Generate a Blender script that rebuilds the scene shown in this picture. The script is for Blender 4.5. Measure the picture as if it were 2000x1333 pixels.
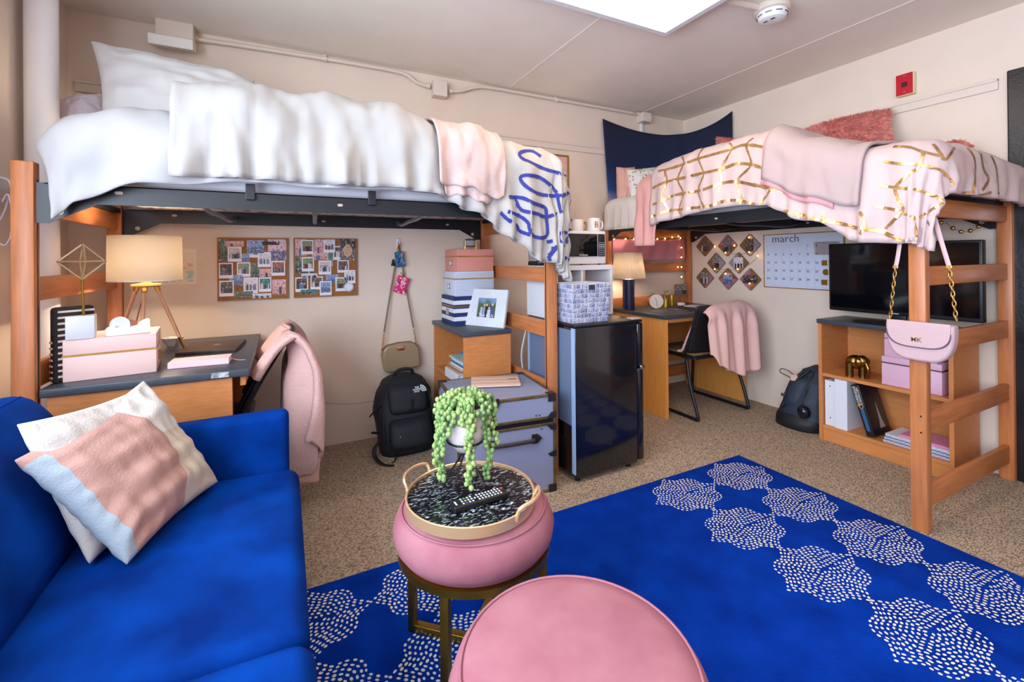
import bpy, bmesh, math, random
from mathutils import Vector, Matrix, noise
from mathutils.bvhtree import BVHTree
PI = math.pi
V = Vector
for o in list(bpy.data.objects): bpy.data.objects.remove(o)
scn = bpy.context.scene
COL = scn.collection

# ---------------------------------------------------------------- camera
YAW, PITCH, ROLL, FPX, CX, CY, CAMZ = math.radians(26.9), math.radians(.14), math.radians(-.5), 876.5, 1000., 502., 1.2
def _axes():
    cy, sy, cp, sp, cr, sr = math.cos(YAW), math.sin(YAW), math.cos(PITCH), math.sin(PITCH), math.cos(ROLL), math.sin(ROLL)
    fwd, right, up = V((sy, cy, 0)), V((cy, -sy, 0)), V((0, 0, 1))
    f = fwd*cp+up*sp; u = up*cp-fwd*sp
    return right*cr+u*sr, u*cr-right*sr, f
CR, CU, CF = _axes()
CAM = V((0, 0, CAMZ))
cd = bpy.data.cameras.new('camera'); cam = bpy.data.objects.new('camera', cd); COL.objects.link(cam)
cd.sensor_width = 36; cd.sensor_fit = 'HORIZONTAL'; cd.lens = FPX/2000*36
cd.shift_x = 0; cd.shift_y = -(666.5-CY)/2000; cd.clip_start = .05
cam.matrix_world = Matrix.Translation(CAM) @ Matrix((CR, CU, -CF)).transposed().to_4x4()
scn.camera = cam
def ray(x, y): return CR*((x-CX)/FPX)-CU*((y-CY)/FPX)+CF
def pz(x, y, z): d = ray(x, y); return CAM+d*((z-CAMZ)/d.z)
def px(x, y, X): d = ray(x, y); return CAM+d*(X/d.x)
def py(x, y, Y): d = ray(x, y); return CAM+d*(Y/d.y)

# ---------------------------------------------------------------- light
scn.view_settings.view_transform = 'Standard'; scn.view_settings.look = 'None'
scn.view_settings.gamma = 1; scn.view_settings.use_curve_mapping = False
scn.view_settings.exposure = 0.06
BW, RW, LW, FW, CEIL = 3.12, 3.46, -1.0, -2.4, 2.515
WIN = (-2.1, 1.64, .75, 2.36)   # window y0,y1,z0,z1 in the left wall
w = bpy.data.worlds.new('world'); scn.world = w; w.use_nodes = True
w.node_tree.nodes['Background'].inputs[0].default_value = (.72, .85, 1, 1)
w.node_tree.nodes['Background'].inputs[1].default_value = 2.0
def area(name, loc, rot, sx, sy, power, col):
    l = bpy.data.lights.new(name, 'AREA'); l.shape = 'RECTANGLE'; l.size = sx; l.size_y = sy; l.energy = power; l.color = col
    o = bpy.data.objects.new(name, l); COL.objects.link(o); o.location = loc; o.rotation_euler = rot; return o
area('window_daylight', (LW-.35, (WIN[0]+WIN[1])/2, (WIN[2]+WIN[3])/2), (0, math.radians(-90), 0), WIN[3]-WIN[2], WIN[1]-WIN[0], 245, (.72, .84, 1))

# ---------------------------------------------------------------- materials
def lin(c):
    return tuple((v/255/12.92 if v/255 <= .04045 else ((v/255+.055)/1.055)**2.4) for v in c[:3])+(1,)
MATS = {}
def M(name, rgb=(200, 200, 200), rough=.6, metal=0, var=0, vscale=8, stretch=(1, 1, 1), bump=0, bscale=60, bstretch=None, sheen=0, spec=.5, emit=0, alpha=1, trans=0, coat=0, rgb2=None, detail=3):
    if name in MATS: return MATS[name]
    m = bpy.data.materials.new(name); m.use_nodes = True; nt = m.node_tree; N = nt.nodes; L = nt.links
    b = N['Principled BSDF']; b.inputs['Roughness'].default_value = rough; b.inputs['Metallic'].default_value = metal
    b.inputs['Specular IOR Level'].default_value = spec; b.inputs['Sheen Weight'].default_value = sheen; b.inputs['Coat Weight'].default_value = coat
    if sheen: b.inputs['Sheen Roughness'].default_value = .4; b.inputs['Sheen Tint'].default_value = lin(rgb)
    c = lin(rgb); b.inputs['Base Color'].default_value = c; b.inputs['Alpha'].default_value = alpha; b.inputs['Transmission Weight'].default_value = trans
    if emit: b.inputs['Emission Color'].default_value = c; b.inputs['Emission Strength'].default_value = emit
    def coords(st):
        t = N.new('ShaderNodeTexCoord'); mp = N.new('ShaderNodeMapping'); mp.inputs['Scale'].default_value = st
        L.new(t.outputs['Object'], mp.inputs[0]); return mp.outputs[0]
    if var or rgb2:
        n = N.new('ShaderNodeTexNoise'); n.inputs['Scale'].default_value = vscale; n.inputs['Detail'].default_value = detail
        L.new(coords(stretch), n.inputs['Vector'])
        r = N.new('ShaderNodeValToRGB'); r.color_ramp.elements[0].position = .32; r.color_ramp.elements[1].position = .68
        if rgb2: r.color_ramp.elements[0].color = lin(rgb2); r.color_ramp.elements[1].color = c
        else:
            r.color_ramp.elements[0].color = tuple(x*(1-var) for x in c[:3])+(1,); r.color_ramp.elements[1].color = tuple(min(1, x*(1+var)) for x in c[:3])+(1,)
        L.new(n.outputs['Fac'], r.inputs[0]); L.new(r.outputs[0], b.inputs['Base Color'])
    if bump:
        n2 = N.new('ShaderNodeTexNoise'); n2.inputs['Scale'].default_value = bscale; n2.inputs['Detail'].default_value = 2
        L.new(coords(bstretch or (1, 1, 1)), n2.inputs['Vector'])
        bp = N.new('ShaderNodeBump'); bp.inputs['Strength'].default_value = bump; bp.inputs['Distance'].default_value = .01
        L.new(n2.outputs['Fac'], bp.inputs['Height']); L.new(bp.outputs[0], b.inputs['Normal'])
    MATS[name] = m; return m
def wood(axis, rgb=(190, 116, 68), tag='wood', rough=.38, var=.16):
    st = {'x': (1.2, 14, 14), 'y': (14, 1.2, 14), 'z': (14, 14, 1.2)}[axis]
    return M(tag+'_'+axis, rgb, rough, var=var, vscale=4, stretch=st, detail=5, bump=.04, bscale=12, bstretch=st)
def attr_mat(name='print', rough=.45, sheen=0):
    if name in MATS: return MATS[name]
    m = bpy.data.materials.new(name); m.use_nodes = True; nt = m.node_tree; b = nt.nodes['Principled BSDF']
    a = nt.nodes.new('ShaderNodeAttribute'); a.attribute_name = 'Col'; nt.links.new(a.outputs['Color'], b.inputs['Base Color'])
    b.inputs['Roughness'].default_value = rough; b.inputs['Sheen Weight'].default_value = sheen; MATS[name] = m; return m

# ---------------------------------------------------------------- mesh builder (all coordinates are world metres)
ORG = {}
class MB:
    def __init__(s): s.v = []; s.f = []; s.c = None; s.M = Matrix.Identity(4)
    def at(s, loc=(0, 0, 0), rz=0, rx=0, ry=0): s.M = Matrix.Translation(V(loc)) @ Matrix.Rotation(rz, 4, 'Z') @ Matrix.Rotation(ry, 4, 'Y') @ Matrix.Rotation(rx, 4, 'X'); return s
    def frame(s, o, u, v, n=None):
        u = V(u).normalized(); v = V(v).normalized(); n = V(n).normalized() if n else u.cross(v)
        s.M = Matrix.Translation(V(o)) @ Matrix((u, v, n)).transposed().to_4x4(); return s
    def add(s, vs, fs, col=None):
        k = len(s.v); s.v += [s.M @ V(p) for p in vs]; s.f += [tuple(i+k for i in f) for f in fs]
        if col is not None:
            if s.c is None: s.c = {}
            for j in range(len(s.f)-len(fs), len(s.f)): s.c[j] = col
        return s
    def box(s, x0, x1, y0, y1, z0, z1, col=None):
        return s.add([(x0, y0, z0), (x1, y0, z0), (x1, y1, z0), (x0, y1, z0), (x0, y0, z1), (x1, y0, z1), (x1, y1, z1), (x0, y1, z1)],
                     [(0, 3, 2, 1), (4, 5, 6, 7), (0, 1, 5, 4), (1, 2, 6, 5), (2, 3, 7, 6), (3, 0, 4, 7)], col)
    def bm(s, b, col=None):
        b.verts.ensure_lookup_table(); b.verts.index_update()
        s.add([v.co.copy() for v in b.verts], [tuple(v.index for v in f.verts) for f in b.faces], col); b.free(); return s
    def rbox(s, x0, x1, y0, y1, z0, z1, r=.01, seg=3):
        b = bmesh.new(); bmesh.ops.create_cube(b, size=1)
        for v in b.verts: v.co = V(((x0+x1)/2+v.co.x*(x1-x0), (y0+y1)/2+v.co.y*(y1-y0), (z0+z1)/2+v.co.z*(z1-z0)))
        bmesh.ops.bevel(b, geom=list(b.edges), offset=r, segments=seg, profile=.5, affect='EDGES'); return s.bm(b)
    def cyl(s, p0, p1, r0, r1=None, n=16, caps=True):
        r1 = r0 if r1 is None else r1; p0 = V(p0); p1 = V(p1); d = (p1-p0).normalized(); a = d.orthogonal().normalized(); b = d.cross(a)
        vs = [p0+(a*math.cos(t)+b*math.sin(t))*r0 for t in [2*PI*i/n for i in range(n)]]+[p1+(a*math.cos(t)+b*math.sin(t))*r1 for t in [2*PI*i/n for i in range(n)]]
        fs = [(i, (i+1) % n, n+(i+1) % n, n+i) for i in range(n)]
        if caps: fs += [tuple(range(n-1, -1, -1)), tuple(range(n, 2*n))]
        return s.add(vs, fs)
    def tube(s, pts, r, n=8, closed=False, flat=None, up=None):
        P = [V(p) for p in pts]; m = len(P); vs = []; fs = []; prev = None
        for i in range(m):
            t = (P[(i+1) % m]-P[i-1]) if closed else (P[min(i+1, m-1)]-P[max(i-1, 0)])
            t.normalize()
            if up is not None: a = V(up); a = (a-t*a.dot(t))
            elif prev is None: a = t.orthogonal()
            else: a = prev-t*prev.dot(t)
            if a.length < 1e-6: a = t.orthogonal()
            a.normalize(); prev = a; b = t.cross(a); rr = r[i] if isinstance(r, (list, tuple)) else r
            fl = flat if flat else 1
            for k in range(n): th = 2*PI*k/n; vs.append(P[i]+a*math.cos(th)*rr*fl+b*math.sin(th)*rr)
        for i in range(m if closed else m-1):
            for k in range(n): j = (i+1) % m; fs.append((i*n+k, i*n+(k+1) % n, j*n+(k+1) % n, j*n+k))
        if not closed: fs += [tuple(range(n-1, -1, -1)), tuple(range((m-1)*n, m*n))]
        return s.add(vs, fs)
    def lathe(s, prof, c=(0, 0, 0), n=32, caps=True):
        c = V(c); vs = []; fs = []; m = len(prof)
        for r, z in prof:
            for k in range(n): th = 2*PI*k/n; vs.append((c.x+r*math.cos(th), c.y+r*math.sin(th), c.z+z))
        for i in range(m-1):
            for k in range(n): fs.append((i*n+k, i*n+(k+1) % n, (i+1)*n+(k+1) % n, (i+1)*n+k))
        if caps: fs += [tuple(range(n-1, -1, -1)), tuple(range((m-1)*n, m*n))]
        return s.add(vs, fs)
    def sphere(s, c, r, n=10, m=6, sc=(1, 1, 1)):
        c = V(c); vs = [(c.x, c.y, c.z-r*sc[2])]; fs = []
        for i in range(1, m):
            ph = -PI/2+PI*i/m
            for k in range(n): th = 2*PI*k/n; vs.append((c.x+r*sc[0]*math.cos(ph)*math.cos(th), c.y+r*sc[1]*math.cos(ph)*math.sin(th), c.z+r*sc[2]*math.sin(ph)))
        vs.append((c.x, c.y, c.z+r*sc[2])); e = len(vs)-1
        for k in range(n):
            fs.append((0, 1+(k+1) % n, 1+k)); fs.append((e, 1+(m-2)*n+k, 1+(m-2)*n+(k+1) % n))
            for i in range(m-2): a = 1+i*n; fs.append((a+k, a+(k+1) % n, a+n+(k+1) % n, a+n+k))
        return s.add(vs, fs)
    def prism(s, poly, h0, h1, col=None):
        n = len(poly); vs = [(x, y, h0) for x, y in poly]+[(x, y, h1) for x, y in poly]
        return s.add(vs, [tuple(range(n-1, -1, -1)), tuple(range(n, 2*n))]+[(i, (i+1) % n, n+(i+1) % n, n+i) for i in range(n)], col)
    def quad(s, a, b, c, d, col=None): return s.add([a, b, c, d], [(0, 1, 2, 3)], col)
    def grid(s, fn, nu, nv, wrapu=False):
        vs = [fn(i/nu, j/nv) for j in range(nv+1) for i in range(nu+1)]; w = nu+1
        return s.add(vs, [(j*w+i, j*w+i+1, (j+1)*w+i+1, (j+1)*w+i) for j in range(nv) for i in range(nu)])
    def loft(s, rings, caps=True):
        n = len(rings[0]); vs = [p for r in rings for p in r]; fs = []
        for i in range(len(rings)-1):
            for k in range(n): fs.append((i*n+k, i*n+(k+1) % n, (i+1)*n+(k+1) % n, (i+1)*n+k))
        if caps: fs += [tuple(range(n-1, -1, -1)), tuple(range((len(rings)-1)*n, len(rings)*n))]
        return s.add(vs, fs)
    def build(s, name, mat, parent=None, smooth=False, bevel=0, bseg=2, sub=0, solid=0, kind=None, label=None, cat=None, group=None, org=None, off=0):
        if parent is not None: o0 = ORG[parent.name]
        elif org is not None: o0 = V(org)
        else:
            lo = [min(p[i] for p in s.v) for i in range(3)]; hi = [max(p[i] for p in s.v) for i in range(3)]
            o0 = V(((lo[0]+hi[0])/2, (lo[1]+hi[1])/2, lo[2]))
        me = bpy.data.meshes.new(name); me.from_pydata([p-o0 for p in s.v], [], s.f); me.update()
        if s.c is not None:
            at = me.color_attributes.new('Col', 'FLOAT_COLOR', 'CORNER')
            for p in me.polygons:
                c = s.c.get(p.index, (1, 1, 1, 1))
                for li in p.loop_indices: at.data[li].color = c
        b = bmesh.new(); b.from_mesh(me); bmesh.ops.recalc_face_normals(b, faces=b.faces); b.to_mesh(me); b.free()
        if smooth is True: me.polygons.foreach_set('use_smooth', [True]*len(me.polygons))
        elif smooth: me.polygons.foreach_set('use_smooth', [True]*len(me.polygons)); me.set_sharp_from_angle(angle=math.radians(smooth))
        me.materials.append(mat)
        o = bpy.data.objects.new(name, me); COL.objects.link(o); ORG[o.name] = o0
        if parent is not None: o.parent = parent
        else: o.location = o0
        if solid: m = o.modifiers.new('thick', 'SOLIDIFY'); m.thickness = solid; m.offset = off
        if bevel: m = o.modifiers.new('edge', 'BEVEL'); m.width = bevel; m.segments = bseg; m.limit_method = 'ANGLE'
        if sub: m = o.modifiers.new('soft', 'SUBSURF'); m.levels = sub; m.render_levels = sub
        tag(o, label, cat, group, kind); return o
def tag(o, label=None, cat=None, group=None, kind=None):
    for k, x in (('label', label), ('category', cat), ('group', group), ('kind', kind)):
        if x: o[k] = x
    return o
def thing(name, label, cat, loc, group=None):
    o = bpy.data.objects.new(name, None); COL.objects.link(o); o.location = V(loc); o.empty_display_size = .05
    ORG[o.name] = V(loc); return tag(o, label, cat, group)
def dup(root, loc, rz=0, label=None):
    r = root.copy(); COL.objects.link(r); r.location = V(loc); r.rotation_euler = (0, 0, rz); ORG[r.name] = V(loc)
    if label: r['label'] = label
    for ch in root.children:
        c = ch.copy(); COL.objects.link(c); c.parent = r
        for g in ch.children: d = g.copy(); COL.objects.link(d); d.parent = c
    return r
def S_(name, mb, mat, **k): return mb.build(name, mat, kind='structure', **k)
def text(mb, body, o, u, v, size, depth=.0008, align='CENTER', col=None, bold=0):
    c = bpy.data.curves.new('t', 'FONT'); c.body = body; c.size = size; c.extrude = depth; c.align_x = align; c.align_y = 'CENTER'; c.offset = bold; c.resolution_u = 2
    ob = bpy.data.objects.new('t', c); COL.objects.link(ob); dg = bpy.context.evaluated_depsgraph_get(); dg.update()
    me = ob.evaluated_get(dg).to_mesh(); vs = [x.co.copy() for x in me.vertices]; fs = [tuple(p.vertices) for p in me.polygons]
    mb.frame(o, u, v); mb.add(vs, fs, col); mb.M = Matrix.Identity(4)
    ob.evaluated_get(dg).to_mesh_clear(); bpy.data.objects.remove(ob); bpy.data.curves.remove(c); return mb
def sm(a, b, x): t = max(0, min(1, (x-a)/(b-a))); return t*t*(3-2*t)
def lerp(pts, x):
    if x <= pts[0][0]: return pts[0][1]
    for (a, p), (b, q) in zip(pts, pts[1:]):
        if x <= b: t = (x-a)/(b-a); t = t*t*(3-2*t); return p+(q-p)*t
    return pts[-1][1]
def nz(x, y=0, z=0): return noise.noise(V((x, y, z)))
def crv(pts, n=6, closed=False):
    P = [V(p) for p in pts]; out = []; m = len(P); rng = range(m if closed else m-1)
    g = (lambda i: P[i % m]) if closed else (lambda i: P[max(0, min(m-1, i))])
    for i in rng:
        a, b, c, d = g(i-1), g(i), g(i+1), g(i+2)
        for k in range(n):
            t = k/n; out.append(.5*((2*b)+(c-a)*t+(2*a-5*b+4*c-d)*t*t+(3*b-a-3*c+d)*t**3))
    if not closed: out.append(P[-1])
    return out

WOODX, WOODY, WOODZ = wood('x'), wood('y'), wood('z')
LAMX, LAMY, LAMZ = [wood(a, (206, 134, 76), 'laminate', .42, .08) for a in 'xyz']
DARKTOP = M('charcoal_laminate', (62, 68, 78), .38, var=.1, vscale=60)
BLACKM = M('black_powdercoat', (20, 23, 30), .42, var=.1)
GOLD = M('brushed_gold', (205, 160, 90), .3, 1, var=.12, vscale=30)
BRASS = M('satin_brass', (176, 142, 62), .38, 1, var=.1, vscale=20)
WHITE = M('white_paint', (232, 230, 226), .5)
BLACKP = M('black_plastic', (17, 17, 20), .38)
CHROME = M('chrome', (190, 190, 195), .2, 1)
PRINT = attr_mat()
# ================================================================ the room
def carpet():
    m = bpy.data.materials.new('loop_carpet'); m.use_nodes = True; nt = m.node_tree; N = nt.nodes; L = nt.links; b = N['Principled BSDF']; b.inputs['Roughness'].default_value = .95; b.inputs['Specular IOR Level'].default_value = .1
    t = N.new('ShaderNodeTexCoord'); mp = N.new('ShaderNodeMapping'); mp.inputs['Rotation'].default_value = (0, 0, .6); mp.inputs['Scale'].default_value = (1, 2.1, 1); L.new(t.outputs['Object'], mp.inputs[0])
    n0 = N.new('ShaderNodeTexNoise'); n0.inputs['Scale'].default_value = 30; L.new(mp.outputs[0], n0.inputs['Vector'])
    mx = N.new('ShaderNodeVectorMath'); mx.operation = 'MULTIPLY_ADD'; mx.inputs[1].default_value = (.02, .02, .02); L.new(n0.outputs['Color'], mx.inputs[0]); L.new(mp.outputs[0], mx.inputs[2])
    vo = N.new('ShaderNodeTexVoronoi'); vo.inputs['Scale'].default_value = 92; L.new(mx.outputs[0], vo.inputs['Vector'])
    r = N.new('ShaderNodeValToRGB'); e = r.color_ramp.elements; e[0].position = .1; e[0].color = lin((232, 204, 170)); e[1].position = .75; e[1].color = lin((134, 110, 90)); L.new(vo.outputs['Distance'], r.inputs[0])
    n1 = N.new('ShaderNodeTexNoise'); n1.inputs['Scale'].default_value = 160; L.new(t.outputs['Object'], n1.inputs['Vector'])
    mm = N.new('ShaderNodeMix'); mm.data_type = 'RGBA'; mm.blend_type = 'MULTIPLY'; mm.inputs[0].default_value = .3
    L.new(r.outputs[0], mm.inputs[6]); L.new(n1.outputs['Fac'], mm.inputs[7])
    g = N.new('ShaderNodeBrightContrast'); g.inputs[1].default_value = .04; L.new(mm.outputs[2], g.inputs[0]); L.new(g.outputs[0], b.inputs['Base Color'])
    bp = N.new('ShaderNodeBump'); bp.invert = True; bp.inputs['Strength'].default_value = .7; bp.inputs['Distance'].default_value = .006; L.new(vo.outputs['Distance'], bp.inputs['Height']); L.new(bp.outputs[0], b.inputs['Normal'])
    return m
T = .12
WALL = M('painted_plaster', (227, 207, 190), .75, var=.03, vscale=3, bump=.05, bscale=25)
CEILM = M('ceiling_paint', (240, 229, 216), .8, var=.02, vscale=4, bump=.04, bscale=40)
S_('floor', MB().box(LW-T, RW+T, FW-T, BW+T, -.1, 0), carpet())
S_('ceiling', MB().box(LW-T, RW+T, FW-T, BW+T, CEIL, CEIL+.1), CEILM)
S_('wall_back', MB().box(LW-T, RW+T, BW, BW+T, 0, CEIL), WALL)
wb = bpy.data.objects['wall_back']
for pl in (((622, 786), (650, 789), (690, 789), (716, 786), (742, 782)), ((640, 884), (656, 878), (668, 876))): MB().tube(crv([py(x, y, BW-.0004) for x, y in pl], 5), .0022, 5, flat=.3).build('plaster_crack', M('crack_grey', (130, 112, 104), .9), wb)
S_('wall_front', MB().box(LW-T, RW+T, FW-T, FW, 0, CEIL), WALL)
DY0, DY1, DZ = -.02, .86, 2.1     # door opening in right wall
S_('wall_right', MB().box(RW, RW+T, DY1, BW, 0, CEIL).box(RW, RW+T, FW, DY0, 0, CEIL).box(RW, RW+T, DY0, DY1, DZ, CEIL), WALL)
y0, y1, z0, z1 = WIN
S_('wall_left', MB().box(LW-T, LW, y1, BW, 0, CEIL).box(LW-T, LW, FW, y0, 0, CEIL).box(LW-T, LW, y0, y1, 0, z0).box(LW-T, LW, y0, y1, z1, CEIL), WALL)
mb = MB()
for y in (y0, y0+(y1-y0)/2-.02, y1-.05): mb.box(LW-.09, LW-.03, y, y+.05, z0, z1)
for z in (z0, z1-.05): mb.box(LW-.09, LW-.03, y0+.05, y1-.05, z, z+.05)
win = S_('window_1', mb, WHITE, bevel=.004)
m = bpy.data.materials.new('window_glass'); m.use_nodes = True; nt = m.node_tree; nt.nodes.clear()
o_ = nt.nodes.new('ShaderNodeOutputMaterial'); mi = nt.nodes.new('ShaderNodeMixShader'); mi.inputs[0].default_value = .06
ta = nt.nodes.new('ShaderNodeBsdfTransparent'); ga = nt.nodes.new('ShaderNodeBsdfGlossy'); ga.inputs['Roughness'].default_value = .03
nt.links.new(ta.outputs[0], mi.inputs[1]); nt.links.new(ga.outputs[0], mi.inputs[2]); nt.links.new(mi.outputs[0], o_.inputs[0])
for a, b_ in ((y0+.05, y0+(y1-y0)/2-.02), (y0+(y1-y0)/2+.03, y1-.05)): MB().box(LW-.062, LW-.058, a, b_, z0+.05, z1-.05).build('pane', m, win)
MB().rbox(LW-.03, LW+.035, y0-.04, y1+.04, z0-.045, z0-.005, .005).build('window_sill', WHITE, win)
# picture rails
RAILM = M('rail_paint', (222, 204, 190), .7)
def prof_back(z): return MB().box(LW+.03, RW-.002, BW-.014, BW, z, z+.06).box(LW+.03, RW-.002, BW-.022, BW, z+.045, z+.06)
S_('trim_1', prof_back(2.09), RAILM, bevel=.003)
S_('trim_2', MB().box(RW-.014, RW, .97, BW-.03, 2.09, 2.15).box(RW-.022, RW, .97, BW-.03, 2.135, 2.15), RAILM, bevel=.003)
# ceiling board joints
JT = M('joint_strip', (240, 229, 216), .8)
for i, (a, b_) in enumerate(((pz(1000, 166, CEIL), pz(1166, 46, CEIL)), (pz(1290, 210, CEIL), pz(1340, 180, CEIL)))):
    xx = (a.x+b_.x)/2; S_('trim_%d' % (i+3), MB().box(xx-.012, xx+.012, .2, BW-.03, CEIL-.002, CEIL), JT)
# steam pipe column by the window wall
S_('column', MB().cyl((-.925, 2.63, 0), (-.925, 2.63, CEIL), .054, n=40, caps=False), M('pipe_paint', (250, 247, 247), .45, bump=.03, bscale=15), smooth=True)
# door in the right wall
DBLK = M('black_door_paint', (26, 25, 26), .3, var=.15, vscale=30, bump=.1, bscale=60)
mb = MB().box(RW-.02, RW+T-.02, DY1, DY1+.075, 0, DZ+.075).box(RW-.02, RW+T-.02, DY0-.075, DY0, 0, DZ+.075).box(RW-.02, RW+T-.02, DY0, DY1, DZ, DZ+.075)
door = S_('door_1', mb, DBLK, bevel=.006)
MB().box(RW+.02, RW+.06, DY0+.006, DY1-.006, .01, DZ-.006).build('door_leaf', M('door_leaf_paint', (32, 33, 36), .25, var=.2, vscale=5, stretch=(1, 1, .3)), door, bevel=.003)
for z in (.35, 1.4, 1.86): MB().cyl((RW+.016, DY1-.004, z-.05), (RW+.016, DY1-.004, z+.05), .009, n=10).box(RW+.012, RW+.02, DY1-.035, DY1-.004, z-.05, z+.05).build('hinge', CHROME, door, smooth=40)
MB().cyl((RW+.02, DY0+.09, 1.02), (RW-.03, DY0+.09, 1.02), .012).sphere((RW-.045, DY0+.09, 1.02), .03).build('door_knob', CHROME, door, smooth=40)
MB().box(RW+.014, RW+.02, DY1-.24, DY1-.06, 1.05, 1.07).box(RW+.014, RW+.02, DY1-.24, DY1-.06, 1.085, 1.1).build('vent_slot', CHROME, door)

# ================================================================ ceiling fixtures and conduit
lx0, lx1, ly0, ly1, lz = .79, 1.95, 1.28, 1.885, CEIL-.058
t = thing('ceiling_light', 'white rectangular fluorescent ceiling light with a bright lens', 'ceiling light', ((lx0+lx1)/2, (ly0+ly1)/2, lz))
MB().box(lx0, lx1, ly0, ly0+.036, lz, CEIL).box(lx0, lx1, ly1-.036, ly1, lz, CEIL).box(lx0, lx0+.036, ly0+.036, ly1-.036, lz, CEIL).box(lx1-.036, lx1, ly0+.036, ly1-.036, lz, CEIL).build('frame', M('fixture_enamel', (225, 225, 225), .4), t, bevel=.003)
MB().box(lx0+.037, lx1-.037, ly0+.037, ly1-.037, CEIL-.012, CEIL-.002).build('reflector', M('reflector_white', (245, 242, 236), .5), t)
LENS = M('lit_tube', (255, 240, 224), .4, emit=9)
for yy in (ly0+.2, ly1-.2): MB().tube([(lx0+.09, yy, CEIL-.035), (lx1-.09, yy, CEIL-.035)], .018, 14).build('tube', LENS, t, smooth=50)
m = bpy.data.materials.new('frosted_lens'); m.use_nodes = True; b = m.node_tree.nodes['Principled BSDF']; b.inputs['Base Color'].default_value = (1, .97, .93, 1); b.inputs['Emission Color'].default_value = (1, .79, .58, 1); b.inputs['Emission Strength'].default_value = 8.5; b.inputs['Roughness'].default_value = .4
MB().box(lx0+.035, lx1-.035, ly0+.035, ly1-.035, lz+.012, lz+.016).build('lens', m, t)
CREAM = M('cream_conduit', (222, 206, 190), .55)
c = pz(1508, 20, CEIL-.02)
t = thing('smoke_detector', 'white round smoke detector on a cream ceiling base', 'smoke detector', (c.x, c.y, CEIL-.075))
MB().lathe([(.085, 0), (.085, -.03), (.078, -.034)], (c.x, c.y, CEIL), 40).build('base', CREAM, t, smooth=40)
MB().lathe([(.07, -.034), (.072, -.05), (.066, -.06), (.06, -.072), (.045, -.078)], (c.x, c.y, CEIL), 40).build('cover', WHITE, t, smooth=40)
mb = MB()
for k in range(9):
    a = 2*PI*k/9; mb.tube([(c.x+.0715*math.cos(a+s_), c.y+.0715*math.sin(a+s_), CEIL-.053) for s_ in (-.22, 0, .22)], .0022, 6)
mb.build('vent_slot', BLACKP, t)
mb = MB(); mb.box(c.x-.03, c.x-.02, c.y-.03, c.y-.01, CEIL-.0795, CEIL-.078).box(c.x-.03, c.x-.022, c.y+.01, c.y+.03, CEIL-.0795, CEIL-.078); mb.build('mark', BLACKP, t)
mb = MB().tube([(lx1, c.y+.06, CEIL-.014), (c.x-.08, c.y+.02, CEIL-.014)], .016, 10, flat=.8); mb.build('surface_raceway', CREAM, label='cream surface raceway running from ceiling light to smoke detector', cat='conduit', smooth=40)
# conduit run on back wall
Yc = BW-.03
def cw(x, y, Y=Yc): return py(x, y, Y)
t = thing('conduit_run', 'cream painted conduit pipe running along the wall below the ceiling', 'conduit', cw(850, 178))
def seg(pl): return MB().tube(crv([cw(*p) for p in pl], 5), .012, 10).build('pipe', CREAM, t, smooth=True)
seg([(378, 76), (500, 94), (640, 116), (760, 137), (795, 147), (815, 162), (840, 169)]); seg([(876, 178), (900, 178), (925, 172), (960, 172), (1090, 195), (1250, 224)])
for q in ((383, 76), (836, 168), (880, 178), (1246, 223)): p = cw(*q); MB().cyl((p.x-.012, p.y, p.z), (p.x+.012, p.y, p.z), .018, n=14).build('coupling', CREAM, t, smooth=40)
for q in ((634, 115), (1087, 195)): p = cw(*q); MB().cyl((p.x-.012, p.y, p.z), (p.x+.012, p.y, p.z), .017, n=14).box(p.x-.012, p.x+.012, p.y+.01, BW, p.z-.008, p.z+.03).build('strap', CREAM, t, smooth=40)
p = cw(857, 176); MB().rbox(p.x-.05, p.x+.05, BW-.075, BW, p.z-.055, p.z+.055, .004).build('junction_box', CREAM, label='square cream junction box midway along the conduit', cat='junction box')
p = cw(1256, 232); tj = thing('junction_box', 'small cream junction box at the conduit end above navy tapestry', 'junction box', (p.x, BW-.03, p.z-.04))
MB().rbox(p.x-.05, p.x+.05, BW-.085, BW, p.z-.04, p.z+.042, .004).build('body', CREAM, tj); MB().box(p.x-.012, p.x+.008, BW-.02, BW, p.z-.14, p.z-.041).build('cable_cover', WHITE, tj)
p = cw(346, 78); te = thing('emergency_light_box', 'cream wall box with tilted white lens at the conduit start', 'wall box', (p.x, BW-.04, p.z-.07))
MB().rbox(p.x-.085, p.x+.085, BW-.1, BW, p.z-.03, p.z+.075, .005).build('body', CREAM, te)
MB().at((p.x-.01, BW-.1, p.z-.05), rx=.25).rbox(-.1, .1, -.04, .07, -.025, .03, .004).build('lens_cover', M('lens_cover', (228, 220, 210), .4), te)
# fire-alarm plate
p = px(1768, 165, RW-.03); t = thing('alarm_plate', 'red alarm plate on a cream box above the picture rail', 'alarm plate', (RW-.02, p.y, p.z-.06))
MB().rbox(RW-.036, RW, p.y-.045, p.y+.045, p.z-.068, p.z+.068, .003).build('back_box', M('ivory_box', (226, 208, 170), .5), t)
MB().rbox(RW-.041, RW-.0365, p.y-.041, p.y+.043, p.z-.064, p.z+.064, .002).build('plate', M('alarm_red', (190, 12, 38), .35), t)
MB().box(RW-.044, RW-.0412, p.y-.014, p.y+.014, p.z-.016, p.z+.012).build('sensor', M('dark_maroon', (70, 12, 20), .4), t)
for dz in (-.048, .05): MB().cyl((RW-.0412, p.y, p.z+dz), (RW-.0445, p.y, p.z+dz), .005, n=10).build('screw', CHROME, t)

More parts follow.
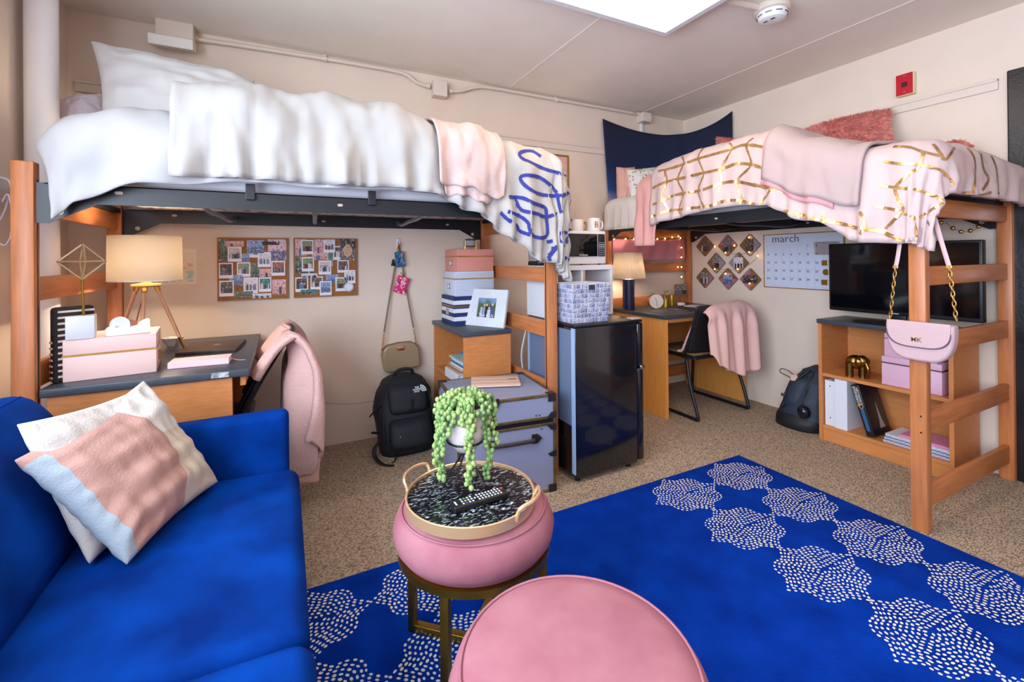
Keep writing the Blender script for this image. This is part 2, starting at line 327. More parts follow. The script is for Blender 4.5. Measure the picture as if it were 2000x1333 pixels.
# ================================================================ loft beds
RZ = [(.09, .185), (.42, .51), (.755, .845), (1.062, 1.147), (1.367, 1.452)]
def loft_bed(label, x0, x1, y0, y1, along, H, rungs0=RZ, rungs1=RZ):
    """posts .06 along the bed length, .045 across"""
    t = thing('loft_bed', label, 'loft bed', ((x0+x1)/2, (y0+y1)/2, 0))
    A, B = (.06, .045) if along == 'x' else (.045, .06)
    for X in (x0, x1-A):
        for Y in (y0, y1-B):
            po = MB().rbox(X, X+A, Y, Y+B, 0, H, .006, 2).build('post', WOODZ, t, smooth=40)
            if along == 'x':
                xx = X+A+.0002 if X == x0 else X-.0012
                MB().box(xx, xx+.001, Y+B*.45, Y+B*.62, .3, H-.06).build('slot', BLACKP, po)
            else:
                for z in (.43, .5): MB().cyl((X-.0005, Y+.02, z), (X+.004, Y+.02, z), .004, n=8).build('bolt', BLACKP, po)
    for k in (0, 1):
        for (a, b) in (rungs0, rungs1)[k]:
            if along == 'x':
                X = x0+.018 if k == 0 else x1-.042
                MB().rbox(X, X+.024, y0+.04, y1-.04, a, b, .004, 2).build('rung', WOODY, t, smooth=40)
            else:
                Y = y0+.018 if k == 0 else y1-.042
                MB().rbox(x0+.04, x1-.04, Y, Y+.024, a, b, .004, 2).build('rung', WOODX, t, smooth=40)
    zr0, zr1, zb = 1.405, 1.475, 1.335
    for k in (0, 1):
        mb = MB(); ho = MB(); hos = []
        if along == 'x':
            Y = y0+.012 if k == 0 else y1-.016
            mb.frame((x0+.062, Y, 0), (1, 0, 0), (0, 0, 1)); L_ = x1-x0-.124
        else:
            X = x0+.012 if k == 0 else x1-.016
            mb.frame((X, y0+.062, 0), (0, 1, 0), (0, 0, 1)); L_ = y1-y0-.124
        ho.M = mb.M.copy()
        poly = [(0, zb), (.03, zb), (.16, zr0), (L_-.16, zr0), (L_-.03, zb), (L_, zb), (L_, zr1), (0, zr1)]
        mb.prism(poly, -.004, 0)
        sgn = -1 if along == 'x' else 1
        s2 = (1 if k == 0 else -1)*sgn
        mb.box(.02, L_-.02, zr1-.004, zr1, min(0, s2*.03), max(0, s2*.03))
        r = mb.build('side_rail', BLACKM, t)
        for xx, zz, rr, L2 in ((.06, 1.375, .011, 0), (L_-.06, 1.375, .011, 0), (.22, 1.45, .006, .012), (L_*.48, 1.44, .006, .01), (L_-.25, 1.44, .006, .01)):
            side = -.0045 if along == 'x' else .0005
            for s3 in ((0.0005,) if along == 'x' else (-.0045,)):
                h_ = MB(); h_.M = ho.M.copy(); n_ = 16
                h_.prism([(xx+rr*math.cos(2*PI*q/n_)+(L2/2 if math.cos(2*PI*q/n_) >= 0 else -L2/2), zz+rr*math.sin(2*PI*q/n_)) for q in range(n_)], s3, s3+.001)
                h_.build('rail_hole', M('hole_light', (196, 170, 150), .6), r)
    for k in (0, 1):
        if along == 'x':
            X = x0+.03 if k == 0 else x1-.06
            MB().box(X, X+.03, y0+.05, y1-.05, 1.452, 1.476).build('end_bar', BLACKM, t)
        else:
            Y = y0+.03 if k == 0 else y1-.06
            MB().box(x0+.05, x1-.05, Y, Y+.03, 1.452, 1.476).build('end_bar', BLACKM, t)
    return t
BX0, BX1, BY0, BY1 = -.82, 1.345, 2.1, 3.06
bed1 = loft_bed('wooden loft bed with navy leaf comforter, over tripod-lamp desk', BX0, BX1, BY0, BY1, 'x', 1.545)
CX0, CX1, CY0, CY1 = 2.445, 3.455, .913, 3.085
bed2 = loft_bed('wooden loft bed with gold-grid comforter, beside the black door', CX0, CX1, CY0, CY1, 'y', 1.585)
# spring deck cross bars
STEEL = M('spring_steel', (120, 120, 128), .4, .8)
def bow(p0, p1, sag):
    return crv([p0, (V(p0)*.8+V(p1)*.2)-V((0, 0, sag)), (V(p0)+V(p1))/2-V((0, 0, sag)), (V(p0)*.2+V(p1)*.8)-V((0, 0, sag)), p1], 5)
for X in (-.3, .12, .62): MB().tube(bow((X, BY0+.02, 1.45), (X+.05, BY1-.03, 1.45), .035), .011, 8).build('deck_bar', STEEL, bed1, smooth=True)
for Y in (1.4, 2.0, 2.55): MB().tube(bow((CX0+.02, Y, 1.45), (CX1-.03, Y, 1.45), .035), .011, 8).build('deck_bar', BLACKM, bed2, smooth=True)
for q in (489, 727):
    p = py(q, 395, BY0); MB().box(p.x-.017, p.x+.017, BY0-.004, BY0+.005, 1.445, 1.51).box(p.x-.017, p.x+.017, BY0+.005, BY0+.012, 1.476, 1.51).build('mattress_clip', BLACKM, bed1, bevel=.002)
# mattresses
TICK = M('ticking_pattern', (228, 216, 208), .8, rgb2=(60, 54, 60), vscale=16, detail=1)
tk = TICK.node_tree.nodes['Color Ramp'].color_ramp; tk.elements[0].position = .36; tk.elements[1].position = .4
MB().rbox(BX0+.13, BX1-.07, BY0+.05, BY1-.02, 1.477, 1.66, .04, 4).build('mattress', TICK, smooth=50, label='patterned twin mattress under the white navy-leaf bedding', cat='mattress')
mb = MB(); mb.rbox(BX0+.128, BX1-.068, BY0+.047, BY1-.018, 1.4785, 1.664, .03, 3); mb.build('mattress_pad', M('pad_white', (206, 206, 214), .85), bpy.data.objects['mattress'], smooth=50)
MB().rbox(CX0+.03, CX1-.03, CY0+.07, CY1-.07, 1.477, 1.66, .04, 4).build('mattress', M('grey_ticking', (170, 166, 172), .8), smooth=50, label='plain twin mattress under the gold-grid bedding', cat='mattress')

# ================================================================ draped bedding
class Drape:
    """cloth laid over a bed box: ea = towards the foot end, eb = towards the open long side"""
    def __init__(s, o, ea, eb, a_end, b_end, r, top, over_a, over_b, amp=.012, flare=.04, seed=0, puff=.012, fk=26):
        s.o = V(o); s.ea = V(ea); s.eb = V(eb); s.ae = a_end; s.be = b_end; s.r = r; s.top = top; s.oa = over_a; s.ob = over_b; s.amp = amp; s.flare = flare; s.seed = seed; s.puff = puff; s.fk = fk
    def P(s, a, b, off=0):
        da = max(0, a-s.ae); db = max(0, b-s.be); d = math.hypot(da, db); a0 = min(a, s.ae); b0 = min(b, s.be); z = s.top(a0, b0)
        if d > 1e-9:
            r = s.r; th = d/r; ua, ub = da/d, db/d
            if th < PI/2: h = r*math.sin(th); g = r*(1-math.cos(th)); nh, nv = math.sin(th), math.cos(th)
            else: e = d-r*PI/2; h = r+s.flare*e; g = r+e; nh, nv = 1, 0
            tang = (a if db > da else -b)+(.5 if da > 0 and db > 0 else 0)*math.atan2(da, db+1e-9)*.3
            k = sm(.02, .35, g)
            h += s.amp*k*(math.sin(s.fk*tang+3*nz(tang*3, s.seed))+.7*math.sin(s.fk*2.3*tang+s.seed))
            h += s.amp*1.2*sm(.22, .5, g)*math.sin(70*tang+4*nz(tang*7, 3+s.seed))
        else: ua = ub = 0; h = g = 0; nh, nv = 0, 1
        w = s.puff*(nz(a*5, b*5, s.seed)*1.0+.5*nz(a*13, b*9, s.seed+5)+.28*nz(a*31, b*13, s.seed+9))
        n = s.ea*(ua*nh)+s.eb*(ub*nh)+V((0, 0, nv))
        return s.o+s.ea*(a0+ua*h)+s.eb*(b0+ub*h)+V((0, 0, z-g))+n*(w+off)
    def grid(s, a0, a1, na, nb, b0=0, bmax=None, off=0, edge=0, amaxf=None):
        mb = MB()
        def fn(u, v):
            a = a0+(a1-a0)*u
            bm_ = bmax(a) if callable(bmax) else (bmax if bmax else s.be+s.ob(a))
            aa = a
            if amaxf and a > s.ae: aa = s.ae+(a-s.ae)*amaxf(b0+(bm_-b0)*v)
            b = b0+(bm_-b0)*v
            return s.P(aa, b, off)
        return mb.grid(fn, na, nb)
def surf_ribbon(bvh, pix, w, lift=.003, flatlist=None, wv=.25, seed=0):
    """a printed line that follows the cloth: photo pixels are cast onto the cloth surface"""
    hits = []; out = []
    P = crv([(x, y, 0) for x, y in pix], 5)
    for q in P:
        h = bvh.ray_cast(CAM, ray(q.x, q.y).normalized())
        hits.append((h[0], h[1]) if h[0] is not None else None)
    runs = []; cur = []
    for h in hits:
        if h is None or (cur and (h[0]-cur[-1][0]).length > .09):
            if len(cur) > 1: runs.append(cur)
            cur = [h] if h else []
        else: cur.append(h)
    if len(cur) > 1: runs.append(cur)
    for r in runs:
        vs = []; fs = []
        for i, (p, n) in enumerate(r):
            if n.dot(CAM-p) < 0: n = -n
            t = (r[min(i+1, len(r)-1)][0]-r[max(i-1, 0)][0]).normalized(); s_ = n.cross(t).normalized(); ww = w/2*(1+wv*nz(i*.7, seed))
            for k in (-1, 0, 1):
                q = p+s_*ww*k; h = bvh.find_nearest(q)
                if h[0] is not None and (h[0]-q).length < .02:
                    nn = h[1] if h[1].dot(CAM-h[0]) > 0 else -h[1]; q = h[0]+nn*lift
                else: q = q+n*lift
                vs.append(q)
            if i: k = 3*i; fs += [(k-3, k, k+1, k-2), (k-2, k+1, k+2, k-1)]
        mb = MB(); mb.add(vs, fs); out.append(mb)
    return out
def bvh_of(mb): return BVHTree.FromPolygons([tuple(p) for p in mb.v], mb.f)

# --- left bed
WCOT = M('white_cotton', (172, 167, 163), .85, sheen=.05, bump=.12, bscale=18)
WCOT2 = M('white_sheet', (178, 175, 175), .85, sheen=.05, bump=.1, bscale=14)
sheet = Drape((.1, 3.02, 0), (-1, 0, 0), (0, -1, 0), .735, .835, .13, lambda a, b: 1.79-.05*sm(.6, .8, a)+.02*nz(a*4, b*4), lambda: .2, lambda a: .3, amp=.010, seed=4, puff=.03, fk=13)
mb = sheet.grid(-.45, .735+.22, 40, 40, 0, lambda a: .835+lerp([(-.45, .36), (.3, .36), (.55, .38), (.72, .42), (.99, .44)], a))
so = mb.build('bed_sheet', WCOT2, smooth=True, solid=.012, off=-1, sub=1, label='white bed sheet bunched around the pillow end of the loft bed', cat='bed sheet')
def topL(a, b):
    X = -.44+a
    return lerp([(-.44, 1.865), (-.38, 1.905), (-.2, 1.925), (.4, 1.93), (.62, 1.90), (.8, 1.86), (1.0, 1.83), (1.2, 1.80)], X)-.03*sm(.5, 0, b)
comfL = Drape((-.44, 3.06, 0), (1, 0, 0), (0, -1, 0), 1.72, .88, .15, topL, None, None, amp=.018, seed=1, puff=.03, fk=21, flare=.03)
def ovL(a):
    X = -.44+a
    return lerp([(-.44, .47), (-.3, .49), (.3, .50), (.62, .48), (.85, .52), (1.05, .62), (1.2, .71), (1.6, .73), (1.9, .66)], X)
GL = comfL.grid(.065, 1.72+.38, 120, 60, 0, lambda a: .88+ovL(a))
cl = GL.build('comforter', WCOT, smooth=True, solid=.02, off=-1, label='white comforter with navy drawn leaves hanging off the bed foot', cat='comforter')
bvL = bvh_of(GL); NAVY = M('navy_print', (42, 46, 128), .8)
leaf = [[(1056, 306), (1040, 296), (1022, 296), (1014, 302), (1020, 310), (1038, 318), (1062, 330), (1090, 338), (1112, 345)],
        [(1088, 377), (1070, 358), (1048, 345), (1022, 343), (1017, 352), (1032, 368), (1056, 380), (1088, 383), (1108, 378), (1118, 366)],
        [(1088, 378), (1092, 398), (1096, 417)],
        [(994, 385), (1020, 387), (1042, 397), (1064, 406), (1067, 420)],
        [(1006, 388), (1012, 402), (1022, 412), (1046, 417), (1066, 424), (1089, 417)],
        [(1066, 422), (1069, 450), (1066, 462), (1056, 465), (1042, 462)],
        [(977, 415), (988, 426), (999, 434)], [(1007, 438), (1014, 450), (1026, 456), (1042, 460)],
        [(992, 413), (1018, 424), (1032, 436), (1034, 446), (1040, 460)],
        [(1104, 480), (1094, 470), (1093, 458), (1102, 454), (1112, 458)],
        [(1068, 473), (1080, 471)], [(1075, 500), (1084, 488), (1088, 480)], [(1072, 500), (1080, 490), (1080, 482)], [(1072, 500), (1078, 518), (1088, 531)],
        [(1118, 420), (1117, 436), (1110, 455), (1108, 476)], [(1102, 503), (1112, 507), (1119, 500), (1121, 486), (1117, 466)]]
for i, l in enumerate(leaf):
    for mb in surf_ribbon(bvL, l, .019, .003, seed=i): mb.build('printed_leaf_line', NAVY, cl)
# throw on left bed
FLEECE = M('blush_fleece', (196, 170, 164), .95, sheen=.2, bump=.25, bscale=90, var=.05, vscale=10)
def throw_fold(mb_, D, a0, a1, bend, off):
    mb = MB()
    def fn(u, v):
        a = a0+(a1-a0)*u; w_ = .012*math.sin(9*u+1)+.006*math.sin(23*u)
        return D.P(a+.02*math.sin(3*v)*(u-.5), .3+(bend+w_-.3)*v, off+.006*math.sin(14*u+2*v)*sm(.5, 1, v))
    mb.grid(fn, 30, 40); return mb
tl = thing('throw_blanket', 'blush fleece throw folded over the white comforter', 'blanket', comfL.P(1.25, .8))
throw_fold(None, comfL, 1.085, 1.425, 1.30, .022).build('top_layer', FLEECE, tl, smooth=True, solid=.014, sub=1)
throw_fold(None, comfL, 1.12, 1.36, 1.34, .008).build('lower_layer', FLEECE, tl, smooth=True, solid=.01, sub=1)
# pillows
def pillow(name, corners, t, mat, label, cat='pillow', seed=0, wr=.012, n=26, pin=.35, build=True, sub=1, parent=None, group=None):
    """corners BL, BR, TR, TL"""
    BL, BR, TR, TL = [V(c) for c in corners]; nrm = ((BR-BL).cross(TL-BL)).normalized(); mb = MB()
    def edge(x): return 1-.06*(1-(2*x-1)**2)
    def P(u, v, s_):
        uu = .5+(u-.5)*(1-.07*math.sin(PI*v)); vv = .5+(v-.5)*(1-.07*math.sin(PI*u))
        p = (BL*(1-uu)+BR*uu)*(1-vv)+(TL*(1-uu)+TR*uu)*vv
        e = max(0, 1-abs(2*u-1)**2.4)*max(0, 1-abs(2*v-1)**2.4); h = t*.5*e**.55
        edge_ = min(u, 1-u, v, 1-v)
        w_ = wr*(nz(u*3+seed, v*9, s_*2)+.6*nz(u*11, v*4+seed, s_))*sm(0, .1, edge_)
        rad = math.atan2(v-.5, u-.5); w_ += wr*.25*math.sin(26*rad+seed)*sm(.5, .1, e)*sm(0, .05, edge_)
        return p+nrm*s_*(h+w_)
    mb.grid(lambda u, v: P(u, v, 1), n, n); k = len(mb.v); mb.grid(lambda u, v: P(u, v, -1), n, n)
    # weld the rim
    w_ = n+1; mp = {}
    for j in range(w_):
        for i in range(w_):
            if i in (0, n) or j in (0, n): mp[k+j*w_+i] = j*w_+i
    mb.f = [tuple(mp.get(i, i) for i in f) for f in mb.f]
    used = sorted({i for f in mb.f for i in f}); re = {o: i for i, o in enumerate(used)}
    mb.v = [mb.v[i] for i in used]; mb.f = [tuple(re[i] for i in f) for f in mb.f]
    if not build: return mb
    return mb.build(name, mat, parent, smooth=True, label=label, cat=cat, group=group, sub=sub)
pillow('bed_pillow', (py(192, 262, 2.46), py(500, 250, 2.50), py(502, 157, 2.66), py(171, 76, 2.66)), .2, M('white_pillowcase', (200, 197, 196), .85, sheen=.05, bump=.1, bscale=16), 'large white pillow leaning up at the head of the loft bed', seed=3, wr=.02)
pillow('bed_pillow', (py(118, 268, 2.75), py(215, 262, 2.80), py(212, 186, 2.90), py(108, 200, 2.90)), .16, M('lilac_quilt', (240, 226, 238), .9, sheen=.3, bump=.4, bscale=45), 'small lilac quilted pillow behind the large white pillow', seed=9)

# --- right bed
BLUSH = M('blush_satin', (206, 180, 176), .62, sheen=.1, bump=.12, bscale=16)
ROSE = M('rose_lining', (226, 168, 162), .7, sheen=.2, bump=.1, bscale=16)
def topR(a, b):
    Y = 2.45-a
    return lerp([(.95, 1.71), (1.15, 1.72), (1.35, 1.79), (1.6, 1.915), (1.75, 1.93), (2.0, 1.925), (2.3, 1.90), (2.5, 1.87), (2.72, 1.83)], Y)-.02*sm(.4, 0, b)
def ovR(a):
    Y = 2.45-a
    return lerp([(.6, .46), (.8, .50), (.95, .53), (1.1, .53), (1.3, .48), (1.55, .50), (1.8, .50), (2.1, .51), (2.4, .52), (2.7, .52)], Y)
comfR = Drape((3.40, 2.45, 0), (0, -1, 0), (-1, 0, 0), 1.49, .90, .12, topR, None, None, amp=.011, seed=2, puff=.016, fk=24, flare=.02)
GR = comfR.grid(0, 1.49+.32, 110, 60, 0, lambda a: .90+ovR(a))
cr = GR.build('comforter', BLUSH, smooth=True, solid=.02, off=-1, label='pale blush comforter with gold foil grid on the loft bed', cat='comforter')
bvR = bvh_of(GR); FOIL = M('gold_foil', (214, 172, 112), .32, .85, var=.25, vscale=60)
gl = [[(1286, 335), (1320, 326), (1365, 310), (1425, 293), (1450, 284), (1478, 285), (1510, 292), (1560, 303)],
      [(1275, 368), (1300, 356), (1365, 340), (1410, 330), (1440, 320), (1470, 322), (1500, 332), (1552, 342)],
      [(1275, 400), (1320, 381), (1365, 373), (1410, 358), (1440, 355), (1475, 362), (1510, 369), (1540, 377)],
      [(1272, 424), (1300, 413), (1340, 408), (1385, 402), (1420, 392), (1450, 393), (1480, 402), (1512, 410), (1560, 418), (1600, 430), (1640, 436), (1680, 447), (1720, 452), (1770, 475), (1792, 478)],
      [(1329, 302), (1336, 318), (1324, 350), (1335, 378), (1326, 410), (1335, 424)], [(1374, 290), (1364, 308), (1374, 340), (1364, 372), (1374, 404), (1374, 420)],
      [(1425, 280), (1429, 292), (1408, 332), (1410, 355), (1402, 376)], [(1472, 270), (1458, 285), (1467, 322), (1440, 352), (1445, 378), (1450, 392), (1438, 408)],
      [(1300, 345), (1298, 330), (1303, 355), (1292, 382), (1306, 410)], [(1525, 275), (1520, 292), (1495, 325), (1505, 366), (1490, 392), (1482, 402), (1488, 418)],
      [(1725, 315), (1755, 320), (1785, 321), (1830, 330), (1850, 345), (1862, 362)], [(1716, 361), (1752, 367), (1790, 371), (1830, 386), (1842, 393)], [(1707, 403), (1740, 408), (1760, 414), (1790, 425), (1820, 410), (1850, 392)],
      [(1745, 287), (1775, 288), (1802, 297), (1835, 305)], [(1802, 297), (1798, 322), (1770, 345), (1749, 368), (1758, 398), (1762, 412), (1730, 447)], [(1787, 424), (1790, 460), (1788, 475)],
      [(1548, 415), (1560, 424), (1548, 435)], [(1610, 415), (1606, 436), (1612, 452)], [(1680, 414), (1688, 440), (1680, 458)],
      [(1822, 282), (1836, 300), (1846, 312), (1866, 285)], [(1890, 290), (1902, 310), (1904, 345), (1900, 378)], [(1915, 300), (1920, 330), (1930, 350), (1918, 372)], [(1935, 305), (1945, 330), (1950, 380)], [(1860, 385), (1890, 376), (1905, 384), (1935, 376)]]
for i, l in enumerate(gl):
    for mb in surf_ribbon(bvR, l, .017 if i < 4 else .012, .003, seed=i, wv=.5): mb.build('gold_foil_line', FOIL, cr)
def param_ribbon(D, ab, w, off):
    P = crv([(a, b, 0) for a, b in ab], 8); vs = []; fs = []
    for i, q in enumerate(P):
        t = (P[min(i+1, len(P)-1)]-P[max(i-1, 0)]).normalized(); s_ = V((-t.y, t.x, 0))*w/2
        for k in (-1, 0, 1): vs.append(D.P(q.x+s_.x*k, q.y+s_.y*k, off))
        if i: k = 3*i; fs += [(k-3, k, k+1, k-2), (k-2, k+1, k+2, k-1)]
    mb = MB(); mb.add(vs, fs); return mb
for b_ in (.12, .34, .56): param_ribbon(comfR, [(a_*.21+.06, b_+.012*math.sin(a_*2.1)) for a_ in range(8)], .016, .003).build('gold_foil_line', FOIL, cr)
for a_ in (.2, .5, .8, 1.1, 1.4): param_ribbon(comfR, [(a_+(.04 if k % 2 else -.03), .02+.19*k) for k in range(4)], .012, .003).build('gold_foil_line', FOIL, cr)
for a_, b_ in ((1.52, .2), (1.56, .46)): param_ribbon(comfL, [(a_+.11*math.cos(k*.65), b_+.06*math.sin(k*.65)) for k in range(9)]+[(a_+.2, b_+.09)], .018, .003).build('printed_leaf_line', NAVY, cl)
# folded-back lining at the pillow end
fl = Drape((3.36, 2.62, 0), (0, -1, 0), (-1, 0, 0), 9, .84, .12, lambda a, b: 1.81, None, None, amp=.012, seed=6, puff=.012, fk=30)
fl.grid(0, .20, 16, 46, 0, lambda a: .84+.60).build('turned_lining', ROSE, cr, smooth=True, solid=.016, sub=1)
sh = Drape((3.36, 3.06, 0), (0, -1, 0), (-1, 0, 0), 9, .80, .12, lambda a, b: 1.70, None, None, amp=.008, seed=8, puff=.01, fk=60)
MBs = sh.grid(0, .60, 40, 40, 0, lambda a: .80+.34); MBs.build('bed_sheet', M('ivory_sheet', (232, 226, 220), .85, bump=.12, bscale=30), smooth=True, solid=.01, off=-1, label='gathered ivory bed sheet at the dotted-pillow end of the bed', cat='bed sheet')
tr = thing('throw_blanket', 'smooth pale pink throw laid across the gold-grid comforter', 'blanket', comfR.P(1.15, .8))
PINKF = M('pale_pink_fleece', (184, 162, 159), .9, sheen=.15, bump=.1, bscale=90)
def thR(off, bend, a0, a1, skew):
    return MB().grid(lambda u, v: comfR.P(a0+(a1-a0)*u-skew*(v-.5)*(1-.5*u), .25+(bend-.25)*v, off), 30, 44)
thR(.02, 1.26, .93, 1.365, .14).build('top_layer', PINKF, tr, smooth=True, solid=.014)
thR(.007, 1.29, .91, 1.25, .14).build('lower_layer', M('rose_fleece', (232, 168, 170), .9, sheen=.4), tr, smooth=True, solid=.01)
# dotted pillow and pink pillow
dp = (py(1232, 395, 2.86), py(1300, 385, 2.80), py(1290, 325, 2.96), py(1218, 332, 3.02))
o = pillow('bed_pillow', dp, .13, M('white_case', (236, 232, 226), .85), 'white pillow with small gold dots on the tapestry-side bed end', seed=5)
bvd = bvh_of(pillow('x', dp, .13, None, '', build=False, seed=5)); mb = MB(); random.seed(4)
for i in range(95):
    h = bvd.ray_cast(CAM, ray(random.uniform(1216, 1300), random.uniform(322, 395)).normalized())
    if h[0] is not None:
        n_ = h[1] if h[1].dot(CAM-h[0]) > 0 else -h[1]; u_ = n_.orthogonal().normalized(); mb.frame(h[0]+n_*.004, u_, n_.cross(u_)); mb.prism([(.0075*math.cos(k*PI/4), .006*math.sin(k*PI/4)) for k in range(8)], 0, .0006)
mb.build('gold_dot', FOIL, o, kind='stuff')
pillow('bed_pillow', (py(1205, 400, 2.97), py(1245, 395, 2.95), py(1240, 325, 3.04), py(1203, 325, 3.06)), .12, M('salmon_case', (228, 176, 160), .85, bump=.1, bscale=30), 'salmon pink pillow tucked behind the gold-dotted pillow', seed=7)
# shaggy pillows
FUR = M('coral_fur', (222, 140, 128), .9, sheen=.6, var=.18, vscale=30)
def shaggy(corners, t, label, nf, seed):
    mbp = pillow('x', corners, t, None, '', build=False, seed=seed, n=18)
    lo = sum(mbp.v, V())/len(mbp.v); r = thing('shaggy_pillow', label, 'pillow', (lo.x, lo.y, min(p.z for p in mbp.v)), 'shaggy coral pillows along the wall')
    mbp.build('cushion', M('coral_backing', (205, 118, 106), .9), r, smooth=True)
    rnd = random.Random(seed); mb = MB(); W = []; tot = 0
    tri = []
    for f in mbp.f:
        a, b, c = mbp.v[f[0]], mbp.v[f[1]], mbp.v[f[2]]; ar = (b-a).cross(c-a).length; n_ = (b-a).cross(c-a); tot += ar; W.append(tot); tri.append((f, n_.normalized() if n_.length > 0 else V((0, 0, 1))))
    import bisect
    ctr = lo
    for i in range(nf):
        k = min(len(tri)-1, bisect.bisect(W, rnd.random()*tot)); f, n_ = tri[k]; u, v = rnd.random(), rnd.random()
        q = [mbp.v[j] for j in f]; p = (q[0]*(1-u)+q[1]*u)*(1-v)+(q[-1]*(1-u)+q[2 if len(q) > 3 else -1]*u)*v
        if n_.dot(p-ctr) < 0: n_ = -n_
        out = (p-ctr); out = (out-n_*out.dot(n_)); out = out.normalized() if out.length > 0 else V((0, 0, 1))
        d = (n_*.6+out*.7+V((rnd.uniform(-.5, .5), rnd.uniform(-.5, .5), rnd.uniform(-.6, .2)))).normalized(); s_ = d.orthogonal().normalized()*.0028; L_ = rnd.uniform(.018, .034)
        s2 = d.cross(s_); m_ = p+d*L_*.55+V((0, 0, -.002)); e = p+d*L_+V((0, 0, -.006))
        mb.add([p-s_, p+s_, m_+s_, m_-s_, e, p+s2, m_+s2], [(0, 1, 2, 3), (3, 2, 4), (1, 5, 6, 2), (2, 6, 4)])
    mb.build('shag_pile', FUR, r, kind='stuff')
shaggy((px(1500, 300, 3.22), px(1752, 290, 3.22), px(1737, 212, 3.38), px(1560, 262, 3.40)), .14, 'large shaggy coral pillow rising beside the red alarm plate', 9000, 11)
shaggy((px(1408, 300, 3.25), px(1452, 300, 3.2), px(1450, 276, 3.32), px(1400, 268, 3.32)), .09, 'shaggy coral pillow corner poking up in front of navy tapestry', 1600, 12)
shaggy((px(1840, 300, 3.2), px(1888, 300, 3.15), px(1892, 284, 3.28), px(1850, 282, 3.3)), .06, 'low shaggy coral pillow at the door end of the bed', 1200, 13)
# tapestry across the corner
tp = MB(); A0 = py(1177, 232, BW-.03); B0 = px(1430, 217, RW-.03); Ckr = V((RW-.10, BW-.10, 0))
def tapf(u, v):
    top = A0*(1-u)+B0*u; c_ = V((A0.x, A0.y, 0))*(1-u)**2+Ckr*2*u*(1-u)+V((B0.x, B0.y, 0))*u*u
    zt = top.z-.135*4*u*(1-u)*(1-.2*u); zb = 1.53; z = zt+(zb-zt)*v
    f_ = .012*math.sin(9*PI*u+2*v)*sm(.15, .5, u)*sm(.85, .5, u)*(.4+v)
    pull = .07*v*(1-u)**3
    return V((c_.x+pull-f_*.7, c_.y-f_*.7-.0, z))
tp.grid(tapf, 60, 30)
m = bpy.data.materials.new('ombre_tapestry'); m.use_nodes = True; nt = m.node_tree; b = nt.nodes['Principled BSDF']; b.inputs['Roughness'].default_value = .85
tc = nt.nodes.new('ShaderNodeTexCoord'); sx = nt.nodes.new('ShaderNodeSeparateXYZ'); rp = nt.nodes.new('ShaderNodeValToRGB'); mr = nt.nodes.new('ShaderNodeMapRange'); nn = nt.nodes.new('ShaderNodeTexNoise'); ma = nt.nodes.new('ShaderNodeMath')
nn.inputs['Scale'].default_value = 4; ma.operation = 'MULTIPLY_ADD'; ma.inputs[1].default_value = .12
nt.links.new(tc.outputs['Object'], sx.inputs[0]); nt.links.new(tc.outputs['Object'], nn.inputs['Vector']); nt.links.new(nn.outputs['Fac'], ma.inputs[0]); nt.links.new(sx.outputs['Z'], ma.inputs[2]); nt.links.new(ma.outputs[0], mr.inputs[0])
mr.inputs[1].default_value = .05; mr.inputs[2].default_value = .95; nt.links.new(mr.outputs[0], rp.inputs[0]); e = rp.color_ramp.elements
e[0].position = 0; e[0].color = lin((196, 160, 186)); e[1].position = 1; e[1].color = lin((12, 16, 40))
for pos, c_ in ((.16, (150, 136, 178)), (.3, (24, 66, 124)), (.5, (12, 28, 66))): q = e.new(pos); q.color = lin(c_)
nt.links.new(rp.outputs[0], b.inputs['Base Color'])
tp.build('tapestry', m, smooth=True, solid=.003, label='navy ombre tapestry hung across the room corner', cat='tapestry')
# ================================================================ left desk and its things
def obox(mb, a, b, depth, z0, z1, r=.003, u0=0, u1=None, v0=0, v1=None):
    """box standing on the line a-b (plan), reaching 'depth' behind it"""
    a = V(a); b = V(b); u = V((b.x-a.x, b.y-a.y, 0)); L_ = u.length; mb.frame((a.x, a.y, 0), u, V((-u.y, u.x, 0)))
    mb.rbox(u0, L_ if u1 is None else u1, v0, depth if v1 is None else v1, z0, z1, r, 2); return L_
LAMXY = M('laminate_weave', (200, 128, 72), .45, var=.09, vscale=9, stretch=(2, 2, 12), detail=4, bump=.03, bscale=60)
DZT = .76
t = thing('desk', 'wood laminate desk with charcoal top under tripod lamp', 'desk', (-.45, 2.55, 0))
MB().rbox(-.755, -.13, 2.11, 3.08, DZT-.03, DZT, .004).build('desktop', DARKTOP, t, smooth=40)
MB().box(-.74, -.19, 2.125, 2.15, 0, DZT-.03).build('side_panel', LAMXY, t, bevel=.002); MB().box(-.74, -.19, 3.03, 3.055, 0, DZT-.03).build('side_panel', LAMXY, t, bevel=.002)
MB().box(-.74, -.72, 2.15, 3.03, .2, DZT-.03).build('back_panel', LAMY, t); MB().box(-.165, -.145, 2.15, 3.03, .685, DZT-.03).build('apron', LAMY, t, bevel=.002)
MB().box(-.26, -.2, 2.1085, 2.1098, DZT-.024, DZT-.004).build('chipped_edge', M('chip_white', (215, 218, 222), .8, rgb2=(62, 68, 78), vscale=60), t)

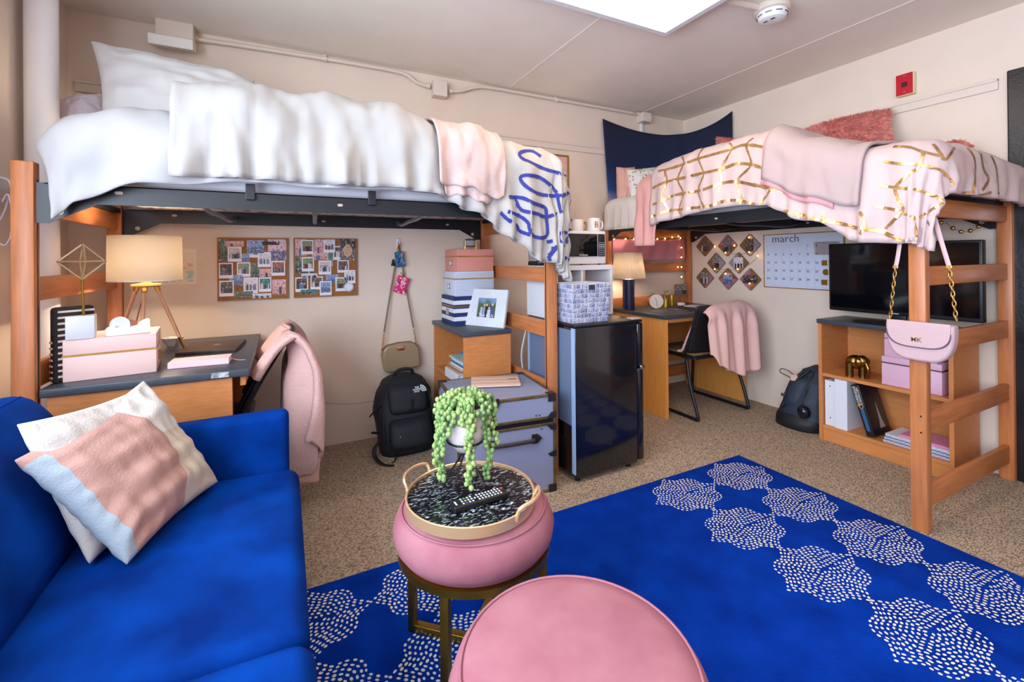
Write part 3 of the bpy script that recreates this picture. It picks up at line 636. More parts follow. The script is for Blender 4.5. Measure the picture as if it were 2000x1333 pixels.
PINKB = M('pink_paperboard', (232, 196, 190), .55); 
def gold_line(mb, a, b, depth, z0, z1, e=.0015):
    a = V(a); b = V(b); u = (V((b.x, b.y, 0))-V((a.x, a.y, 0))); L_ = u.length; mb.frame((a.x, a.y, 0), u, V((-u.y, u.x, 0))); mb.box(-e, L_+e, -e, depth+e, z0, z1)
def storage_box(label, a, b, depth, z0, z1, split, mat, holder=None, group=None, lidmat=None, gold=GOLD):
    """paper storage box: body, lid, gold edge, label holder on one face ('u1' end, 'u0' end or 'v0' front)"""
    c = (V(a)+V(b))/2; t = thing('storage_box', label, 'box', (c.x, c.y, z0), group); zs = z0+(z1-z0)*split
    mb = MB(); L_ = obox(mb, a, b, depth, z0+.0005, zs-.003); mb.build('body', mat, t, smooth=40)
    mb = MB(); obox(mb, a, b, depth, zs+.002, z1); mb.build('lid', lidmat or mat, t, smooth=40)
    if gold: mb = MB(); gold_line(mb, a, b, depth, zs-.004, zs+.003); mb.build('gold_edge', gold, t)
    if holder:
        zc = z0+(zs-z0)*.55; mb = MB(); mb2 = MB(); a = V(a); b = V(b); u = (V((b.x, b.y, 0))-V((a.x, a.y, 0))).normalized(); v = V((-u.y, u.x, 0))
        if holder == 'u1': o = a+u*(L_+.001)+v*depth*.5; e = v
        elif holder == 'u0': o = a-u*.001+v*depth*.5; e = -v
        else: o = a+u*L_*.5-v*.001; e = u
        o = V((o.x, o.y, zc)); mb.frame(o, e, (0, 0, 1)); mb2.M = mb.M.copy(); W_, H_ = .024, .017
        for q in ((-W_, W_, -H_, -H_+.005), (-W_, W_, H_-.005, H_), (-W_, -W_+.005, -H_, H_), (W_-.005, W_, -H_, H_)): mb.box(q[0], q[1], q[2], q[3], 0, .004)
        hd = mb.build('label_holder', BRASS if holder != 'u0' else CHROME, t); mb2.box(-W_+.004, W_-.004, -H_+.004, H_-.004, .0005, .0015); mb2.build('label_card', WHITE, hd)
    return t
a, b = pz(122, 749, DZT), pz(306, 727, DZT); c = pz(333, 704, DZT); dep = (V((c.x-b.x, c.y-b.y, 0))).length*.97; ztop = py(306, 651, b.y).z
storage_box('long pink storage box with gold trim at the desk front edge', a, b, dep, DZT, ztop, .62, PINKB, 'u1')
ZB = ztop
# geometric ornament on block
a, b = pz(127, 666, ZB), pz(185, 661, ZB); u = (V((b.x-a.x, b.y-a.y, 0))); L_ = u.length; zt = py(150, 625, a.y).z
t = thing('wire_ornament', 'gold wire octahedron ornament on a white marble block', 'ornament', ((a.x+b.x)/2, (a.y+b.y)/2, ZB))
mb = MB(); obox(mb, a, b, L_*.95, ZB+.0005, zt+.012, .002); mb.build('block', M('white_marble', (214, 216, 224), .35, var=.04, vscale=12), t, smooth=40)
Yo = a.y+L_*.45; top_, bot_ = py(161, 477, Yo), py(160, 546, Yo); e_ = (top_-bot_).length/2; mid = (top_+bot_)/2
MB().cyl((bot_.x+.004, Yo, zt+.012), bot_, .0042, n=8).build('rod', BRASS, t, smooth=40)
qs = [mid+V((math.cos(k*PI/2+.42)*e_*1.0, math.sin(k*PI/2+.42)*e_*1.0, 0)) for k in range(4)]
for k in range(4):
    for A_, B_ in ((qs[k], qs[(k+1) % 4]), (qs[k], top_), (qs[k], bot_)): MB().cyl(A_, B_, .0035, n=8).build('wire', M('gold_window_sheen', (206, 190, 156), .35, .9), t, smooth=40)  # gold wires, with the window's pale reflection put into their base colour
# tape dispenser
a, b = pz(206, 659, ZB), pz(294, 650, ZB); u = V((b.x-a.x, b.y-a.y, 0)); L_ = u.length; c = (a+b)/2
t = thing('tape_dispenser', 'white tape dispenser on the long pink box', 'tape dispenser', (c.x, c.y, ZB))
mb = MB(); mb.frame((a.x, a.y+.005, ZB+.0005), u, (0, 0, 1)); h = .052
poly = [(.004, 0), (L_-.004, 0), (L_, .01), (L_-.002, h*1.05), (L_-.02, h*.92), (L_*.72, h*.66), (L_*.5, h*.55), (L_*.2, h*.6), (.03, h*.72), (.008, h*.6), (0, h*.4), (0, .006)]
mb.prism(poly, -.045, 0); mb.build('body', WHITE, t, bevel=.004, smooth=40)
mb = MB(); mb.frame((a.x, a.y+.005, ZB), u, (0, 0, 1)); mb.cyl((L_*.32, .04, -.012), (L_*.32, .04, -.033), .03, n=28); mb.build('tape_roll', M('tape_roll', (222, 224, 232), .3), t, smooth=40)
mb = MB(); mb.frame((a.x, a.y+.005, ZB), u, (0, 0, 1)); mb.cyl((L_*.62, .042, -.01), (L_*.62, .042, -.035), .012, n=20); mb.build('spool', M('copper', (205, 140, 110), .3, .8), t, smooth=40)
# striped sleeve
a, b = pz(97, 756, DZT), pz(178, 742, DZT); a = V((max(a.x, -.745), a.y+.03, 0)); b = V((b.x, b.y+.05, 0)); zt = py(150, 597, b.y).z
c = (a+b)/2; t = thing('laptop_sleeve', 'black and white striped laptop sleeve standing at the desk end', 'laptop sleeve', (c.x, c.y, DZT))
mb = MB(); L_ = obox(mb, a, b, .035, DZT+.0005, zt, .012); mb.build('sleeve', M('black_canvas', (36, 30, 30), .85, bump=.2, bscale=150), t, smooth=40)
for k in range(12):
    z = DZT+.02+k*(zt-DZT-.03)/11.5; mb = MB(); mb.frame((a.x, a.y, 0), b-a, V((-(b-a).y, (b-a).x, 0))); mb.box(.012, L_-.004, -.0012, .0005, z, z+.0075); mb.box(-.0012, .0005, .008, .03, z-.003, z+.004) if k < 7 else None
    mb.build('stripe', M('stripe_cream', (220, 200, 190), .85), t, kind='stuff')
mb = MB(); mb.frame((a.x, a.y, 0), b-a, V((-(b-a).y, (b-a).x, 0))); mb.box(L_*.45, L_*.6, -.003, 0, zt-.045, zt-.04); mb.build('zip_pull', GOLD, t)
# tripod lamp
foot = pz(361, 684, DZT); cY = foot.y-.09; sc = py(285, 502, cY); zs0, zs1 = py(285, 548, cY).z, py(285, 462, cY).z; R_ = (py(363, 500, cY)-py(206, 500, cY)).length/2*.93
t = thing('table_lamp', 'lit tripod table lamp with cream drum shade on the desk', 'lamp', (sc.x, cY, DZT))
def shade_mat(name, col, em):
    m = bpy.data.materials.new(name); m.use_nodes = True; nt = m.node_tree; N = nt.nodes; N.clear(); o = N.new('ShaderNodeOutputMaterial'); a = N.new('ShaderNodeBsdfDiffuse'); b = N.new('ShaderNodeBsdfTranslucent'); mx = N.new('ShaderNodeMixShader'); mx.inputs[0].default_value = .5
    a.inputs[0].default_value = lin(col); b.inputs[0].default_value = lin(col); nt.links.new(a.outputs[0], mx.inputs[1]); nt.links.new(b.outputs[0], mx.inputs[2]); nt.links.new(mx.outputs[0], o.inputs[0]); return m
def lamp_bulb(loc, power, col=(1, .66, .34)):
    l = bpy.data.lights.new('lamp_bulb', 'POINT'); l.energy = power; l.color = col; l.shadow_soft_size = .035; o = bpy.data.objects.new('lamp_bulb', l); COL.objects.link(o); o.location = loc
MB().lathe([(R_, zs0), (R_*.99, (zs0+zs1)/2), (R_*.98, zs1)], (sc.x, cY, 0), 48, caps=False).build('shade', shade_mat('linen_shade', (206, 197, 184), 1), t, smooth=True, solid=.002)
MB().tube([(sc.x+R_*math.cos(k*PI/24), cY+R_*math.sin(k*PI/24), zs0) for k in range(48)], .0025, 6, closed=True).build('rim', WHITE, t, smooth=True)
zh = py(285, 560, cY).z
MB().lathe([(.055, 0), (.058, .004), (.055, .012), (.02, .016), (.012, .03), (.012, .06)], (sc.x, cY, zh), 24).build('hub', GOLD, t, smooth=40)
MB().cyl((sc.x, cY, zh+.06), (sc.x, cY, zs0+.05), .016, n=12).build('socket', GOLD, t, smooth=40)
ACR = M('clear_acrylic', (250, 214, 190), .08, trans=.9)
va = V((foot.x-sc.x, foot.y-cY, 0)); rr = va.length; an = math.atan2(va.y, va.x)
for k in range(3):
    aa = an+k*2*PI/3; f = V((sc.x+rr*math.cos(aa), cY+rr*math.sin(aa), DZT+.004)); f.y = min(f.y, 3.05); f.x = max(f.x, -.74); h_ = V((sc.x+.04*math.cos(aa), cY+.04*math.sin(aa), zh))
    lg = MB().cyl(h_, h_*.2+f*.8, .008, n=12).build('leg', ACR, t, smooth=40); MB().cyl(h_*.2+f*.8, f, .0075, .006, n=12).build('foot_tip', GOLD, lg, smooth=40); MB().cyl(h_*1.0, h_*.93+f*.07, .011, n=12).build('leg_cap', GOLD, lg, smooth=40)
MB().tube(crv([(sc.x, cY, zh), (sc.x-.03, cY+.03, zh-.1), (sc.x-.05, cY+.05, zh-.2), (sc.x-.04, cY+.1, DZT+.004)], 6), .003, 6).build('cord', M('lamp_cord', (150, 100, 80), .6), t, smooth=True)
MB().sphere((sc.x, cY, zs0+.09), .028).build('bulb', M('warm_bulb', (255, 214, 160), .4, emit=6), t, smooth=True)
lamp_bulb((sc.x, cY, zs0+.085), 36, (1, .8, .58))
# cup, laptop, notebook
p = pz(344, 678, DZT); mb = MB(); mb.lathe([(.022, .0005), (.05, .045), (.046, .045), (.02, .008)], (p.x-.02, p.y+.03, DZT), 6); mb.build('bowl', M('grey_ceramic', (196, 192, 192), .5), label='small faceted grey bowl behind the long pink box', cat='bowl')
a, b, c = pz(341, 697, DZT), pz(461, 688, DZT), pz(476, 668, DZT); t = thing('laptop', 'closed brown patterned laptop lying beside the pink notebook', 'laptop', ((a.x+b.x)/2, (a.y+b.y)/2+.1, DZT))
dep = V((c.x-b.x, c.y-b.y, 0)).length*.95; u = V((b.x-a.x, b.y-a.y, 0))
mb = MB(); L_ = obox(mb, a, b, dep, DZT+.006, DZT+.018, .003); mb.build('lid', M('brown_leather', (74, 56, 50), .5, var=.35, vscale=70, stretch=(1, 6, 1), bump=.2, bscale=80), t, smooth=40)
mb = MB(); obox(mb, a, b, dep, DZT+.0005, DZT+.0055, .002); mb.build('base', M('dark_base', (50, 42, 40), .5), t)
mb = MB(); mb.frame((a.x, a.y, DZT+.018), u, V((-u.y, u.x, 0))); mb.box(L_*.5, L_*.62, dep*.5, dep*.56, 0, .0008); mb.build('emblem', CHROME, t)
a, b, c = pz(327, 722, DZT), pz(447, 711, DZT), pz(453, 691, DZT+.02); u = V((b.x-a.x, b.y-a.y, 0)); t = thing('notebook', 'thick pink notebook with ribbon at the charcoal desk edge', 'notebook', ((a.x+b.x)/2, (a.y+b.y)/2+.05, DZT))
mb = MB(); L_ = obox(mb, a, b, .1, DZT+.0005, DZT+.004, .001); obox(mb, a, b, .1, DZT+.021, DZT+.025, .001); obox(mb, a, b, .1, DZT+.004, DZT+.021, .001, v1=.004); mb.build('cover', M('pink_leatherette', (240, 196, 200), .5), t)
mb = MB(); obox(mb, a, b, .1, DZT+.004, DZT+.021, .001, u0=.003, u1=L_-.003, v0=.005, v1=.097); mb.build('pages', M('page_block', (236, 214, 214), .8), t)
e = pz(479, 703, DZT+.002); f = pz(451, 700, DZT+.01); MB().tube(crv([f, (f+e)/2+V((0, 0, -.004)), e], 5), .0035, 6, flat=.2, up=(0, 0, 1)).build('ribbon', M('pink_ribbon', (236, 176, 186), .5), t, smooth=True)
# paper print on wall
PA, PB = py(312, 487, BW-.003), py(384, 555, BW-.003)
def pic_grid(mb, x0, x1, z0, z1, y, fn, nx=14, ny=14, ax='y'):
    for i in range(nx):
        for j in range(ny):
            u0, u1, v0, v1 = i/nx, (i+1)/nx, j/ny, (j+1)/ny; xa, xb, za, zb = x0+(x1-x0)*u0, x0+(x1-x0)*u1, z0+(z1-z0)*v0, z0+(z1-z0)*v1
            c = lin(fn((u0+u1)/2, (v0+v1)/2))
            if ax == 'y': mb.quad((xa, y, za), (xb, y, za), (xb, y, zb), (xa, y, zb), c)
            else: mb.quad((y, xa, za), (y, xb, za), (y, xb, zb), (y, xa, zb), c)
def mixc(a, b, t): return tuple(a[i]+(b[i]-a[i])*t for i in range(3))
pt = MB().box(PA.x, PB.x, BW-.002, BW-.0002, PB.z, PA.z).build('wall_print', M('print_paper', (238, 226, 210), .8), label='pale watercolour print pinned to the wall behind the lamp', cat='print', org=(PA.x, BW-.001, PB.z))
def wc(u, v): n_ = nz(u*4, v*5, 3); return mixc((236, 222, 206), (150, 186, 190) if v < .35 else ((226, 206, 120) if n_ > .1 else (228, 150, 140)), .75*sm(.05, .3, abs(n_)) if v < .75 else .1)
mb = MB(); pic_grid(mb, PA.x+.012, PB.x-.012, PB.z+.014, PA.z-.02, BW-.0024, wc, 22, 22); mb.build('picture', PRINT, pt)

# cork boards and photos
CORK = M('cork', (166, 112, 62), .9, rgb2=(128, 80, 40), vscale=160, bump=.2, bscale=200); SKIN = (206, 160, 136)
def scene_fn(kind, seed):
    r = random.Random(seed); sky, gnd, ppl = {'beach': ((214, 190, 200), (150, 120, 110), 5), 'arch': ((226, 206, 178), (216, 190, 160), 1), 'city': ((226, 184, 196), (112, 104, 140), 0), 'snow': ((226, 220, 228), (196, 192, 206), 3),
        'garden': ((120, 140, 96), (110, 130, 80), 4), 'room': ((92, 74, 66), (70, 52, 46), 3), 'pink': ((226, 170, 176), (206, 150, 150), 1), 'green': ((86, 104, 82), (60, 76, 66), 0), 'blue': ((130, 150, 196), (86, 104, 150), 0), 'rust': ((158, 84, 54), (100, 60, 50), 1),
        'teal': ((30, 120, 110), (46, 96, 100), 3), 'face': ((70, 56, 60), (60, 46, 50), 2), 'flower': ((70, 54, 50), (120, 100, 90), 0), 'bw': ((120, 116, 112), (70, 66, 64), 4)}[kind]
    P = [(r.uniform(.25, .75) if ppl < 3 else .2+.6*k/max(1, ppl-1), r.uniform(.28, .4), r.choice([(40, 36, 44), (60, 60, 90), (200, 196, 200), (120, 40, 50), (30, 30, 36), (90, 110, 150)]), r.uniform(.07, .12)*(1.9 if kind == 'face' else 1)) for k in range(ppl)]
    def fn(u, v):
        c = mixc(gnd, sky, sm(.42, .5, v+.05*nz(u*5, seed))); n_ = nz(u*9+seed, v*9, 1); c = mixc(c, (c[0]*.55, c[1]*.55, c[2]*.6), max(0, n_)*1.3)
        if n_ < -.2: c = mixc(c, (240, 232, 226), min(.7, -n_))
        if kind == 'arch' and abs(u-.5) < .2 and v < .55: c = (40, 40, 60) if abs(u-.5) > .08 else (70, 110, 160)
        if kind == 'flower' and (u-.5)**2+(v-.45)**2 < .09: c = mixc((206, 176, 140), (150, 60, 70), max(0, nz(u*14, v*14, seed)))
        for x, h, bc, w_ in P:
            if abs(u-x) < w_ and v < h+.12: c = bc
            if (u-x)**2+(v-(h+.2))**2 < (w_*.62)**2: c = (46, 34, 32) if v > h+.2+w_*.2 else SKIN
        return c
    return fn
def zw(x, y): q = py(410+x/6.6667, 450+y/6.6667, BW-.02); return q.x, q.z
def cork_board(x0, z0, x1, z1, label):
    t = thing('cork_board', label, 'cork board', ((x0+x1)/2, BW-.01, z0)); MB().box(x0+.004, x1-.004, BW-.014, BW-.0003, z0+.004, z1-.004).build('panel', CORK, t)
    for q in ((x0, x1, z0, z0+.008), (x0, x1, z1-.008, z1), (x0, x0+.008, z0+.008, z1-.008), (x1-.008, x1, z0+.008, z1-.008)): MB().box(q[0], q[1], BW-.018, BW-.0003, q[2], q[3]).build('frame_edge', M('cork_frame', (150, 96, 52), .6), t)
B1 = (py(424, 464, BW-.016), py(563, 583, BW-.016)); B2 = (py(573, 465, BW-.016), py(698, 577, BW-.016))
cork_board(B1[0].x, B1[1].z, B1[1].x, B1[0].z, 'square cork photo board next to the tripod lamp'); cork_board(B2[0].x, B2[1].z, B2[1].x, B2[0].z, 'square cork photo board next to the hanging gold bag')
FD = [  # zoom rect, border?, kind, what it shows
 (110, 115, 230, 400, 0, 'green', 'leafy green photo strip'), (190, 140, 438, 210, 0, 'pink', 'small pale pink card'), (230, 215, 412, 410, 1, 'beach', 'bordered photo of people on a beach'), (415, 305, 520, 410, 0, 'blue', 'small pale blue photo'),
 (480, 130, 705, 300, 0, 'blue', 'blue and white patterned print'), (510, 170, 680, 355, 1, 'arch', 'bordered photo of an arched doorway'), (755, 115, 995, 395, 0, 'city', 'large pink and violet city skyline photo'), (622, 285, 795, 478, 1, 'snow', 'bordered photo of a dark-haired pair hugging'),
 (800, 400, 980, 590, 1, 'rust', 'bordered photo, person by rust-red shutters'), (115, 425, 300, 625, 1, 'face', 'bordered close-up of a face and dark hair'), (350, 418, 525, 605, 1, 'garden', 'bordered photo of people sitting outdoors'), (530, 430, 645, 615, 0, 'green', 'dark green hillside photo'),
 (645, 505, 800, 610, 0, 'pink', 'small warm-toned group photo'), (255, 585, 425, 720, 0, 'blue', 'blue mountain photo without border'), (120, 660, 312, 858, 1, 'room', 'bordered photo of a crowd on rocks'), (435, 618, 625, 820, 1, 'snow', 'bordered photo of a kissing couple in white'), (635, 618, 800, 800, 1, 'teal', 'bordered photo of friends by green water'),
 (810, 645, 990, 830, 0, 'pink', 'pink flower photo collage'), (320, 800, 560, 862, 0, 'green', 'narrow mossy green strip'), (555, 828, 800, 880, 0, 'snow', 'narrow white ticket strip')]
FD2 = [(1110, 115, 1260, 330, 0, 'pink', 'pink street photo without border'), (1190, 125, 1350, 312, 1, 'garden', 'bordered photo of two people on grass'), (1360, 115, 1470, 300, 0, 'pink', 'orange-pink sunset photo strip'), (1475, 108, 1630, 290, 1, 'snow', 'bordered photo of friends on a balcony'), (1690, 110, 1895, 390, 0, 'flower', 'dark photo of a flower vase'),
 (1545, 295, 1605, 465, 0, 'teal', 'narrow dark blue strip'), (1330, 290, 1540, 385, 0, 'pink', 'plain pink card'), (1605, 205, 1755, 385, 1, 'face', 'bordered photo, person with a raised arm'), (1110, 345, 1360, 560, 0, 'green', 'green hedge photo'), (1195, 350, 1355, 535, 1, 'garden', 'bordered photo of a group in white shirts'), (1415, 395, 1580, 575, 1, 'beach', 'bordered photo, person by a pale sea'),
 (1660, 390, 1810, 550, 1, 'room', 'bordered photo of a couple against black'), (1510, 580, 1680, 690, 0, 'blue', 'blue crowd photo'), (1190, 565, 1400, 620, 0, 'snow', 'narrow pale strip'), (1750, 520, 1895, 690, 1, 'snow', 'bordered photo, person with arms out'), (1110, 615, 1280, 800, 1, 'face', 'bordered close-up of two faces'), (1310, 605, 1470, 770, 1, 'room', 'bordered photo of people in a dim room'),
 (1180, 775, 1395, 830, 0, 'teal', 'narrow dark green strip'), (1430, 665, 1585, 845, 1, 'blue', 'bordered photo of dark coats in snow'), (1635, 615, 1790, 790, 1, 'garden', 'bordered photo of a group under trees')]
def pin_photo(r, i, where):
    x0, z1 = zw(r[0], r[1]); x1, z0 = zw(r[2], r[3]); y = BW-.0145-.0007*(i % 5)-.0004*r[4]
    o = MB().box(x0, x1, y-.0006, y, z0, z1).build('photo_print', M('photo_card', (232, 226, 234), .5), label='%s on the board %s' % (r[6], where), cat='photo', group='photos on the cork boards', org=((x0+x1)/2, y, z0))
    w_, h_ = x1-x0, z1-z0; q = (.08, .08, .2, .08) if r[4] else (.0, .0, .0, .0)
    mb = MB(); pic_grid(mb, x0+w_*q[0]+.0004, x1-w_*q[1]-.0004, z0+h_*q[2]+.0004, z1-h_*q[3]-.0004, y-.00075, scene_fn(r[5], i+7), 16, 16); mb.build('picture', PRINT, o)
for i, r in enumerate(FD): pin_photo(r, i, 'by the lamp')
for i, r in enumerate(FD2): pin_photo(r, i, 'by the gold bag')
x0, z1 = zw(680, 148); x1, z0 = zw(900, 192); o = MB().box(x0, x1, BW-.0195, BW-.0188, z0, z1).build('label_strip', M('black_card', (26, 24, 28), .5), label='narrow black card strip on the cork board by the lamp', cat='card', org=(x0, BW-.019, z0))
x0, z1 = zw(1745, 670); x1, z0 = zw(1870, 805); cx, cz, rr = (x0+x1)/2, (z0+z1)/2, (x1-x0)/2
o = MB().cyl((cx, BW-.0188, cz), (cx, BW-.0196, cz), rr, n=28).build('round_sticker', M('sticker_white', (226, 228, 240), .5), label='round white and blue sticker on the cork board by the gold bag', cat='sticker')
mb = MB(); mb.tube([(cx+rr*.82*math.cos(k*PI/14), BW-.0198, cz+rr*.82*math.sin(k*PI/14)) for k in range(28)], .0015, 6, closed=True); mb.build('ring', M('sticker_blue', (120, 140, 190), .5), o)
for pts, where in ((((125, 130), (128, 392), (878, 160), (970, 130)), 'by the lamp'), (((1122, 132), (1420, 128), (1868, 128), (1870, 380)), 'by the gold bag')):
    for q, h_ in zip(pts, ('at the outer top corner', 'lower down the edge', 'amid the top row', 'at the far top corner') if where == 'by the lamp' else ('at the pink street photo', 'on the sunset strip', 'above the vase photo', 'below the vase photo')):
        x, z = zw(*q); MB().sphere((x, BW-.024, z), .0055, 10, 6).build('push_pin', WHITE, smooth=True, label='white push pin %s of the board %s' % (h_, where), cat='push pin', group='push pins in the cork boards')
# framed print above, at right
A, B = py(1046, 297, BW-.01), py(1111, 390, BW-.01); A.x -= .05
t = thing('framed_print', 'gold framed pink patterned print on the wall above the microwave', 'picture', ((A.x+B.x)/2, BW-.01, B.z))
MB().box(A.x+.012, B.x-.012, BW-.01, BW-.0003, B.z+.012, A.z-.012).build('print', M('pink_speckle', (238, 214, 206), .7, rgb2=(206, 120, 112), vscale=220), t)
for q in ((A.x, B.x, A.z-.014, A.z), (A.x, B.x, B.z, B.z+.014), (A.x, A.x+.014, B.z+.014, A.z-.014), (B.x-.014, B.x, B.z+.014, A.z-.014)): MB().box(q[0], q[1], BW-.018, BW-.0003, q[2], q[3]).build('frame_side', BRASS, t, bevel=.002)

# ================================================================ hook, pouches, gold bag
h = py(778, 474, BW-.01)
t = thing('wall_hook', 'white adhesive hook holding the pouches and gold bag', 'hook', (h.x, BW-.01, h.z-.03)); MB().rbox(h.x-.012, h.x+.012, BW-.008, BW-.0003, h.z-.03, h.z+.03, .004).build('plate', WHITE, t, smooth=40)
MB().tube(crv([(h.x, BW-.006, h.z), (h.x, BW-.02, h.z-.02), (h.x, BW-.036, h.z-.014), (h.x, BW-.038, h.z+.002)], 4), .005, 8).build('prong', CHROME, t, smooth=True)
hk = V((h.x, BW-.022, h.z-.018))
def pouch(label, c0, w_, h_, rot, base, spots, name):
    p = py(c0[0], c0[1], BW-.035); t = thing(name, label, 'pouch', (p.x, BW-.03, p.z-h_/2)); mb = MB(); mb.frame((p.x, p.y, p.z), (math.cos(rot), 0, math.sin(rot)), (-math.sin(rot), 0, math.cos(rot)))
    mb.rbox(-w_/2, w_/2, -h_/2, h_/2, -.008, .006, .006, 3); mb.build('case', base, t, smooth=40); rnd = random.Random(len(label))
    for i in range(26):
        x, y = rnd.uniform(-.42, .42)*w_, rnd.uniform(-.44, .44)*h_; mb = MB(); mb.frame((p.x, p.y, p.z), (math.cos(rot), 0, math.sin(rot)), (-math.sin(rot), 0, math.cos(rot))); an = rnd.uniform(0, PI); L_, W_ = rnd.uniform(.008, .018), rnd.uniform(.003, .006)
        pts = []
        for k in range(9):
            aa = k*2*PI/9; qx, qy = L_*math.cos(aa), W_*math.sin(aa); X_, Y_ = x+qx*math.cos(an)-qy*math.sin(an), y+qx*math.sin(an)+qy*math.cos(an); pts.append((max(-w_/2+.002, min(w_/2-.002, X_)), max(-h_/2+.002, min(h_/2-.002, Y_))))
        mb.prism(pts, .006, .0066+i*.00004); mb.build('printed_petal', M('petal%s' % (spots[i % len(spots)],), spots[i % len(spots)], .6), t)
    return t, p
t, p = pouch('blue and teal patterned card pouch under the white hook', (781, 507), .062, .105, .12, M('teal_case', (34, 104, 140), .5), [(30, 60, 140), (50, 140, 150), (190, 130, 170), (20, 50, 110)], 'card_pouch')
MB().tube(crv([hk, (hk.x-.006, hk.y-.01, hk.z-.02), (p.x-.01, p.y, p.z+.05)], 4), .003, 6).build('key_ring', GOLD, t, smooth=True)
q = py(768, 514, BW-.03); MB().cyl((q.x, q.y, q.z+.025), (q.x-.002, q.y, q.z-.02), .006, .014, n=10).build('tassel', BLACKP, t, smooth=40)
t, p = pouch('hot pink patterned card pouch dangling below the blue pouch', (784, 557), .085, .115, -.33, M('pink_case', (222, 34, 110), .5), [(240, 190, 210), (240, 236, 190), (90, 60, 150), (250, 150, 190)], 'card_pouch')
MB().tube(crv([(p.x-.0, BW-.03, p.z+.085), (p.x+.006, BW-.035, p.z+.07), (p.x+.014, BW-.035, p.z+.052)], 4), .0035, 6).build('clip', BRASS, t, smooth=True)
# gold crossbody bag
def zb(x, y): return py(720+x/4.3, 450+y/4.3, BW-.05)
out = [(112, 1075), (116, 1010), (150, 972), (250, 946), (350, 936), (392, 956), (410, 985), (424, 1132), (300, 1165), (150, 1192), (130, 1182)]
P = [zb(*q) for q in out]; c = zb(265, 1060); TAUPE = M('metallic_taupe', (172, 148, 116), .4, .3, bump=.12, bscale=220)
t = thing('crossbody_bag', 'metallic taupe crossbody bag hanging on the white wall hook', 'handbag', (c.x, BW-.05, min(p.z for p in P)))
mb = MB(); mb.frame((0, BW-.01, 0), (1, 0, 0), (0, 0, 1)); mb.prism([(p.x, p.z) for p in P], 0, .075); mb.build('body', TAUPE, t, bevel=.014, bseg=4, smooth=50)
mb = MB(); mb.tube([(p.x, BW-.048, p.z) for p in P[1:7]], .0035, 6); mb.build('zip_line', M('dark_taupe', (96, 80, 62), .4, .4), t, smooth=True)
q = zb(260, 985); MB().rbox(q.x-.026, q.x+.026, BW-.0885, BW-.085, q.z-.014, q.z+.014, .003).build('name_plate', M('rose_gold', (232, 170, 130), .25, 1), t, smooth=40)
LEATH = M('taupe_strap', (128, 110, 92), .5)
for (x1_, y1_), (x2_, y2_) in (((130, 860), (112, 1060)), ((378, 822), (408, 985))):
    A, B = zb(x1_, y1_), zb(x2_, y2_); A.y = B.y = BW-.045
    MB().tube([hk, (hk*.5+A*.5)+V((0, .01, 0)), A], .006, 8, flat=.3, up=(0, 1, 0)).build('strap', LEATH, t, smooth=40)
    n_ = 9
    for k in range(n_):
        C_ = A+(B-A)*((k+.5)/n_); d = (B-A).normalized(); s_ = V((0, 1, 0)) if k % 2 else d.cross(V((0, 1, 0))).normalized(); L_ = (B-A).length/n_*.75
        MB().tube([C_+d*L_*math.cos(a_)+s_*.006*math.sin(a_) for a_ in [j*2*PI/10 for j in range(10)]], .0018, 5, closed=True).build('chain_link', GOLD, t, smooth=True)

# ================================================================ black backpack by the wall
def superring(cx, cy, z, rx, ry, n=28, e=2.6, dy=0):
    out = []
    for k in range(n):
        a_ = 2*PI*k/n; c_, s_ = math.cos(a_), math.sin(a_); out.append(V((cx+rx*math.copysign(abs(c_)**(2/e), c_), cy+ry*math.copysign(abs(s_)**(2/e), s_)+dy, z)))
    return out
def face_pts(mb, fn): pass
PACK = M('black_ripstop', (22, 26, 34), .7, bump=.25, bscale=40, var=.15, vscale=10); PACKS = M('black_webbing', (12, 13, 16), .6)
t = thing('backpack', 'black hiking backpack with white logo standing below gold bag', 'backpack', (.68, 2.87, 0))
bx, by = .685, 2.87
def bp(z):
    z = z/.885; return lerp([(0, .165), (.06, .182), (.25, .185), (.38, .172), (.46, .14), (.5, .09), (.515, .03)], z), lerp([(0, .12), (.08, .14), (.3, .13), (.44, .105), (.5, .06), (.515, .02)], z), lerp([(0, -.015), (.515, .075)], z)
rings = []
for i in range(26):
    z = .455*i/25; rx, ry, dy = bp(z); rings.append(superring(bx+.02*nz(z*6), by+dy, .002+z, rx*(1+.03*nz(z*14, 2)), ry, 36, 3.0))
body = MB().loft(rings); body.build('body', PACK, t, smooth=True)
def pocket(z0, z1, wx, out, nm, mat=PACK):
    rs = []
    for i in range(14):
        s_ = i/13; z = z0+(z1-z0)*s_; rx, ry, dy = bp(z); k = (1-abs(2*s_-1)**5); rs.append(superring(bx, by+dy-ry+.03-out*.5*k, z, wx*(.85+.15*k), .03+out*.5*k, 24, 3.2))
    return MB().loft(rs).build(nm, mat, t, smooth=True)
pocket(.045, .22, .13, .05, 'front_pocket'); pocket(.24, .415, .12, .035, 'top_pocket')
rx, ry, dy = bp(.415); MB().tube(crv([(bx-.06, by+dy-.02, .435), (bx-.05, by+dy-.03, .475), (bx, by+dy-.03, .487), (bx+.05, by+dy-.03, .475), (bx+.06, by+dy-.02, .435)], 6), .011, 8, flat=.5, up=(0, 1, 0)).build('grab_handle', PACKS, t, smooth=True)
for sx in (-1, 1):
    pts = [];
    for z in (.09, .18, .27, .35, .415): rx, ry, dy = bp(z); pts.append((bx+sx*rx*.84, by+dy-ry*.78, z))
    MB().tube(crv(pts, 5), .006, 6).build('zip', PACKS, t, smooth=True)
MB().box(bx+.005, bx+.02, by-.12, by-.1, .26, .33).build('daisy_loop', PACKS, t, bevel=.004)
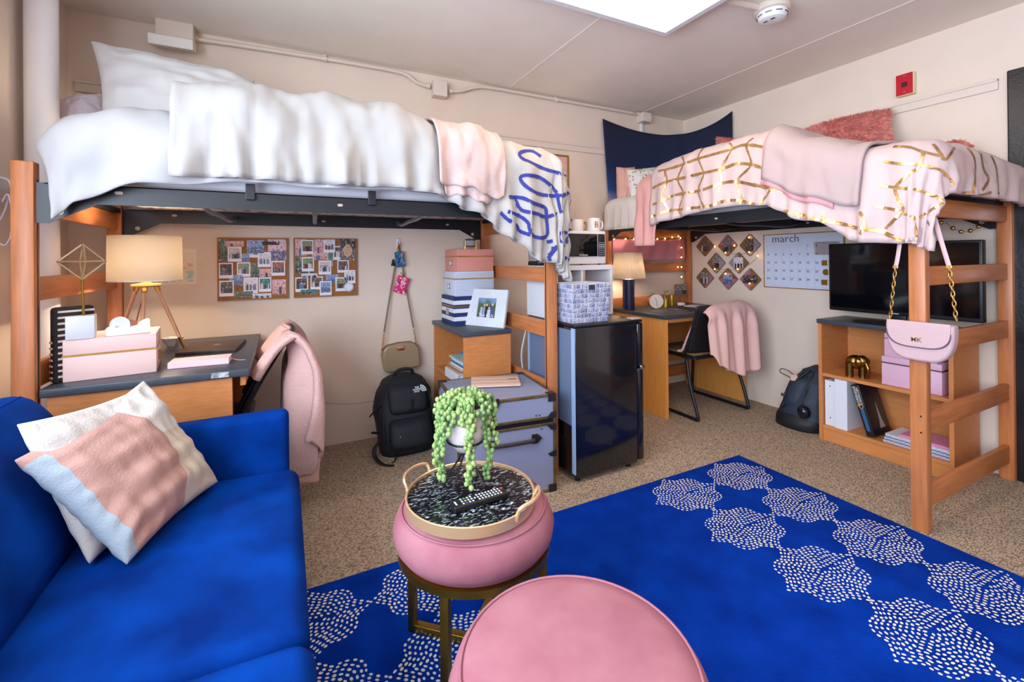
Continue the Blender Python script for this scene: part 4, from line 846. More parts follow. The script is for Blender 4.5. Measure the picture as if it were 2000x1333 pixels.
MB().tube(crv([(bx-.16, by-.06, .1), (bx-.21, by-.1, .07), (bx-.215, by-.14, .03), (bx-.18, by-.2, .006), (bx-.13, by-.24, .005)], 6), .013, 8, flat=.25, up=(0, 0, 1)).build('shoulder_strap', PACKS, t, smooth=True)
MB().tube(crv([(bx-.16, by-.04, .3), (bx-.21, by-.06, .27), (bx-.235, by-.07, .25)], 6), .011, 8, flat=.35).build('buckle_strap', PACKS, t, smooth=True)
MB().tube(crv([(bx-.17, by-.04, .13), (bx-.22, by-.06, .15)], 6), .012, 8, flat=.35).build('buckle_strap', PACKS, t, smooth=True)
MB().tube(crv([(bx-.09, by-.14, .03), (bx-.11, by-.18, .004), (bx-.13, by-.2, .004)], 5), .004, 6).build('cord', PACKS, t, smooth=True); MB().tube(crv([(bx+.15, by-.12, .05), (bx+.165, by-.15, .01)], 5), .004, 6).build('cord', PACKS, t, smooth=True)
LOGO = M('logo_white', (225, 228, 232), .6)
rx, ry, dy = bp(.375); o0 = V((bx+.065, by+dy-ry-.037, .378)); uu = V((1, .12, 0)); vv = V((0, .16, 1))
mb = MB()
for k, s_ in enumerate(('THE', 'NORTH', 'FACE')): text(mb, s_, o0+vv*(.012-.0125*k)-V((.012, 0, 0)), uu, vv, .0145, .001, bold=.0004)
mb.build('logo_text', LOGO, t)
for k in range(3):
    mb = MB(); mb.frame(o0+V((.01, -.001, -.018)), uu, vv); r0 = .012+.011*k; pts = [(r0*math.cos(a_), r0*math.sin(a_)*1.05) for a_ in [j*PI/20 for j in range(11)]]+[((r0+.007)*math.cos(a_), (r0+.007)*math.sin(a_)*1.05) for a_ in [j*PI/20 for j in range(10, -1, -1)]]
    mb.prism(pts, 0, .001); mb.build('logo_arc', LOGO, t)
for k in range(6): MB().sphere((bx-.075+.003*k, by-.1785-.0009*k, .137-.011*k), .003, 8, 5).build('print_dot', LOGO, t)
mb = MB(); mb.frame((bx+.03, by-.191, .085), (1, .05, 0), (0, .1, 1)); mb.prism([(.03*math.cos(a_), .02*math.sin(a_)) for a_ in [j*PI/10 for j in range(11)]], 0, .001); mb.build('badge', M('faint_badge', (50, 56, 66), .6), t)

# ================================================================ chair 1 with fleece blanket
CHB = M('black_chair_shell', (22, 22, 25), .45)
t = thing('desk_chair', 'black plastic desk chair facing the tripod-lamp desk', 'chair', (-.28, 2.56, 0))
def back1(u, v):
    y = 2.34+.42*u; z = .50+.36*v; x = -.155+.2*v**1.15-.05*(2*u-1)**2*(1-.3*v); return V((x, y, z))
mb = MB().grid(back1, 16, 12); mb.build('backrest', CHB, t, smooth=True, solid=.02, sub=1)
MB().rbox(-.56, -.14, 2.35, 2.76, .43, .46, .015, 3).build('seat', CHB, t, smooth=40)
for Y in (2.34, 2.77):
    MB().tube(crv([(-.13, Y, .02), (-.16, Y, .2), (-.2, Y, .42), (-.18, Y, .5), (-.06, Y, .75)], 6), .012, 10).build('side_frame', BLACKM, t, smooth=True); MB().tube(crv([(-.13, Y, .012), (-.35, Y, .012), (-.54, Y, .012), (-.5, Y, .2), (-.47, Y, .43)], 6), .011, 10).build('sled_leg', BLACKM, t, smooth=True)
PK = M('dusty_pink_fleece', (214, 172, 164), .95, sheen=.6, bump=.35, bscale=110, var=.06, vscale=9)
def blk1(u, v):
    y = 2.22+.52*u; w_ = 1.9*math.sin(u*19+.8*math.sin(3*v)); top = .872-.03*math.sin(PI*u)**2+.012*nz(u*4)
    if v < .22: s_ = (v-.22)/.22; x = .03+.14*s_-.02*math.sin(8*u); z = top-.02-.17*abs(s_)**1.5
    else:
        s_ = (v-.22)/.78; L_ = lerp([(0, .44), (.12, .62), (.45, .70), (.58, .50), (.8, .5), (1, .46)], u); th = min(1, s_*6); x = .0+.07*math.sin(th*PI/2)+.0*s_; z = top-.05*(1-math.cos(th*PI/2))-L_*s_
    return V((x+.036*w_*sm(.1, .5, v)+.012*math.sin(41*u)*sm(.3, .8, v), y+.02*math.sin(5*v+u*4)-.05*sm(.4, 1, v)*(u-.5), max(z, .03)))
MB().grid(blk1, 70, 60).build('draped_blanket', PK, smooth=True, solid=.028, label='dusty pink fleece blanket draped over the black desk chair', cat='blanket', sub=0)

# ================================================================ small bookcase behind the trunk
def bookcase(label, x0, x1, y0, y1, H, shelves, open_, kick=.07):
    t = thing('bookcase', label, 'bookcase', ((x0+x1)/2, (y0+y1)/2, 0)); T_ = .02
    MB().rbox(x0-.012, x1, y0-.012, y1+.004, H-.028, H, .004).build('top', DARKTOP, t, smooth=40)
    for Y in (y0, y1-T_): MB().box(x0, x1, Y, Y+T_, 0, H-.028).build('side_panel', LAMXY, t, bevel=.0015)
    MB().box(x1-.01, x1, y0+T_, y1-T_, 0, H-.028).build('back_panel', LAMY, t)
    for z in shelves: MB().box(x0+.006, x1-.01, y0+T_, y1-T_, z-.02, z).build('shelf', LAMY, t, bevel=.0015)
    MB().box(x0+.012, x0+.027, y0+T_, y1-T_, 0, kick).build('kick_board', LAMY, t); return t
bookcase('small wood bookcase stacked with three decorative boxes', .945, 1.255, 2.50, 3.105, .76, [.09, .44], 'x')
S1 = .44
# binder and papers on shelf
def flat_stack(items, y0, y1, z):
    for nm, lab, cat, col, h_, x0, x1, dy in items:
        o = MB().rbox(x0, x1, y0+dy, y1+dy, z+.0004, z+h_, .001, 1); o.build(nm, M('c%s' % (col,), col, .6), label=lab, cat=cat); z += h_+.0005
    return z
t = thing('ring_binder', 'white ring binder lying flat in the small bookcase', 'binder', (1.07, 2.7, S1))
MB().box(.925, 1.2, 2.55, 2.80, S1+.0005, S1+.004).box(.925, 1.2, 2.55, 2.80, S1+.054, S1+.058).box(.925, .929, 2.55, 2.80, S1+.004, S1+.054).build('cover', M('binder_white', (222, 224, 234), .4), t, bevel=.002)
MB().box(.935, 1.19, 2.56, 2.79, S1+.009, S1+.05).build('pages', M('paper_white', (230, 230, 236), .8), t); MB().box(.94, 1.17, 2.556, 2.7, S1+.005, S1+.0085).build('divider', M('blue_divider', (40, 60, 190), .5), t)
zz = S1+.0585
zz = flat_stack([('folder', 'tan paper folder on the white binder', 'folder', (206, 166, 120), .006, .93, 1.18, 0), ('folder', 'mauve folder above the tan folder', 'folder', (150, 120, 130), .005, .94, 1.2, .01), ('folder', 'second tan folder below the blue notebook', 'folder', (212, 178, 130), .008, .95, 1.19, .01), ('paper_stack', 'loose white paper stack between folder and notebook', 'papers', (224, 222, 230), .012, .96, 1.2, 0),
                 ('notebook', 'blue spiral notebook in the small bookcase', 'notebook', (66, 112, 176), .012, .96, 1.2, .005), ('paper_stack', 'white handouts above the blue notebook', 'papers', (226, 230, 236), .014, .965, 1.2, .0), ('magazine', 'pale green magazine atop the paper pile', 'magazine', (190, 206, 196), .012, .955, 1.19, .01), ('workbook', 'bright cyan workbook topping the bookcase pile', 'workbook', (40, 150, 200), .014, 1.02, 1.2, -.02)], 2.56, 2.79, zz)
MB().box(.95, 1.2, 2.84, 3.06, .0905, .28).build('file_box', M('grey_file', (120, 116, 120), .6), label='grey file box on the lowest bookcase shelf', cat='box', bevel=.004)
# stacked boxes
zt1, zt2, zt3 = py(888, 580, 2.79).z, py(894, 531, 2.79).z, py(900, 487, 2.79).z; Y0_, Y1_ = 2.79, 3.04
NV = M('navy_paperboard', (22, 44, 98), .55); CO = M('coral_paperboard', (222, 146, 130), .5)
t = thing('storage_box', 'navy and white striped box at the bottom of the stack', 'box', (1.13, 2.91, .76), 'decorative boxes stacked on the small bookcase')
N_ = 7; hh = (zt1-.761)/N_
for k in range(N_): MB().box(.985, 1.265, Y0_, Y1_, .7605+hh*k, .7605+hh*(k+1)-.0002).build('stripe_band', NV if k % 2 == 0 else M('white_paperboard', (222, 224, 230), .55), t)
zg = .7605+hh*4.5; MB().box(.9835, 1.2665, Y0_-.0015, Y1_+.0015, zg-.003, zg+.003).build('gold_edge', GOLD, t)
MB().box(.981, .9848, Y0_+.09, Y0_+.15, .7605+hh*2.3, .7605+hh*3.8).build('label_holder', CHROME, t)
DOT = M('dotted_paperboard', (208, 214, 228), .55)
storage_box('pale blue dotted box in the middle of the stack', (.997, Y0_, 0), (1.275, Y0_, 0), .25, zt1, zt2, .7, DOT, 'u0', 'decorative boxes stacked on the small bookcase')
tt = [o for o in COL.objects if o.get('label') == 'pale blue dotted box in the middle of the stack'][0]; mb = MB(); mb.frame((0, Y0_-.0006, 0), (1, 0, 0), (0, 0, 1)); k = 0
z = zt1+.008
while z < zt2-.004:
    x = 1.003+(k % 2)*.0065
    while x < 1.27: mb.prism([(x+.0026*math.cos(j*PI/3), z+.0026*math.sin(j*PI/3)) for j in range(6)], -.0002, .0004); x += .013
    z += .0095; k += 1
mb.build('printed_dots', M('dot_blue', (96, 110, 150), .6), tt, kind='stuff')
storage_box('coral box with gold trim on top of the stack', (1.012, Y0_, 0), (1.272, Y0_, 0), .25, zt2, zt3, .68, CO, 'u0', 'decorative boxes stacked on the small bookcase')
# gold-legged planter
q = py(926, 485, 2.9); cx, cy, z = 1.148, 2.9, zt3; t = thing('planter', 'tiny grey planter on gold legs atop the coral box', 'planter', (cx, cy, z))
MB().lathe([(.03, .022), (.045, .026), (.048, .06), (.043, .06), (.038, .03)], (cx, cy, z), 28).build('bowl', M('grey_concrete', (150, 146, 152), .7), t, smooth=40)
for k in range(4): aa = k*PI/2+.5; x, y = cx+.052*math.cos(aa), cy+.052*math.sin(aa); MB().cyl((x, y, z+.0005), (x, y, z+.062), .0032, n=8).build('leg', GOLD, t, smooth=40); MB().cyl((cx, cy, z+.02), (x, y, z+.02), .0028, n=6).build('brace', GOLD, t)
LF = M('brown_succulent', (120, 96, 60), .6, rgb2=(90, 100, 60), vscale=30)
for k in range(9): aa = k*.7; MB().at((cx+.018*math.cos(aa), cy+.018*math.sin(aa), z+.066), rz=aa, ry=.6 if k % 3 else .2).sphere((.012, 0, .006), .018, 8, 5, (1, .5, .3)).build('succulent_leaf', LF, t, smooth=True)
# marble photo frame
a, b = pz(909, 635, .76), pz(983, 642, .76); a = V((1.02, a.y-.12, 0)) if a.x > 1.2 else a; t = thing('framed_photo', 'marble photo frame with a family picture on the small bookcase', 'photo frame', ((a.x+b.x)/2, (a.y+b.y)/2, .76))
u = V((b.x-a.x, b.y-a.y, 0)).normalized(); W_ = V((b.x-a.x, b.y-a.y, 0)).length; nb = V((-u.y, u.x, 0)); vv = (V((0, 0, 1))*.97+nb*.24).normalized(); H_ = W_*.80
MAR = M('pale_marble', (214, 218, 224), .3, var=.06, vscale=9)
def fr(mb, x0, x1, y0, y1, n0, n1): mb.frame((a.x, a.y, .7615), u, vv); mb.box(x0, x1, y0, y1, n0, n1); return mb
mx_, my_ = W_*.26, H_*.24
for q in ((0, W_, 0, my_), (0, W_, H_-my_, H_), (0, mx_, my_, H_-my_), (W_-mx_, W_, my_, H_-my_)): fr(MB(), *q, -.018, 0).build('frame_side', MAR, t)
mb = MB(); mb.frame((a.x, a.y, .7615), u, vv); fn = scene_fn('garden', 3)
def fam(uu_, v_):
    c = mixc((70, 96, 60), (120, 150, 190), sm(.6, 1, v_+.3*nz(uu_*4, v_*3, 2)))
    for x, h_, col in ((.2, .34, (170, 180, 214)), (.36, .5, (150, 160, 200)), (.48, .52, (30, 30, 36)), (.62, .36, (200, 200, 220)), (.78, .56, (60, 80, 130))):
        if abs(uu_-x) < .075 and v_ < h_+.06: c = col
        if (uu_-x)**2+((v_-h_-.13)*.8)**2 < .0026: c = (220, 180, 150)
    return c
nx = 30
for i in range(nx):
    for j in range(24): x0, x1, q0, q1 = mx_+(W_-2*mx_)*i/nx, mx_+(W_-2*mx_)*(i+1)/nx, my_+(H_-2*my_)*j/24, my_+(H_-2*my_)*(j+1)/24; mb.quad((x0, q0, -.008), (x1, q0, -.008), (x1, q1, -.008), (x0, q1, -.008), lin(fam((i+.5)/nx, (j+.5)/24)))
mb.build('picture', PRINT, t)
mb = MB(); text(mb, 'This is Us', V((a.x, a.y, .7615))+u*W_*.5+vv*my_*1.25+u.cross(vv)*-.006, u, vv, .03, .0006); mb.build('script_text', WHITE, t)

# ================================================================ trunk with tablet
TR = Matrix.Translation(V((.728, 2.02, 0))) @ Matrix.Rotation(math.radians(-6.5), 4, 'Z'); TW, TD, TH = .515, .47, .5
def trk(): m_ = MB(); m_.M = TR.copy(); return m_
t = thing('footlocker', 'lavender-grey storage trunk with brass trim and dark handle', 'trunk', TR @ V((TW/2, TD/2, 0)))
LAV = M('lavender_vinyl', (138, 143, 170), .5, bump=.06, bscale=150); ABR = M('aged_brass', (136, 116, 70), .4, .8, var=.2, vscale=30); DKM = M('dark_bronze', (72, 64, 62), .38, .8)
trk().box(.006, TW-.006, .006, TD-.006, .005, .355).build('body', LAV, t); trk().box(.004, TW-.004, .004, TD-.004, .375, TH-.002).build('lid', LAV, t)
trk().box(.008, TW-.008, .008, TD-.008, .355, .375).build('gap', BLACKP, t)
e = .014
for (x0, x1, y0, y1, z0, z1) in ((0, TW, 0, e, TH-e, TH), (0, TW, TD-e, TD, TH-e, TH), (0, e, 0, TD, TH-e, TH), (TW-e, TW, 0, TD, TH-e, TH), (0, TW, 0, e, .375, .389), (0, TW, 0, e, .341, .355), (0, e, 0, TD, .375, .389), (0, e, 0, TD, .341, .355), (0, TW, 0, e, 0, e), (0, e, 0, TD, 0, e), (0, e, 0, e, 0, TH), (TW-e, TW, 0, e, 0, TH), (0, e, TD-e, TD, 0, TH), (TW-e, TW, TD-e, TD, 0, TH)):
    trk().box(x0, x1, y0, y1, z0, z1).build('trim_strip', ABR, t, bevel=.002)
for x in (0, TW):
    for y in (0, TD):
        for z in (0, TH):
            sx, sy, sz = (1 if x == 0 else -1), (1 if y == 0 else -1), (1 if z == 0 else -1); m_ = trk(); m_.M = m_.M @ Matrix.Translation(V((x-sx*.002, y-sy*.002, z+ (0.0005 if z == 0 else .002))))
            m_.box(min(0, sx*.045), max(0, sx*.045), min(0, sy*.045), max(0, sy*.045), min(0, sz*.003), max(0, sz*.003)).box(min(0, sx*.045), max(0, sx*.045), min(0, sy*.003), max(0, sy*.003), min(0, sz*.04), max(0, sz*.04)).box(min(0, sx*.003), max(0, sx*.003), min(0, sy*.045), max(0, sy*.045), min(0, sz*.04), max(0, sz*.04)); m_.build('corner_cap', DKM, t, bevel=.002)
def plate(cx, cz, pts, y=-.004): m_ = trk(); m_.M = m_.M @ Matrix.Translation(V((cx, y, cz))) @ Matrix.Rotation(PI/2, 4, 'X'); m_.prism(pts, 0, .005); return m_.build('clasp', DKM, t, bevel=.0015)
shield = [(-.02, .012), (.02, .012), (.022, -.01), (.014, -.03), (0, -.042), (-.014, -.03), (-.022, -.01)]
plate(TW*.36, TH, shield); plate(TW-.02, .38, [(-.035, .0), (.02, .0), (.02, .035), (-.01, .03)]); plate(TW-.02, .35, [(-.035, 0), (.02, 0), (.02, -.035), (-.01, -.03)]); plate(TW-.02, .2, [(-.03, 0), (.02, .018), (.02, -.018), (-.01, -.016)])
hz, hx0, hx1 = .285, TW*.33, TW*.76
for hx, s_ in ((hx0, -1), (hx1, 1)):
    m_ = trk(); m_.M = m_.M @ Matrix.Translation(V((hx, .001, hz))) @ Matrix.Rotation(PI/2, 4, 'X'); m_.prism([(s_*.045, 0), (s_*.02, .024), (-s_*.012, .024), (-s_*.012, -.024), (s_*.02, -.024)], 0, .006); m_.build('handle_plate', DKM, t, bevel=.002)
m_ = trk(); m_.tube(crv([(hx0, -.008, hz), (hx0+.02, -.022, hz), (TW*.545, -.026, hz), (hx1-.02, -.022, hz), (hx1, -.008, hz)], 5), .011, 8, flat=.6, up=(0, 1, 0)); m_.build('handle', M('dark_leather', (60, 48, 50), .4), t, smooth=True)
for x, z in ((TW-.09, .40), (TW-.11, .40), (TW-.08, .33), (.06, .40)): m_ = trk(); m_.sphere((x, 0, z), .004, 8, 5); m_.build('rivet', DKM, t)
TB = Matrix.Translation(V((1.05, 2.29, TH+.0025))) @ Matrix.Rotation(math.radians(-22), 4, 'Z')
def tb_(): m_ = MB(); m_.M = TB.copy(); return m_
t = thing('tablet', 'tablet in a folding beige cover lying on the trunk', 'tablet', (1.02, 2.3, TH+.0025)); tb_().rbox(-.135, .135, -.095, .095, 0, .009, .004).build('body', M('rose_gold_body', (222, 190, 176), .35, .5), t, smooth=40)
for k in range(3): tb_().rbox(-.135, .135, -.094+.063*k, -.034+.063*k, .0095, .013, .0015).build('cover_panel', M('beige_cover', (216, 184, 164), .6), t, smooth=40)
tb_().box(.07, .115, .005, .022, .0131, .0138).build('gold_text', BRASS, t)
# ================================================================ fridge, shelf, microwave
FX0, FX1, FY0, FY1, FH = 1.362, 1.842, 1.965, 2.47, .84
GBL = M('gloss_black', (16, 18, 26), .16, coat=.4)
t = thing('mini_fridge', 'glossy black two-door mini fridge beside the lavender trunk', 'fridge', ((FX0+FX1)/2, (FY0+FY1)/2, 0))
MB().rbox(FX0+.004, FX1-.05, FY0, FY1, .03, FH-.015, .006).build('body', GBL, t, smooth=40)
MB().rbox(FX0, FX1-.01, FY0-.003, FY1+.003, FH-.015, FH, .006).build('top', M('black_top', (24, 22, 28), .22), t, smooth=40)
BK = M('galvanised_back', (112, 132, 164), .5, .3)
MB().box(FX0, FX0+.0035, FY0+.03, FY1-.02, .3, FH-.03).build('back_panel', BK, t)
for q in ((FY0, FY0+.028, .05, FH-.018), (FY1-.018, FY1, .05, FH-.018)): MB().box(FX0-.003, FX0+.0035, q[0], q[1], q[2], q[3]).build('back_edge', M('back_edge', (150, 176, 208), .4), t)
MB().rbox(FX0+.002, FX0+.02, FY0+.1, FY1-.1, .05, .24, .02).build('compressor', BLACKP, t, smooth=40)
MB().rbox(FX1-.046, FX1, FY0, FY1, .035, .562, .012).build('lower_door', GBL, t, smooth=40); MB().rbox(FX1-.046, FX1, FY0, FY1, .57, FH-.018, .012).build('upper_door', GBL, t, smooth=40)
MB().rbox(FX1-.03, FX1+.006, FY0-.006, FY0+.05, .553, .579, .005).build('hinge', CHROME, t, smooth=40); MB().rbox(FX1-.075, FX1-.006, FY0+.005, FY0+.06, FH+.0005, FH+.009, .003).build('top_hinge', M('hinge_tan', (168, 150, 140), .4), t, smooth=40)
for x in (FX0+.04, FX1-.09):
    for y in (FY0+.04, FY1-.04): MB().cyl((x, y, 0), (x, y, .032), .016, n=12).build('foot', BLACKP, t)
MB().tube(crv([(1.36, 2.49, .75), (1.33, 2.5, .6), (1.345, 2.51, .45), (1.32, 2.5, .3), (1.34, 2.52, .02)], 8), .006, 8).build('power_cord', M('grey_cord', (186, 186, 180), .5), label='pale grey power cord hanging behind the mini fridge', cat='cord', smooth=True)
SX0, SX1, SY0, SY1, SZ0, SZ1 = 1.372, 1.845, 2.235, 2.5, FH+.001, 1.152
t = thing('shelf_unit', 'white open shelf unit standing on the mini fridge', 'shelf', ((SX0+SX1)/2, (SY0+SY1)/2, SZ0)); WL = M('white_laminate', (214, 214, 220), .5)
MB().box(SX0, SX1, SY0, SY1, SZ1-.03, SZ1).build('top_board', WL, t, bevel=.002); MB().box(SX0, SX1, SY0, SY1, SZ0, SZ0+.015).build('bottom_board', WL, t, bevel=.002)
for x in (SX0, SX1-.02): MB().box(x, x+.02, SY0, SY1, SZ0+.015, SZ1-.03).build('side_board', WL, t, bevel=.002)
MB().box(1.605, 1.622, SY0+.004, SY1, SZ0+.015, SZ1-.03).build('divider', WL, t, bevel=.002)
ROSEB = M('rose_board', (222, 164, 150), .55)
for x0, lab in ((1.70, 'rose pink file holder in the shelf beside the woven basket'), (1.41, 'rose pink file holder in the shelf compartment behind the basket')): MB().rbox(x0, x0+.05, SY0+.02, SY1-.02, SZ0+.0155, SZ0+.205, .003).build('file_holder', ROSEB, label=lab, cat='file holder', smooth=40)
# woven basket
def basket(label, x0, x1, y0, y1, z0, h_, nxc, nyc, nz_, tp=.012):
    t = thing('woven_basket', label, 'basket', ((x0+x1)/2, (y0+y1)/2, z0)); W = M('basket_edge', (214, 212, 220), .8); ST = [M('weave%d' % k, c, .8, var=.2, vscale=60) for k, c in enumerate(((146, 150, 176), (124, 130, 160), (166, 166, 186)))]
    def ring(z, o): return [V((x0-o, y0-o, z)), V((x1+o, y0-o, z)), V((x1+o, y1+o, z)), V((x0-o, y1+o, z))]
    ro = ring(z0+.001, -tp), ring(z0+h_, 0); ri = ring(z0+h_, -.008), ring(z0+.008, -tp-.006)
    MB().loft([*ro, *ri]).build('wall', W, t)
    ms = [MB() for _ in ST]; rnd = random.Random(3)
    for f in range(4):
        a0, a1, b0, b1 = ro[0][f], ro[0][(f+1) % 4], ro[1][f], ro[1][(f+1) % 4]; nc = nxc if f % 2 == 0 else nyc; nrm = (a1-a0).cross(b0-a0).normalized()
        if nrm.dot((a0+a1)/2-V(((x0+x1)/2, (y0+y1)/2, z0))) < 0: nrm = -nrm
        for i in range(nc):
            for j in range(nz_):
                def S(u, v): return (a0*(1-u)+a1*u)*(1-v)+(b0*(1-u)+b1*u)*v
                g = .055; up = (i+j) % 2; e = rnd.uniform(-.03, .03); u0, u1, v0, v1 = (i+g+e)/nc, (i+1-g+e)/nc, (j+g)/nz_, (j+1-g)/nz_
                if f == 0 and j >= nz_-2 and nc*.42 <= i+.5 <= nc*.62 and j == nz_-1: continue
                m_ = ms[rnd.randrange(3)]; h0 = .0005; hm = .0035
                q = [S(u0, v0)+nrm*h0, S(u1, v0)+nrm*h0, S(u1, v1)+nrm*h0, S(u0, v1)+nrm*h0]; k = len(m_.v)
                if up: mid = [S((u0+u1)/2, v0)+nrm*hm, S((u0+u1)/2, v1)+nrm*hm]; m_.add([q[0], mid[0], mid[1], q[3], q[1], q[2]], [(0, 1, 2, 3), (1, 4, 5, 2)])
                else: mid = [S(u0, (v0+v1)/2)+nrm*hm, S(u1, (v0+v1)/2)+nrm*hm]; m_.add([q[0], q[1], mid[1], mid[0], q[2], q[3]], [(0, 1, 2, 3), (3, 2, 4, 5)])
    for m_, s_ in zip(ms, ST): m_.build('weave', s_, t, kind='stuff')
    xm = (x0+x1)/2; MB().box(xm-.02, xm+.02, y0-.003, y0+.0005, z0+h_*.84, z0+h_*.97).build('handle_opening', M('basket_dark', (46, 44, 54), .8), t)
basket('blue-grey woven basket with white edges on the mini fridge', 1.372, 1.635, 2.0, 2.225, FH+.001, .215, 10, 9, 8)
# microwave
MX0, MX1, MY0, MY1, MZ = 1.475, 1.80, 2.245, 2.495, SZ1+.008; MZ1 = 1.362
t = thing('microwave', 'white microwave with black glass door on the shelf unit', 'microwave', ((MX0+MX1)/2, (MY0+MY1)/2, SZ1))
MB().rbox(MX0, MX1, MY0, MY1, MZ, MZ1, .006).build('case', M('microwave_white', (222, 218, 216), .4), t, smooth=40)
MB().rbox(MX0+.012, MX1-.068, MY0-.006, MY0+.004, MZ+.045, MZ1-.018, .004).build('door_glass', M('black_glass', (16, 15, 16), .08), t, smooth=40)
pn = MB().rbox(MX1-.062, MX1-.01, MY0-.005, MY0+.004, MZ+.045, MZ1-.018, .003).build('control_panel', M('panel_black', (24, 25, 30), .3), t, smooth=40)
BT = M('button_grey', (150, 158, 176), .5)
for i in range(3):
    for j in range(7): MB().box(MX1-.056+.0145*i, MX1-.047+.0145*i, MY0-.0062, MY0-.005, MZ+.052+.0125*j, MZ+.057+.0125*j).build('button', BT if j not in (4, 5) else WHITE, pn)
mb = MB(); text(mb, 'Sunbeam', (MX0+.15, MY0-.0065, MZ+.055), (1, 0, 0), (0, 0, 1), .018, .0004); mb.build('brand_text', M('brand_silver', (200, 200, 200), .4), t)
for x in (MX0+.03, MX1-.03):
    for y in (MY0+.03, MY1-.03): MB().cyl((x, y, SZ1+.0003), (x, y, MZ+.002), .01, n=10).build('foot', M('foot_brown', (90, 60, 40), .5), t)
def mug(label, x, y, z, r, h_, handle, letter, hm):
    t = thing('mug', label, 'mug', (x, y, z)); MB().lathe([(r*.9, .0005), (r, .006), (r, h_), (r-.004, h_), (r-.004, .008), (.001, .006)], (x, y, z), 32).build('cup', M('mug_white', (232, 226, 222), .3), t, smooth=50)
    MB().tube(crv([(x+handle*r*.95, y, z+h_*.82), (x+handle*(r+.022), y, z+h_*.78), (x+handle*(r+.028), y, z+h_*.5), (x+handle*(r+.018), y, z+h_*.25), (x+handle*r*.95, y, z+h_*.2)], 6), .0055, 8).build('handle', hm, t, smooth=True)
    if letter: mb = MB(); text(mb, letter, (x-.012, y-r-.0008, z+h_*.5), (1, 0, 0), (0, 0, 1), .055, .0006); mb.build('letter', GOLD, t)
MGW = M('mug_handle_white', (232, 226, 222), .3)
q = py(1161, 449, 2.34); mug('white mug with a gold letter B on the microwave', q.x-.005, 2.34, MZ1, .042, .088, 1, 'B', MGW)
q = py(1133, 449, 2.42); mug('white mug with a gold handle behind the lettered mug', q.x-.012, 2.43, MZ1, .04, .085, 1, None, GOLD)
# coffee maker behind the comforter
t = thing('coffee_maker', 'silver and black coffee maker at the end of the shelf unit', 'coffee maker', (1.42, 2.42, SZ1)); MB().rbox(1.376, 1.462, 2.36, 2.49, SZ1+.0005, SZ1+.025, .004).build('base', BLACKP, t, smooth=40)
MB().rbox(1.378, 1.404, 2.4, 2.49, SZ1+.025, SZ1+.17, .006).build('tower', M('silver_plastic', (176, 168, 170), .35, .5), t, smooth=40); MB().cyl((1.435, 2.43, SZ1+.027), (1.435, 2.43, SZ1+.12), .024, n=20).build('canister', M('smoked', (96, 88, 80), .2, .4), t, smooth=40); MB().rbox(1.378, 1.462, 2.38, 2.49, SZ1+.13, SZ1+.175, .006).build('head', BLACKP, t, smooth=40)

# ================================================================ right desk
D2X0, D2X1, D2Y0, D2Y1, D2Z = 2.49, 3.40, 2.43, 3.035, .765
t = thing('desk', 'wood laminate desk with charcoal top in the room corner', 'desk', ((D2X0+D2X1)/2, (D2Y0+D2Y1)/2, 0)); LAMD = M('laminate_amber', (232, 158, 76), .45, var=.07, vscale=5, stretch=(8, 8, 1), detail=4)
MB().rbox(D2X0, D2X1, D2Y0, D2Y1, D2Z-.03, D2Z, .004).build('desktop', DARKTOP, t, smooth=40)
for x in (D2X0+.012, D2X1-.037): MB().box(x, x+.025, D2Y0+.01, D2Y1-.01, 0, D2Z-.03).build('side_panel', LAMD, t, bevel=.0015)
MB().box(D2X0+.037, D2X1-.037, D2Y0+.02, D2Y0+.038, D2Z-.06, D2Z-.03).build('apron', LAMX, t); MB().box(D2X0+.037, D2X1-.037, D2Y1-.05, D2Y1-.032, .25, D2Z-.03).build('modesty_panel', LAMX, t)
lx, ly = 2.545, 2.885; t = thing('table_lamp', 'lit table lamp with navy base in the room corner', 'lamp', (lx, ly, D2Z))
MB().lathe([(.052, .0005), (.052, .01), (.048, .012), (.048, .25), (.03, .256), (.014, .262)], (lx, ly, D2Z), 32).build('base', M('navy_glaze', (22, 28, 66), .35), t, smooth=40); MB().cyl((lx, ly, D2Z+.26), (lx, ly, D2Z+.34), .008, n=10).build('stem', GOLD, t)
zs0, zs1 = py(1240, 543, ly).z, py(1240, 494, ly).z
sh = MB().lathe([(.138, zs0), (.108, zs1)], (lx, ly, 0), 48, caps=False).build('shade', shade_mat('pleated_shade', (216, 204, 188), 1), t, smooth=True, solid=.002)
for k in range(24):
    aa = k*PI/12; MB().cyl((lx+.139*math.cos(aa), ly+.139*math.sin(aa), zs0), (lx+.109*math.cos(aa), ly+.109*math.sin(aa), zs1), .0008, n=4).build('pleat', M('pleat_line', (216, 204, 188), .8), sh)
MB().sphere((lx, ly, zs0+.06), .025).build('bulb', M('warm_bulb', (255, 214, 160), .4, emit=6), t, smooth=True); lamp_bulb((lx, ly, zs0+.06), 13, (1, .8, .58))
